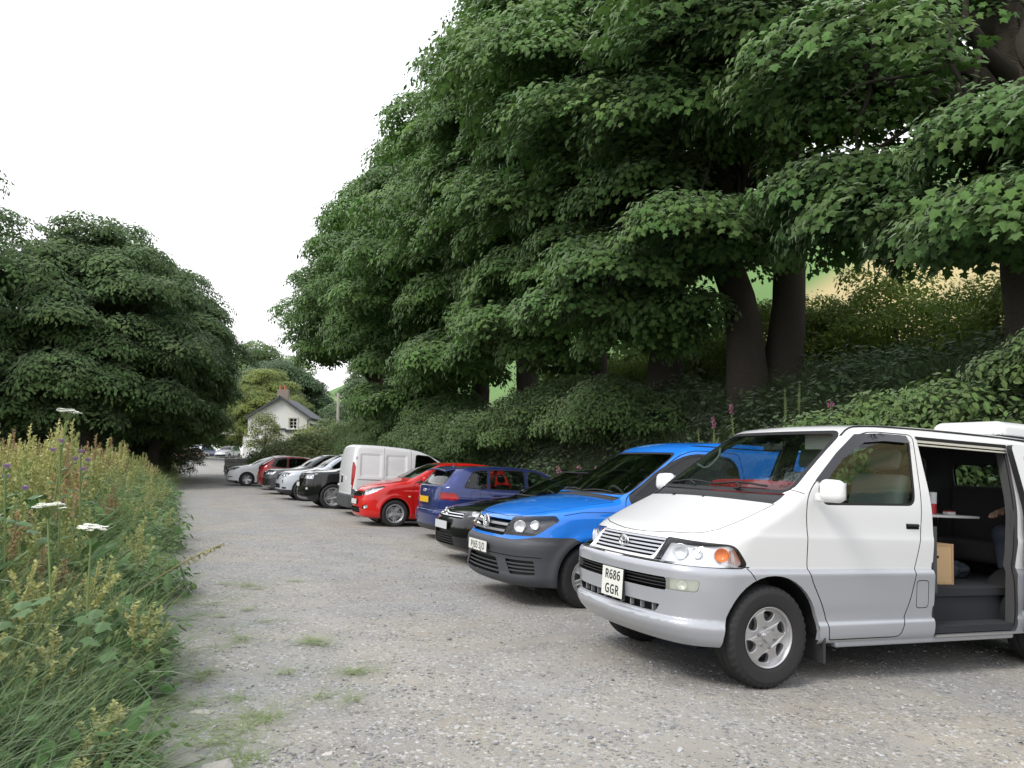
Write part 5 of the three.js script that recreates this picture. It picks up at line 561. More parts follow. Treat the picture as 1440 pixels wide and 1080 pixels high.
function spray(seed, o) { // a twig end with a layer of leaves
  const R = rng(seed), P = [], N = [], { n = 11, size = 0.17, span = 0.42, kind = 'maple', droop = 0.5, up = 0.08 } = o, sh = leafShape(kind);
  for (let i = 0; i < n; i++) { const a = i * 2.4 + R() * 0.8, r = span * Math.sqrt((i + 0.5) / n), s = size * (0.7 + 0.6 * R()); leafTris(sh, new THREE.Matrix4().compose(V3(r * Math.cos(a), up * (R() - 0.5) * 2 - r * r * droop * 0.5, r * Math.sin(a)), eul(droop * (0.3 + 0.9 * R()), PI / 2 - a + (R() - 0.5) * 1.4, (R() - 0.5) * 0.8), V3(s, s, s)), P, N); }
  const g = new THREE.BufferGeometry(); g.setAttribute('position', new THREE.Float32BufferAttribute(P, 3)); g.setAttribute('normal', new THREE.Float32BufferAttribute(N, 3)); return g;
}
const leafMat = mat([1, 1, 1], 1, { transmission: 0.34, thickness: 0 });
const barkTex = dataTex(256, (u, v) => { const n = 0.5 + 0.5 * tnoise(u, v * 0.35, 26) * 0.7 + 0.3 * tnoise(u, v, 60, 2); return [n, n, n]; });
barkTex.repeat.set(14, 5);
const bark = mat([0.085, 0.072, 0.058], 1, { bumpMap: barkTex, bumpScale: 0.03 });
const SPR = { near: [spray(1, { n: 18, size: 0.125, span: 0.34 }), spray(2, { n: 19, size: 0.12, span: 0.36 })], far: [spray(3, { n: 19, size: 0.19, span: 0.48, kind: 'oval' }), spray(4, { n: 20, size: 0.18, span: 0.5, kind: 'oval' })], leafy: [spray(5, { n: 9, size: 0.13, span: 0.22, kind: 'oval', up: 0.14 }), spray(6, { n: 10, size: 0.12, span: 0.24, kind: 'oval', up: 0.16 })] };
const UP = V3(0, 1, 0);
function clumpSprays(R, c, r, n, out, cols, tint, sc = 1, ctr) { // sprays over the upper and outer skin of one clump
  for (let i = 0; i < n; i++) { const y = 1 - Math.pow(R(), 0.8) * 1.3, a = R() * 2 * PI, q = Math.sqrt(Math.max(0, 1 - y * y)), d = V3(q * Math.cos(a), y, q * Math.sin(a)), k = 0.72 + 0.36 * R(); const p = V3(c.x + d.x * r.x * k, c.y + d.y * r.y * k, c.z + d.z * r.z * k), out2 = V3(p.x - ctr.x, (p.y - ctr.y) * 0.3, p.z - ctr.z).normalize(); const nrm = d.clone().multiplyScalar(0.5).add(UP).addScaledVector(out2, 0.45).add(V3(R() - 0.5, R() - 0.5, R() - 0.5).multiplyScalar(0.7)).normalize();
    const qn = new THREE.Quaternion().setFromUnitVectors(UP, nrm).multiply(eul(0, R() * 6.28, 0)); out.push(M4(p, qn, sc * (0.75 + 0.5 * R()))); const v = tint[3] * (0.75 + 0.5 * R()); cols.push(new THREE.Color(tint[0] * v * (0.9 + 0.25 * R()), tint[1] * v, tint[2] * v)); }
}
function limbGeo(R, a, b, r0, r1, sag = 0.15) { const L = a.distanceTo(b), pts = [a.clone()]; for (let i = 1; i < 4; i++) { const p = a.clone().lerp(b, i / 4); p.y += Math.sin(i / 4 * PI) * L * sag; p.add(V3(R() - 0.5, R() - 0.5, R() - 0.5).multiplyScalar(L * 0.12)); pts.push(p); } pts.push(b.clone()); return taper(pts, [r0, mix(r0, r1, 0.45), mix(r0, r1, 0.75), r1], r0 > 0.12 ? 8 : 5); }
function tree(o) { // o: pos, H, rad, base (height where the crown starts), trunk radius, clumps, lean, seed ...
  const R = rng(o.seed), g = thing(o.name || 'sycamore_tree', o.label, 'tree', o.pos, 0, o.group), { H, rad, r0, n, per, off = [0, 0] } = o, cb = o.base, sp = o.sprays || SPR.near, tint = o.tint || [0.09, 0.185, 0.038, 1], cc = V3(off[0], mix(cb, H, 0.45), off[1]), mats = [[], []], cols = [[], []], cls = [];
  for (let i = 0; i < n; i++) { // clump centres: mostly near the envelope, some inside
    const u = (i + 0.5) / n, y = 1 - 1.82 * u + (R() - 0.5) * 0.12, a = i * 2.39996 + R() * 0.7, q = Math.sqrt(Math.max(0, 1 - y * y)), k = i % 5 === 0 ? 0.5 + 0.25 * R() : 0.76 + 0.3 * R(), wide = y < 0 ? 1 : 1 - 0.3 * y;
    const d = V3(q * Math.cos(a), y, q * Math.sin(a)), c = V3(cc.x + d.x * rad * k * wide, y > 0 ? cc.y + d.y * (H - cc.y) * k : cc.y + d.y * (cc.y - cb) * k, cc.z + d.z * rad * k * wide), s = rad * (0.19 + 0.17 * R()) * (o.cs || 1); if (Math.hypot(o.pos[0] + c.x, o.pos[2] + c.z) < 11.5 + s) continue; if (o.open && c.x * 0.9164 - c.z * 0.4003 > 0.6 && R() < o.open) continue; cls.push([c, V3(s * 1.15, s * 0.58, s * 1.15)]); }
  for (const e of o.extra || []) cls.push([V3(...e.slice(0, 3)), V3(e[3] * 1.2, e[3] * 0.55, e[3] * 1.2)]);
  cls.forEach(([c, r], i) => { const v = 0.85 + 0.3 * R(); clumpSprays(R, c, r, Math.round(per * (0.8 + 0.4 * R())), mats[i % 2], cols[i % 2], [tint[0], tint[1], tint[2], tint[3] * v], o.ss || 1, cc); });
  // trunk and limbs
  const fork = o.fork || cb * 0.75 + 1, top = V3(cc.x * 0.5, H * 0.72, cc.z * 0.5), tw = o.twin ? [[-0.42, 0.1], [0.42, -0.1]] : [[0, 0]];
  tw.forEach(([dx, dz], k) => { const b = V3(dx, -0.5, dz), pts = [b, V3(dx * 1.1, 0.6, dz * 1.1), V3(dx * 1.5 + (R() - 0.5) * 0.3, fork * 0.6, dz + (R() - 0.5) * 0.3), V3(dx * 2 + cc.x * 0.15, fork, dz * 2 + cc.z * 0.15), top.clone().add(V3(dx * 2, 0, dz * 2))]; part('trunk', taper(pts, [r0 * 1.5, r0 * 1.08, r0, r0 * 0.85, r0 * 0.12], 12), o.bark || bark, g); void k; });
  const nl = o.limbs || 9, at0 = V3(cc.x * 0.12, fork, cc.z * 0.12), buckets = Array.from({ length: nl }, () => []); cls.forEach((c, i) => buckets[i % nl].push(c)); const byA = cls.slice().sort((p, q) => Math.atan2(p[0].z - cc.z, p[0].x - cc.x) - Math.atan2(q[0].z - cc.z, q[0].x - cc.x)), per2 = Math.ceil(byA.length / nl);
  for (let l = 0; l < nl; l++) { const set = byA.slice(l * per2, l * per2 + per2); if (!set.length) continue; const m = V3(0, 0, 0); set.forEach(c => m.add(c[0])); m.divideScalar(set.length); const s = at0.clone().lerp(top, 0.5 * ((l * 0.618) % 1)), e = s.clone().lerp(m, 0.8), ge = [limbGeo(R, s, e, r0 * 0.5, r0 * 0.17, 0.08)]; set.forEach((c, i) => { if (i % (o.twigStep || 1) === 0) { const f = 0.35 + 0.6 * R(), st = s.clone().lerp(e, f); st.y += Math.sin(f * PI) * s.distanceTo(e) * 0.05; ge.push(limbGeo(R, st, V3(c[0].x, c[0].y - c[1].y * 0.4, c[0].z), r0 * 0.13, r0 * 0.035, 0.05)); } }); part('limb', ge, o.bark || bark, g); }
  const cg = new THREE.Group(); cg.name = 'crown'; cg.userData.kind = 'stuff'; g.add(cg); for (const k of [0, 1]) if (mats[k].length) inst('foliage', sp[k], leafMat, mats[k], cg, cols[k]);
  return g;
}
const BANKTREES = 'sycamores standing along the top of the bank';
{
  const list = [ // along the row, across it, height, radius, trunk, twin, label
    [3.0, 9.4, 14.5, 6.0, 0.42, 0, 'sycamore with low spreading boughs rising over the open camper van'], [9.4, 9.2, 15, 5.6, 0.36, 1, 'twin trunked sycamore on the bank behind the blue van'], [13.8, 9.4, 15.5, 5.3, 0.4, 0, 'thick trunked sycamore behind the foxgloves on the bank'],
    [18.2, 9.6, 15.5, 5.2, 0.36, 0, 'sycamore behind the dark blue hatchback'], [23.2, 9.4, 15.5, 5.2, 0.36, 0, 'sycamore behind the small red hatchback'], [28.4, 9.2, 15.5, 5.2, 0.36, 0, 'sycamore behind the white panel van'], [33.6, 9.0, 15.5, 5.2, 0.36, 0, 'sycamore behind the black and silver four wheel drive cars'], [39.2, 9.0, 14.8, 5.0, 0.36, 0, 'sycamore behind the white electric hatchback'], [45.4, 8.7, 14.2, 4.9, 0.36, 0, 'sycamore at the end of the bank row, beside the white house'] ];
  list.forEach(([t, s, H, rad, r0, twin, label], i) => { const [x, z] = rowP(t, s), y = bankY(x, z), near = t < 20;
    const extra = [], R = rng(900 + i); for (let k = 0; k < (near ? 13 : t > 36 ? 0 : 9); k++) { const a = (R() - 0.5) * 5.4, o = -1.6 - R() * (t < 5 ? 1.6 : near ? 3.0 : 2.6), hh = (near ? 1.2 : 0.7) + R() * 2.6 - (o + 2.2) * 0.15; extra.push([DX * a + 0.9164 * o, hh, DZ * a - 0.4003 * o, 0.85 + 0.35 * R()]); }
    tree({ pos: [x, y, z], H, rad, r0, twin, base: t > 36 ? 4.2 : 3.0, n: near ? 78 : 70, per: near ? 112 : 68, off: [-0.9164 * 0.8, 0.4003 * 0.8], open: near ? 0.72 : 0, seed: 40 + i, label, group: BANKTREES, extra, sprays: near ? SPR.near : SPR.far, ss: near ? 1 : 1.0, twigStep: near ? 1 : 2, fork: 3.4 }); });
  // trees on the left of the lane
  const LT = 'trees standing on the left of the lane', left = [[-24.5, -31, 13.2, 5.0, 'tall broad tree at the outer end of the left hand trees'], [-19.0, -34.5, 11.6, 4.4, 'full round tree standing behind the tall weeds'], [-20.6, -42, 12.6, 4.6, 'broad tree behind the weeds, its crown joining its neighbours'], [-18.5, -40, 10.4, 3.3, 'tree with bare dark lower trunk beside the lane'], [-21.0, -47, 10.6, 3.4, 'slim tree leaning over the lane toward the white house']];
  left.forEach(([x, z, H, rad, label], i) => tree({ pos: [x, groundY(x, z) + 0.1, z], H, rad, r0: 0.24, base: 1.6, n: 84, per: 66, seed: 70 + i, label, group: LT, sprays: SPR.far, ss: 0.95, twigStep: 2, fork: 2.2, tint: [0.09, 0.165, 0.045, 1] }));
  const FT = 'trees far behind the white house', far = [[-40, -122, 17, 9, 'large pale round tree rising behind the white house', [0.12, 0.2, 0.06, 1.05]], [-30, -98, 12, 6, 'dark tree arching over the far end of the lane', [0.07, 0.13, 0.05, 1]], [-25.5, -80, 9, 3.6, 'yellow green tree behind the left of the house', [0.17, 0.22, 0.05, 1.1]], [-13.5, -88, 12, 6, 'dark tree right behind the house chimney', [0.08, 0.15, 0.05, 1]], [-54, -108, 14, 8, 'dark tree beyond the parked cars at the end of the lane', [0.07, 0.13, 0.05, 1]], [-38, -80, 11, 5.5, 'dark bushy tree left of the far cars', [0.075, 0.14, 0.05, 1]], [-47, -64, 11, 6, 'dark tree behind the left hand trees', [0.075, 0.14, 0.05, 1]], [-66, -135, 12, 8, 'hazy green tree closing the far end of the lane', [0.1, 0.17, 0.06, 1]], [-53, -142, 11, 8, 'hazy green tree behind the farthest white car', [0.1, 0.17, 0.06, 1]], [-82, -128, 14, 9, 'hazy green tree seen under the left hand crowns', [0.09, 0.16, 0.06, 1]]];
  far.forEach(([x, z, H, rad, label, tint], i) => tree({ name: 'broadleaf_tree', pos: [x, 1, z], H, rad, r0: 0.3, base: i === 1 ? 3.5 : 1.2, n: 60, per: 60, seed: 90 + i, label, group: FT, sprays: SPR.far, ss: rad / 4.2, twigStep: 4, fork: 2.5, tint }));
  // shrubs under and behind the sycamores, and the thick hedge growth on the bank
  const US = 'shrubs under the sycamores on the bank', un = [], R = rng(333), TN = ['sycamore over the camper van', 'twin trunked sycamore', 'thick trunked sycamore', 'sycamore behind the dark blue hatchback', 'sycamore behind the small red hatchback', 'sycamore behind the white panel van'];
  [3.0, 9.4, 13.8, 18.2, 23.2, 28.4].forEach((t, k) => { un.push([t + 0.3, 13 + R() * 2, 1.9 + R() * 1.2, 2.1 + R() * 0.5, 'leafy shrub growing behind the ' + TN[k], [0.2, 0.3, 0.045, 1]]); if (k < 5) un.push([t + 2.9, 12.6 + R() * 2.5, 1.8 + R() * 1.1, 2.0 + R() * 0.5, 'leafy shrub in the gap past the ' + TN[k], [0.19, 0.29, 0.045, 1]]); });
  un.push([-1.0, 13.2, 2.8, 2.3, 'leafy shrub at the outer end of the wooded bank', [0.2, 0.3, 0.045, 1]], [-4.5, 13, 2.6, 2.3, 'leafy shrub past the end of the camper van', [0.2, 0.3, 0.045, 1]]);
  ['the black estate car', 'the gap beside the black estate car', 'the dark blue hatchback', 'the small red hatchback', 'the white panel van roof', 'the nose of the white panel van', 'the black four wheel drive car', 'the silver sport utility car', 'the dark grey sport utility car', 'the dark red hatchback', 'the white electric hatchback', 'the hidden red car'].forEach((nm, k) => un.push([13.2 + k * 3.1, 6.4 + R() * 0.8 + (k < 3 ? 0.7 : 0), 1.5 + R() * 0.7 + (k > 2 ? 0.6 : 0), 1.7 + R() * 0.4, 'dense dark bramble bush on the slope behind ' + nm, [0.09, 0.165, 0.042, 1]]));
  ['the open side door', 'the camper van roof', 'the camper van windscreen', 'the camper van roof box'].forEach((nm, k) => un.push([[-1.0, 1.3, 3.6, -3.4][k], 6.8 + R() * 0.6, 1.2 + R() * 0.4, 1.5, 'bramble thicket on the bank behind ' + nm, [0.105, 0.185, 0.045, 1]]));
  [[-32, -36, 3.2, 'outermost dark bush under the left hand trees'], [-26.5, -38.5, 3.0, 'dark bush under the tall broad left tree'], [-23, -37, 2.6, 'dark bush under the round left tree'], [-20.5, -44, 2.6, 'dark bush behind the bare trunk beside the lane'], [-30, -50, 4.0, 'tall dark bush closing the view under the left trees'], [-25.5, -48, 3.4, 'dark bush between the left hand trunks'], [-38, -44, 4.2, 'dark bush at the far edge of the left trees']].forEach(([x, z, H, nm]) => un.push([rowT(x, z), rowS(x, z), H, H * 0.85, nm, [0.08, 0.14, 0.05, 1], 1]));
  un.forEach(([t, s, H, rad, label, tint, lf], i) => { const [x, z] = rowP(t, s); tree({ name: 'shrub', pos: [x, (lf ? groundY(x, z) + 0.2 : bankY(x, z)) - 0.1, z], H, rad, r0: 0.05, base: 0.1, n: 26, per: label.startsWith('leafy') ? 70 : 95, seed: 400 + i, label, group: lf ? 'bushes under the left hand trees' : label.startsWith('leafy') ? US : 'bramble growth on the bank', sprays: SPR.leafy, ss: 0.85, cs: 1.25, twigStep: 3, limbs: 5, fork: 0.3, tint }); });
}
// ---------------------------------------------------------------- weeds, grass, bank cover
const vergeY = (x, z) => { const s = rowS(x, z); return groundY(x, z) + 0.01 + 0.28 * sstep(EDGE, EDGE - 1.5, s); };
function bladeTuft(seed, n, h, w, lean, spread) { const R = rng(seed), P = [], N = []; for (let i = 0; i < n; i++) { const a = R() * 6.28, d = R() * 6.28, r = spread * Math.sqrt(R()), l = h * (0.55 + 0.6 * R()), ln = lean * (0.4 + R()) * l, x0 = r * Math.cos(a), z0 = r * Math.sin(a), dx = Math.cos(d), dz = Math.sin(d), K = 4; let prev; for (let k = 0; k <= K; k++) { const u = k / K, c = [x0 + dx * ln * u * u, l * u * (1 - 0.25 * u * lean), z0 + dz * ln * u * u], ww = w * (1 - u) * 0.5, L = [c[0] - dz * ww, c[1], c[2] + dx * ww], Q2 = [c[0] + dz * ww, c[1], c[2] - dx * ww]; if (prev) { P.push(...prev[1], ...prev[0], ...L); if (k < K) P.push(...prev[1], ...L, ...Q2); for (let q = 0; q < (k < K ? 6 : 3); q++) N.push(-dx * 0.85, 0.5, -dz * 0.85); } prev = [L, Q2]; } } const g = new THREE.BufferGeometry(); g.setAttribute('position', new THREE.Float32BufferAttribute(P, 3)); g.setAttribute('normal', new THREE.Float32BufferAttribute(N, 3)); return g; }
function seedStalk(seed, h, nb, leaves) { // a dock in seed: stem, whorled side branches packed with small seed scales, a few long leaves low down
  const R = rng(seed), P = [], N = [], sh = leafShape('x'), lf = leafShape('oval'); const st = tube([[0, 0, 0], [0.02, h * 0.5, 0.02], [0.05, h, -0.02]], 0.006, 6, 4).toNonIndexed(); P.push(...st.attributes.position.array); N.push(...st.attributes.normal.array);
  for (let b = 0; b <= nb; b++) { const main = b === nb, y0 = main ? h * 0.62 : h * (0.38 + 0.45 * b / nb), a = b * 2.4, L = main ? h * 0.4 : h * (0.3 - 0.18 * b / nb), n = main ? 60 : 34; for (let i = 0; i < n; i++) { const u = (i + R()) / n, x = main ? 0.04 : Math.cos(a) * (0.03 + L * 0.4 * u), z = main ? -0.01 : Math.sin(a) * (0.03 + L * 0.4 * u), y = y0 + L * u, s = 0.027 + 0.016 * R(); leafTris(sh, new THREE.Matrix4().compose(V3(x + (R() - 0.5) * 0.03 * (1.1 - u * 0.6), y, z + (R() - 0.5) * 0.03 * (1.1 - u * 0.6)), eul(-0.4 - R(), R() * 6.28, 0), V3(s, s, s)), P, N, 0.05); } }
  for (let i = 0; i < leaves; i++) { const s = 0.16 + 0.12 * R(), y = h * (0.08 + 0.4 * R()), a = R() * 6.28; leafTris(lf, new THREE.Matrix4().compose(V3(Math.cos(a) * 0.03, y, Math.sin(a) * 0.03), eul(0.1 + 0.8 * R(), a, (R() - 0.5) * 0.5), V3(s * 0.8, s, s)), P, N); }
  const g = new THREE.BufferGeometry(); g.setAttribute('position', new THREE.Float32BufferAttribute(P, 3)); g.setAttribute('normal', new THREE.Float32BufferAttribute(N, 3)); return g;
}
const C3 = (r, g, b) => new THREE.Color(r, g, b);
{
  const R = rng(77), tufts = [bladeTuft(1, 22, 1, 0.014, 0.5, 0.12), bladeTuft(2, 20, 1, 0.011, 0.62, 0.14)], short = bladeTuft(3, 26, 1, 0.012, 0.8, 0.08);
  const hF = (t, s) => mix(0.42, 1.66, sstep(-2.4, 2.2, t)) * mix(1, 0.84, sstep(6, 12, t)) * mix(0.4, 1, sstep(EDGE + 0.3, EDGE - 1.1, s)) * (0.85 + 0.3 * noise2(t * 0.6, s * 0.6 + 3));
  const wig = t => 0.28 * noise2(t * 0.7, 1) + 0.15 * noise2(t * 2.3, 5);
  const gm = [[], []], gc = [[], []], lm = [[], []], lc = [[], []], dm = [[], [], []], dc = [[], [], []];
  for (let i = 0; i < 6500; i++) { const t = -4.6 + Math.pow(R(), 1.7) * 40, w = 0.3 + Math.min(6, (t + 6) * 0.75), s = EDGE + wig(t) - Math.pow(R(), 1.25) * w, [x, z] = rowP(t, s); if (z > -1.3) continue; const h = hF(t, s) * (0.5 + 0.45 * R()), k = i % 2, near = t < 0.5 ? 1 : 0; gm[k].push(M4(V3(x, vergeY(x, z) - 0.03, z), eul((R() - 0.5) * 0.4, R() * 6.28, (R() - 0.5) * 0.4 - near * 0.25), V3(1 + h * 0.4, Math.min(h, 0.9), 1 + h * 0.4))); const y = R(); gc[k].push(C3(mix(0.1, 0.24, y * y), mix(0.19, 0.27, y), mix(0.06, 0.09, y))); }
  for (let i = 0; i < 7800; i++) { const t = -4.4 + Math.pow(R(), 1.6) * 34, w = 0.3 + Math.min(5, (t + 6) * 0.7), s = EDGE + 0.05 + wig(t) - Math.pow(R(), 1.4) * w, [x, z] = rowP(t, s); if (z > -1.4) continue; const h = hF(t, s), k = i % 2, sc = (0.5 + 0.5 * R()) * mix(0.75, 1.3, sstep(0, 8, t)); lm[k].push(M4(V3(x, vergeY(x, z) + h * (0.04 + 0.66 * R()) * 0.8, z), eul((R() - 0.5) * 0.9, R() * 6.28, (R() - 0.5) * 0.9), sc)); const v = 0.75 + 0.5 * R(); lc[k].push(C3(0.085 * v * (0.8 + 0.6 * R()), 0.175 * v, 0.045 * v)); }
  for (let i = 0; i < 1100; i++) { const t = -4.3 + R() * 5.5, s = EDGE - 0.3 + wig(t) - Math.pow(R(), 1.1) * (0.4 + (t + 5) * 0.6), [x, z] = rowP(t, s); if (z > -1.3) continue; gm[1].push(M4(V3(x, vergeY(x, z) - 0.03, z), eul(0, R() * 6.28, 0).premultiply(eul(0, 0, -0.2 * R())), V3(0.9, (0.32 + 0.3 * R()) * mix(0.8, 1.4, sstep(-3, 1, t)), 0.9))); const y = R(); gc[1].push(C3(mix(0.13, 0.24, y), mix(0.24, 0.32, y), mix(0.1, 0.15, y))); }
  const stalks = [seedStalk(11, 1, 7, 5), seedStalk(12, 1, 9, 4), seedStalk(13, 1, 6, 7)];
  for (let i = 0; i < 1150; i++) { const t = -2.4 + Math.pow(R(), 1.35) * 32, w = 0.3 + Math.min(5, (t + 6) * 0.7), s = EDGE - 0.05 + wig(t) - R() * w, [x, z] = rowP(t, s); if (z > -1.8) continue; const h = hF(t, s) * (0.78 + 0.3 * R()), k = i % 3, out = sstep(EDGE - 0.9, EDGE, s); dm[k].push(M4(V3(x, vergeY(x, z) - 0.02, z), eul((R() - 0.5) * 0.25, R() * 6.28, 0).premultiply(eul(0.05 * (R() - 0.5), 0, -0.35 * out * R() - 0.03)), V3(0.6 + h * 0.5, h, 0.6 + h * 0.5))); const q = R(), rust = noise2(t * 0.5 + 20, s * 0.8) > 0.35 && q > 0.35; dc[k].push(rust ? C3(0.36, 0.25, 0.12) : C3(mix(0.3, 0.52, q), mix(0.36, 0.5, q), mix(0.12, 0.2, q))); }
  const dl = [], dlc = [], dleaf = (() => { const P = [], N = []; for (let k = 0; k < 7; k++) { const a = k * 0.9 + 0.2, s = 0.8 + 0.35 * Math.sin(k * 5); leafTris(leafShape('dock'), new THREE.Matrix4().compose(V3(0.03 * Math.sin(a), 0.02 * k, 0.03 * Math.cos(a)), eul(-0.75 + 0.12 * (k % 4), a, 0.2 * Math.sin(k * 3)), V3(s * 0.9, s, s)), P, N, 0.16); } const g = new THREE.BufferGeometry(); g.setAttribute('position', new THREE.Float32BufferAttribute(P, 3)); g.setAttribute('normal', new THREE.Float32BufferAttribute(N, 3)); return g; })();
  for (let i = 0; i < 850; i++) { const t = -4.2 + R() * 12, s = EDGE - 0.05 + wig(t) - Math.pow(R(), 1.3) * (0.4 + (t + 5) * 0.45), [x, z] = rowP(t, s); if (z > -1.6) continue; const h = hF(t, s); dl.push(M4(V3(x, vergeY(x, z) + h * (0.06 + 0.42 * R()), z), eul((R() - 0.5) * 0.4, R() * 6.28, (R() - 0.5) * 0.4), (0.15 + 0.15 * R()) * mix(0.6, 1.1, sstep(-3, 1, t)))); const v = 0.75 + 0.5 * R(); dlc.push(C3(0.085 * v, 0.19 * v, 0.05 * v)); }
  tag(inst('dock_leaves', dleaf, leafMat, dl, scene, dlc), 'large tongue shaped dock leaves low along the verge edge', 'weeds');
  const wm = mat([1, 1, 1], 1, { transmission: 0.3, thickness: 0 });
  for (const k of [0, 1]) { tag(inst('tall_grass', tufts[k], wm, gm[k], scene, gc[k]), k ? 'loose arching grass growing along the left verge' : 'upright rough grass growing along the left verge', 'grass'); tag(inst('weed_leaves', SPR.leafy[k], leafMat, lm[k], scene, lc[k]), k ? 'green dock and nettle leaves among the verge weeds' : 'broad green weed leaves low in the verge', 'weeds'); }
  for (const k of [0, 1, 2]) tag(inst('dock_stalks', stalks[k], wm, dm[k], scene, dc[k]), ['tall yellow green dock in seed on the verge', 'thick tan dock seed heads on the verge', 'leafy dock stalks on the verge'][k], 'weeds');
  // sparse grass on the gravel by the edge
  const sg = [], sc = []; for (let i = 0; i < 520; i++) { const t = -4.2 + R() * 9, s = EDGE + 0.1 + Math.pow(R(), 2) * 1.6, [x, z] = rowP(t, s); if (noise2(x * 1.6, z * 1.6) < 0.1 + (s - EDGE) * 0.25) continue; sg.push(M4(V3(x, groundY(x, z), z), eul(0, R() * 6.28, 0), V3(0.55, 0.02 + 0.04 * R(), 0.55))); sc.push(C3(0.22, 0.29, 0.1)); } tag(inst('gravel_grass', short, wm, sg, scene, sc), 'thin grass sprouting through the gravel edge', 'grass');
  // bank cover
  const bg = [[], []], bc = [[], []], bl = [[], []], blc = [[], []];
  for (let i = 0; i < 9500; i++) { const t = -9 + Math.pow(R(), 1.4) * 60, s = 4.7 + R() * 8.5, [x, z] = rowP(t, s), k = i % 2, n = 0.5 + 0.5 * noise2(x * 0.4, z * 0.4); if (s > 10 && R() < 0.6) continue; bg[k].push(M4(V3(x, bankY(x, z) - 0.03, z), eul((R() - 0.5) * 0.4, R() * 6.28, (R() - 0.5) * 0.4), V3(1.5, 0.35 + 0.5 * n * R(), 1.5))); const v = 0.7 + 0.6 * R(); bc[k].push(C3(0.1 * v, 0.165 * v, 0.05 * v)); }
  for (let i = 0; i < 9000; i++) { const t = -9 + Math.pow(R(), 1.4) * 56, s = 4.8 + R() * 7, [x, z] = rowP(t, s), k = i % 2; if (noise2(x * 0.35, z * 0.35 + 9) < -0.15) continue; bl[k].push(M4(V3(x, bankY(x, z) + 0.1 + 0.45 * R(), z), eul((R() - 0.5) * 0.8 - 0.3, R() * 6.28, (R() - 0.5) * 0.8), 0.9 + 0.8 * R())); const v = 0.7 + 0.6 * R(); blc[k].push(C3(0.085 * v, 0.15 * v, 0.055 * v)); }
  for (const k of [0, 1]) { tag(inst('bank_grass', tufts[k], wm, bg[k], scene, bc[k]), k ? 'rough arching grass covering the bank' : 'rough upright grass covering the bank', 'grass'); tag(inst('bank_undergrowth', SPR.leafy[k], leafMat, bl[k], scene, blc[k]), k ? 'leafy undergrowth spread over the bank' : 'low nettles and leaves spread over the bank', 'undergrowth'); }
  // far verge on the left of the lane, below the trees
  const fv = [], fc = []; for (let i = 0; i < 2600; i++) { const t = 30 + R() * 36, s = EDGE + 0.2 - R() * 5, [x, z] = rowP(t, s); fv.push(M4(V3(x, groundY(x, z), z), eul(0, R() * 6.28, 0), V3(2.2, 0.35 + 0.5 * R(), 2.2))); const q = R(); fc.push(C3(mix(0.16, 0.3, q), mix(0.26, 0.28, q), 0.08)); } tag(inst('lane_grass', tufts[0], wm, fv, scene, fc), 'long grass beside the far lane below the trees', 'grass');
}
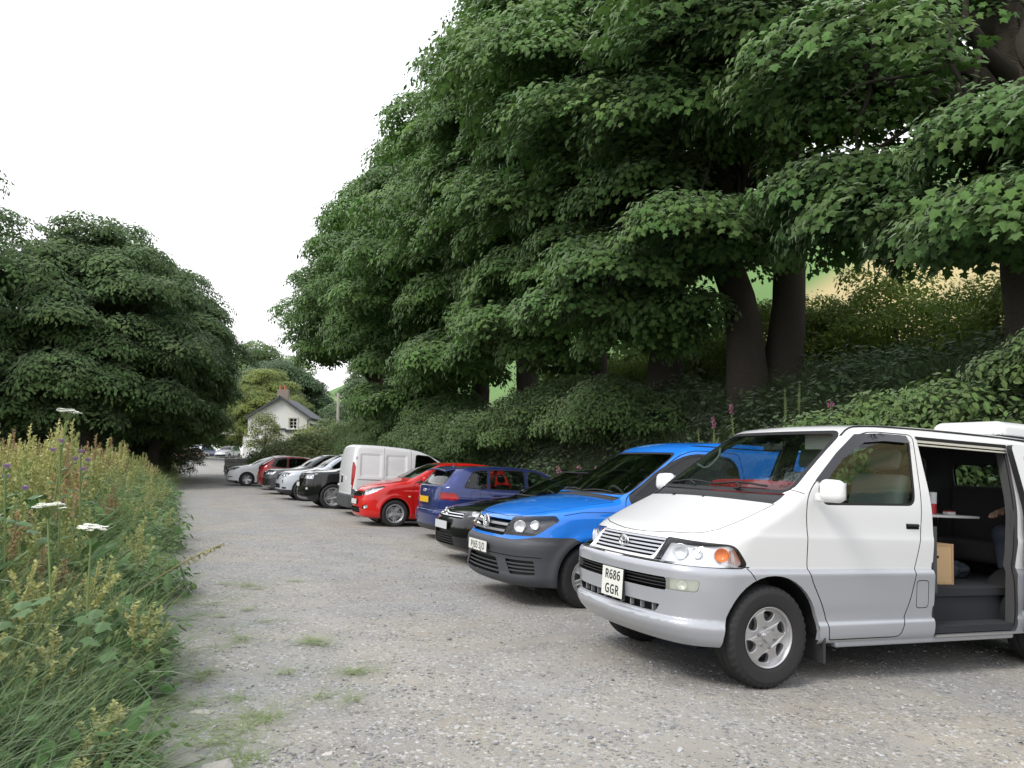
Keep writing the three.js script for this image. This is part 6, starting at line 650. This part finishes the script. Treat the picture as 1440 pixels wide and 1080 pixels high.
{ // single plants that stand out
  const stemM = mat([0.16, 0.22, 0.08], 0.9), white = mat([0.75, 0.76, 0.68], 0.9), purple = mat([0.33, 0.22, 0.38], 0.95), leafG = mat([0.09, 0.17, 0.06], 0.8, { transmission: 0.25 });
  const hog = (x, z, top, label, seed, sc = 1) => { const h = top - vergeY(x, z), R = rng(seed), g = thing('hogweed', label, 'plant', [x, vergeY(x, z) - 0.05, z], 0, 'hogweeds in flower among the verge weeds'); g.rotation.set(0.07 * Math.sin(seed * 5), 0, 0.08 * Math.cos(seed * 3)); part('stem', taper([V3(0, 0, 0), V3(0.03, h * 0.5, 0.02), V3(0, h, 0)], [0.009, 0.007, 0.005], 6), stemM, g); const rays = [], fl = []; for (let i = 0; i < 22; i++) { const a = i * 2.4, r = 0.095 * sc * Math.sqrt((i + 0.5) / 22) * (0.85 + 0.3 * R()), p = V3(r * Math.cos(a), h + 0.085 * sc - r * r * 2.6 + (R() - 0.5) * 0.02, r * Math.sin(a)); rays.push(tube([[0, h, 0], [p.x * 0.6, h + 0.05 * sc, p.z * 0.6], [p.x, p.y, p.z]], 0.0022, 5, 4)); for (let k = 0; k < 12; k++) { const b = k * 2.4, q = 0.02 * Math.sqrt((k + 0.5) / 12); fl.push(new THREE.OctahedronGeometry(0.0065, 0).scale(1, 0.5, 1).translate(p.x + q * Math.cos(b), p.y + 0.012 - q * q * 6 + (R() - 0.5) * 0.004, p.z + q * Math.sin(b))); } } part('rays', rays, stemM, g); part('umbel', fl, white, g).userData.kind = 'stuff'; for (let i = 0; i < 2; i++) { const l = new THREE.Group(); l.name = 'leaf'; g.add(l); for (let k = 0; k < 5; k++) { const P = [], N = []; leafTris(leafShape('maple'), new THREE.Matrix4().compose(V3(0.05 + 0.06 * k, -0.01 * k * k, (k % 2 - 0.5) * 0.1), eul(0.3, PI / 2 + (k % 2 - 0.5) * 1.2, 0), V3(0.1, 0.1, 0.1)), P, N, 0.2); const q = new THREE.BufferGeometry(); q.setAttribute('position', new THREE.Float32BufferAttribute(P, 3)); q.setAttribute('normal', new THREE.Float32BufferAttribute(N, 3)); part('leaflet', q, leafG, l); } l.position.y = h * (0.35 + 0.3 * i); l.rotation.y = i * 2.5 + seed; } };
  hog(-3.67, -6, 1.88, 'tall hogweed with a flat white flower head above the weeds', 1, 0.9); hog(-2.44, -4.2, 1.26, 'hogweed with two tier white flower head in the middle of the verge', 2, 0.85); hog(-2.38, -4.32, 1.15, 'shorter hogweed beside the two tier one', 3, 0.7); hog(-3.35, -5.15, 1.72, 'hogweed with small white head at the outer weeds', 4, 0.9);
  const thistle = (x, z, top, label, seed) => { const h = top - vergeY(x, z), R = rng(seed), g = thing('thistle', label, 'plant', [x, vergeY(x, z) - 0.05, z], 0, 'thistles among the verge weeds'); part('stem', taper([V3(0, 0, 0), V3(0.02, h * 0.5, 0), V3(0, h, 0.02)], [0.01, 0.008, 0.005], 6), stemM, g); for (let i = 0; i < 3; i++) { const a = i * 2.1 + seed, p = [Math.cos(a) * 0.06 * i, h - 0.07 * i, Math.sin(a) * 0.06 * i]; part('branch', tube([[0, h - 0.2 - 0.05 * i, 0], [p[0] * 0.7, p[1] - 0.06, p[2] * 0.7], p], 0.004, 6, 5), stemM, g); const hd = part('flower_head', [new THREE.SphereGeometry(0.012, 10, 8).scale(1, 1.15, 1)], stemM, g); hd.position.set(...p); const fl = []; for (let k = 0; k < 26; k++) { const b = k * 2.4, e = 0.02 * Math.sqrt(k / 26); fl.push(new THREE.ConeGeometry(0.003, 0.032, 4).rotateX(PI).rotateZ(-Math.cos(b) * e * 26).rotateX(Math.sin(b) * e * 26).translate(Math.cos(b) * e, 0.028, Math.sin(b) * e)); } part('petals', fl, purple, hd).userData.kind = 'stuff'; } const P = [], N = []; for (let k = 0; k < 12; k++) leafTris(leafShape('x'), new THREE.Matrix4().compose(V3(0, h * (0.1 + 0.07 * k), 0), eul(-0.4, k * 2.4, 0), V3(0.05, 0.16, 0.16 - 0.006 * k)), P, N); const q = new THREE.BufferGeometry(); q.setAttribute('position', new THREE.Float32BufferAttribute(P, 3)); q.setAttribute('normal', new THREE.Float32BufferAttribute(N, 3)); part('leaves', q, leafG, g).userData.kind = 'stuff'; void R; };
  thistle(-3.5, -6, 1.68, 'purple flowered thistle rising above the dock stalks', 1); thistle(-3.26, -5, 1.5, 'thistle with mauve heads at the outer edge of the weeds', 2); thistle(-3.45, -6.2, 1.6, 'thistle with two mauve heads deep in the verge', 3);
  // dock that leans out over the gravel
  { const [x, z] = rowP(1.9, -4.1), g = thing('dock_plant', 'dock leaning out over the gravel with hanging green leaves and tan seed tip', 'plant', [x, vergeY(x, z), z]), P = V3(0.9164, 0, -0.4003), at2 = (o, y, k = 0) => V3(P.x * o - DX * k, y, P.z * o - DZ * k); const pts = [at2(-0.1, 0), at2(0.05, 0.25, 0.02), at2(0.28, 0.46, 0.05), at2(0.55, 0.62, 0.05), at2(0.82, 0.74, 0.02)]; part('stem', taper(pts, [0.009, 0.008, 0.006, 0.005, 0.003], 6), mat([0.22, 0.2, 0.09], 0.9), g); const cv = new THREE.CatmullRomCurve3(pts), R = rng(8); const sP = [], sN = []; for (let i = 0; i < 90; i++) { const p = cv.getPointAt(0.74 + 0.26 * (i / 90)); leafTris(leafShape('x'), new THREE.Matrix4().compose(p.add(V3(R() - 0.5, R() - 0.5, R() - 0.5).multiplyScalar(0.05 * (1.2 - i / 90))), eul(R() * 2, R() * 6, 0), V3(0.025, 0.025, 0.03)), sP, sN); } const sg = new THREE.BufferGeometry(); sg.setAttribute('position', new THREE.Float32BufferAttribute(sP, 3)); sg.setAttribute('normal', new THREE.Float32BufferAttribute(sN, 3)); part('seed_head', sg, mat([0.32, 0.3, 0.14], 1), g).userData.kind = 'stuff';
    for (let i = 0; i < 6; i++) { const p = cv.getPointAt(0.3 + 0.08 * i), P2 = [], N2 = []; leafTris(leafShape('oval'), new THREE.Matrix4().compose(V3(0, 0, 0), eul(1.0 + R() * 0.5, i * 1.7, 0), V3(0.13, 0.17, 0.17)), P2, N2); const q = new THREE.BufferGeometry(); q.setAttribute('position', new THREE.Float32BufferAttribute(P2, 3)); q.setAttribute('normal', new THREE.Float32BufferAttribute(N2, 3)); const l = part('leaf', q, leafG, g); l.position.copy(p); } }
  // foxgloves on the bank, mostly gone to seed, pink at the tip
  const pink = mat([0.42, 0.13, 0.27], 0.8, { transmission: 0.2 }), pod = mat([0.2, 0.26, 0.1], 0.9), R = rng(21);
  const pods = new THREE.SphereGeometry(0.016, 7, 5).scale(1, 1.3, 1), bell = new THREE.CylinderGeometry(0.008, 0.02, 0.05, 8, 1, true).translate(0, -0.025, 0);
  [[816, 600, 15], [838, 578, 15], [866, 575, 15.5], [886, 592, 15], [897, 594, 15], [925, 606, 14.5], [1006, 560, 16], [1034, 566, 16], [1105, 545, 15.5], [1122, 538, 15.5], [1172, 572, 14.5], [786, 596, 17], [858, 612, 14.5], [985, 585, 16]].forEach(([px, py, D], i) => { const x = (px - 720) / 1083 * D, z = -D, yb = bankY(x, z), top = 1.56 + (638 - py) / 1083 * D, h = clamp(top - yb, 0.7, 1.6), g = thing('foxglove', ['foxglove with pink bells left at its tip on the bank', 'tall green foxglove spike gone to seed on the bank'][i % 5 === 3 || i === 8 || i === 9 ? 1 : 0], 'plant', [x, yb, z], R() * 6, 'foxgloves on the bank'); g.rotation.z = (R() - 0.5) * 0.22; part('stem', taper([V3(0, -0.05, 0), V3(0.01, h * 0.5, 0), V3(0, h, 0)], [0.012, 0.01, 0.004], 6), pod, g); const pl = [], bl = []; for (let k = 0; k < 34; k++) { const u = k / 34, a = k * 2.4, y = h * (0.45 + 0.53 * u); pl.push(pods.clone().scale(1 - 0.6 * u, 1 - 0.5 * u, 1 - 0.6 * u).translate(0.02 * Math.cos(a), y, 0.02 * Math.sin(a))); } part('seed_pods', pl, pod, g).userData.kind = 'stuff'; if (!(i % 5 === 3 || i === 8 || i === 9)) { for (let k = 0; k < 9; k++) { const a = k * 2.4; bl.push(bell.clone().rotateZ(0.7).rotateY(a).translate(0.025 * Math.cos(a), h * (0.86 + 0.015 * k), 0.025 * Math.sin(a))); } part('bells', bl, pink, g).userData.kind = 'stuff'; } });
}
{ // loose stones on the gravel near the camera
  const R = rng(61), geos = [0, 1, 2].map(k => { const g = new THREE.IcosahedronGeometry(1, 0), p = g.attributes.position, r = rng(70 + k), d = new Map(); for (let i = 0; i < p.count; i++) { const key = p.getX(i).toFixed(2) + p.getY(i).toFixed(2) + p.getZ(i).toFixed(2); if (!d.has(key)) d.set(key, 0.65 + 0.6 * r()); const q = d.get(key); p.setXYZ(i, p.getX(i) * q, p.getY(i) * q * 0.42, p.getZ(i) * q * 0.75); } g.computeVertexNormals(); return g; });
  const ms = [[], [], []], cs = [[], [], []]; let n = 0;
  while (n < 42000) { const D = 2.2 + Math.pow(R(), 1.5) * 13, px = (R() - 0.5) * 1.5, x = px * D, z = -D, s = rowS(x, z); if (s < EDGE - 0.1 || s > 5) continue; n++; const gr = noise2(x * 0.8 + 3, z * 0.8); if (gr < -0.2 && R() < 0.7) continue; const k = n % 3, r = 0.0045 + 0.013 * Math.pow(R(), 5) + (R() < 0.006 ? 0.014 : 0); ms[k].push(M4(V3(x, groundY(x, z) + 0.018 * noise2(x * 0.6, z * 0.6) + 0.008 * noise2(x * 2.2, z * 2.2) + r * 0.1, z), eul((R() - 0.5) * 0.6, R() * 6.28, (R() - 0.5) * 0.6), r)); const v = 0.17 + 0.3 * Math.pow(R(), 1.3), w = (R() - 0.45) * 0.04; cs[k].push(C3(v + w, v + w * 0.4, v - w * 0.3)); }
  const sm = mat([1, 1, 1], 0.95); for (const k of [0, 1, 2]) tag(inst('loose_gravel', geos[k], sm, ms[k], scene, cs[k]), ['small grey slate chips strewn over the car park', 'pale stone chips strewn over the car park', 'mixed gravel chips strewn over the car park'][k], 'gravel');
  [[270, 1050, 0.11], [318, 1062, 0.13], [352, 1002, 0.06], [298, 985, 0.07], [470, 1040, 0.05]].forEach(([px, py, r], i) => { const D = 1.5 * 1083 / (py - 638) * 0.99, x = (px - 720) / 1083 * D, g = part('flat_stone', geos[i % 3].clone().scale(r, r * 0.45, r), mat([0.42, 0.4, 0.37].map(v => v * (0.85 + 0.1 * i)), 0.95), scene); g.position.set(x, groundY(x, -D) + r * 0.06, -D); g.rotation.y = i; tag(g, ['long pale flat stone by the weeds edge', 'broad pale flat stone with grass beside it', 'small flat stone out on the gravel', 'grey flat stone near the weed edge', 'single loose stone in the middle of the gravel'][i], 'stone', 'flat stones on the gravel'); });
}
// ---------------------------------------------------------------- house, walls and cars beyond the row
{ const D = 62, X = px => (px - 720) / 1083 * D, Y = py => 1.56 + (638 - py) / 1083 * D, g = thing('white_house', 'white rendered gable end house beyond the parked cars', 'house', [X(394), 0, -D], 0.1), wall = mat([0.82, 0.82, 0.81], 0.9), slate = mat([0.08, 0.085, 0.095], 0.8), dark = mat([0.06, 0.065, 0.075], 0.8), x0 = X(350) - X(394), x1 = X(434) - X(394), ye = Y(588), yp = Y(560);
  const sh = new THREE.Shape([[x0, 0], [x1, 0], [x1, ye], [0, yp], [x0, ye]].map(p => new THREE.Vector2(...p))), win = (x, y, w, h) => { const r = new THREE.Path([[x - w / 2, y - h / 2], [x - w / 2, y + h / 2], [x + w / 2, y + h / 2], [x + w / 2, y - h / 2]].map(p => new THREE.Vector2(...p))); sh.holes.push(r); }, W = [[X(412) - X(394), Y(595.5), 0.62, 0.85], [X(363) - X(394), Y(625), 0.6, 1.0]]; W.forEach(w => win(...w));
  part('gable_wall', new THREE.ExtrudeGeometry(sh, { depth: 0.4, bevelEnabled: false }).translate(0, 0, -0.4), wall, g); part('side_wall', [bx(0.3, ye, 8, x0 + 0.15, ye / 2, -4.4), bx(0.3, ye, 8, x1 - 0.15, ye / 2, -4.4)], wall, g);
  for (const s of [-1, 1]) { const L = Math.hypot(x1, yp - ye) + 0.35, r = part('roof', bx(L, 0.16, 8.9, 0, 0, 0), slate, g), xm = s < 0 ? x0 : x1; r.position.set(xm * 0.52, (ye + yp) / 2 + 0.05, -4.1); r.rotation.z = Math.atan2(yp - ye, Math.abs(xm)) * -s; }
  { const c = part('chimney', [bx(0.85, 1.1, 0.7, 0.05, yp + 0.2, -0.8)], mat([0.3, 0.25, 0.21], 0.95), g); for (const dx of [-0.18, 0.2]) part('chimney_pot', new THREE.CylinderGeometry(0.11, 0.13, 0.4, 12).translate(dx, yp + 0.9, -0.8), mat([0.35, 0.14, 0.08], 0.9), c); }
  W.forEach(([x, y, w, h]) => { const f = part('window', [bx(w, 0.06, 0.08, x, y + h / 2 - 0.03, -0.12), bx(w, 0.06, 0.08, x, y - h / 2 + 0.03, -0.12), bx(0.06, h, 0.08, x - w / 2 + 0.03, y, -0.12), bx(0.06, h, 0.08, x + w / 2 - 0.03, y, -0.12), bx(0.045, h, 0.06, x, y, -0.12), bx(w, 0.04, 0.06, x, y + h * 0.16, -0.12), bx(w, 0.04, 0.06, x, y - h * 0.16, -0.12)], mat([0.7, 0.7, 0.68], 0.6), g); for (let i = 0; i < 2; i++) for (let j = 0; j < 3; j++) part('pane', bx(w / 2 - 0.08, h / 3 - 0.06, 0.01, x + (i - 0.5) * (w / 2 - 0.03), y + (j - 1) * (h / 3 - 0.03), -0.16), M.gloss, f); part('sill', bx(w + 0.2, 0.08, 0.16, x, y - h / 2 - 0.05, 0.04), wall, f); part('surround', [bx(0.1, h + 0.1, 0.04, x - w / 2 - 0.06, y, 0.02), bx(0.1, h + 0.1, 0.04, x + w / 2 + 0.06, y, 0.02)], mat([0.66, 0.64, 0.56], 0.9), f); });
  part('string_course', [bx(1.9, 0.22, 0.14, X(418) - X(394), Y(606), 0.07), bx(1.6, 0.14, 0.1, X(388) - X(394), Y(603.5), 0.05)], dark, g); part('buttress', bx(1.5, Y(614), 0.5, X(359) - X(394), Y(614) / 2, 0.2), wall, g); part('drainpipe', tube([[x1 - 0.1, ye - 0.1, 0.1], [x1 - 0.08, 2, 0.1], [x1 - 0.08, 0, 0.1]], 0.05, 8, 6), dark, g);
  { const s2 = new THREE.Shape([[x1, 0], [X(456) - X(394), 0], [X(456) - X(394), Y(609)], [x1, Y(597)]].map(p => new THREE.Vector2(...p))); const l = part('lean_to', new THREE.ExtrudeGeometry(s2, { depth: 4, bevelEnabled: false }).translate(0, 0, -4.6), wall, g); const r = part('lean_to_roof', bx(1.75, 0.12, 4.3, 0, 0, 0), slate, l); r.position.set((x1 + X(456) - X(394)) / 2 + 0.05, (Y(609) + Y(597)) / 2 + 0.06, -2.5); r.rotation.z = -Math.atan2(Y(597) - Y(609), X(456) - X(434)); part('coping', bx(1.3, 0.1, 0.1, X(444) - X(394), Y(613), -0.5), dark, l); }
}
{ // sparse tree in front of the house
  const D = 57; tree({ name: 'thin_tree', pos: [(374 - 720) / 1083 * D, 0.4, -D], H: 4.3, rad: 1.25, r0: 0.07, base: 0.9, n: 26, per: 22, seed: 610, label: 'thin sparsely leaved tree against the white house wall', sprays: SPR.leafy, ss: 1.0, cs: 1.2, limbs: 8, fork: 0.6, tint: [0.2, 0.24, 0.07, 1] });
  [[428, 64, 2.6, 2.4, 'low hedge bush at the foot of the house wall', [0.16, 0.2, 0.07, 1]], [452, 62, 3.0, 2.6, 'yellow green bush right of the house', [0.2, 0.24, 0.06, 1]], [478, 60, 3.6, 2.8, 'bush between the house and the bank', [0.13, 0.19, 0.06, 1]], [410, 52, 1.9, 2.2, 'low bush behind the parked cars', [0.13, 0.18, 0.06, 1]], [445, 47, 2.0, 2.2, 'rounded bush behind the silver car', [0.15, 0.2, 0.06, 1]]].forEach(([px, d, H, rad, label, tint], i) => tree({ name: 'bush', pos: [(px - 720) / 1083 * d, 0.3, -d], H, rad, r0: 0.05, base: 0.1, n: 26, per: 46, seed: 620 + i, label, group: 'bushes round the house', sprays: SPR.leafy, ss: 1.7, cs: 1.25, limbs: 4, twigStep: 4, fork: 0.3, tint }));
  const pole = thing('utility_pole', 'pale wooden utility pole on the slope right of the house', 'pole', [(475 - 720) / 1083 * 72, 2, -72]); part('shaft', new THREE.CylinderGeometry(0.11, 0.14, 6, 10).translate(0, 2.2, 0), mat([0.42, 0.4, 0.36], 0.9), pole); part('crossarm', bx(1.0, 0.1, 0.1, 0, 4.9, 0), mat([0.3, 0.28, 0.24], 0.9), pole);
}
{ // dry stone wall at the lane end
  const R = rng(31), D = 52, x0 = (319 - 720) / 1083 * D, g = thing('dry_stone_wall', 'grey dry stone wall end beside the lane at the house', 'wall', [x0, groundY(x0, -D) - 0.1, -D]), ms = [0.3, 0.36, 0.42].map(v => mat([v, v * 0.98, v * 0.94], 0.95)), sg = [0, 1, 2].map(k => new RoundedBoxGeometry(0.3 + 0.08 * k, 0.16, 0.34, 1, 0.04)); part('core', bx(1.25, 1.2, 2.8, 0.62, 0.6, -1.5), mat([0.12, 0.12, 0.11], 1), g);
  for (let r = 0; r < 8; r++) { for (let c = 0; c < 4; c++) { const s = part('stone', sg[(r + c) % 3], ms[Math.floor(R() * 3)], g); s.position.set(0.14 + c * 0.34 + (r % 2) * 0.12 + R() * 0.04, 0.1 + r * 0.155, R() * 0.06 - 0.12); s.rotation.set(R() * 0.1, R() * 0.2, (R() - 0.5) * 0.12); } for (let c = 0; c < 7; c++) { const s = part('stone', sg[(r + c) % 3], ms[Math.floor(R() * 3)], g); s.position.set(0.02 + R() * 0.06, 0.1 + r * 0.155, -0.25 - c * 0.4); s.rotation.set(0, PI / 2 + R() * 0.2, (R() - 0.5) * 0.12); } }
}
{ // parasols on a terrace, low fence, far cars
  const cv = mat([0.72, 0.7, 0.72], 0.9, { transmission: 0.2 }), wood = mat([0.3, 0.2, 0.1], 0.9), px = (p, D) => (p - 720) / 1083 * D;
  [[330, 84, 2.9], [343, 80, 2.8], [350, 86, 3.0]].forEach(([p, D, h], i) => { const x = px(p, D), g = thing('parasol', 'pale cloth parasol open on the terrace by the house', 'parasol', [x, groundY(x, -D) + 0.2, -D], i, 'parasols by the house'); part('canopy', new THREE.ConeGeometry(1.5, 0.55, 8, 1, true).translate(0, h, 0), cv, g); part('pole', new THREE.CylinderGeometry(0.03, 0.03, h + 0.3, 8).translate(0, h / 2 + 0.1, 0), wood, g); part('base', new THREE.CylinderGeometry(0.3, 0.34, 0.1, 16).translate(0, 0.05, 0), M.plastic, g); for (let k = 0; k < 8; k++) part('rib', tube([[0, h + 0.24, 0], [1.48 * Math.cos(k * PI / 4), h - 0.29, 1.48 * Math.sin(k * PI / 4)]], 0.012, 2, 4), wood, g); });
  const f = thing('wooden_fence', 'low wooden post and rail fence left of the far lane', 'fence', [0, 0, 0]); const [fx0, fz0] = rowP(52, -5.0); f.position.set(fx0, groundY(fx0, fz0), fz0); for (let i = 0; i < 9; i++) { const [x, z] = rowP(52 + i * 1.7, -5.0 - i * 0.12); part('post', bx(0.12, 1.0, 0.12, x - fx0, 0.45 + rise(52 + i * 1.7) - rise(52), z - fz0, 0.02), wood, f); if (i) { const [xa, za] = rowP(52 + (i - 1) * 1.7, -5.0 - (i - 1) * 0.12); for (const y of [0.42, 0.8]) part('rail', tube([[xa - fx0, y, za - fz0], [x - fx0, y + 0.03, z - fz0]], 0.045, 2, 5), wood, f); } }
  const FC = 'cars parked at the far end of the lane', put = (o, p, D, turn) => { const c = simpleCar({ h: 0.08, ...o, group: FC }), x = px(p, D), y = 1.56 - (o.gy - 638) / 1083 * D; c.place(x, -D, turn, y); };
  put({ name: 'silver_people_carrier', label: 'silver car facing down the lane by the stone wall', paint: paint([0.55, 0.57, 0.6], 0.2), H: 1.62, w: 0.9, hood: 1.08, belt: 1.0, gy: 645, head: [[-0.3, 0.66], [0.2, 0.72], [0.25, 0.84], [-0.25, 0.8]], detail: c => { c.patch('lower_grille', box4(-0.7, 0.28, 0.7, 0.5), PJ.F, M.black, c.g, 0); } }, 315, 97, PI / 2 - 0.1);
  put({ name: 'pale_saloon', label: 'pale red and white car showing its tail at the lane end', paint: paint([0.55, 0.3, 0.28], 0.1), H: 1.4, hood: 0.95, gy: 648, rearLamp: [[-1.75, 0.7], [-1.5, 0.72], [-1.48, 0.86], [-1.72, 0.86]], detail: c => { const p = c.surf(0, 0.6, PJ.B); numberPlate(c.g, [], 0.5, 0.11, [p.x + 0.01, 0.55, 0], PI / 2, '#d8ab1c'); } }, 278, 88, -PI / 2 - 0.25);
  put({ name: 'cream_estate', label: 'cream car just beyond the pale red one', paint: paint([0.7, 0.68, 0.6], 0), H: 1.5, gy: 646 }, 284, 95, -PI / 2 - 0.2); put({ name: 'navy_hatchback', label: 'navy blue car right of the cream one at the lane end', paint: paint([0.03, 0.05, 0.2], 0.2), H: 1.6, gy: 643 }, 298, 104, -PI / 2 - 0.1); put({ name: 'white_estate', label: 'white car farthest along the lane', paint: paint([0.7, 0.72, 0.74], 0), H: 1.6, gy: 641 }, 283, 112, -PI / 2);
}
{ // wire fence posts in the shade behind the trunks
  const wood = mat([0.12, 0.1, 0.08], 0.95); for (let i = 0; i < 8; i++) { const [x, z] = rowP(0.5 + i * 2.6, 12.2 + (i % 2) * 0.15), g = part('fence_post', [new THREE.CylinderGeometry(0.055, 0.06, 1.5, 8), new THREE.ConeGeometry(0.055, 0.06, 8).translate(0, 0.78, 0)], wood, scene); g.position.set(x, bankY(x, z) + 0.65, z); g.rotation.z = 0.04 * Math.sin(i * 3); tag(g, 'dark round fence post in the shade behind the sycamore trunks', 'post', 'fence posts behind the sycamores'); }
}
renderer.render(scene, camera);
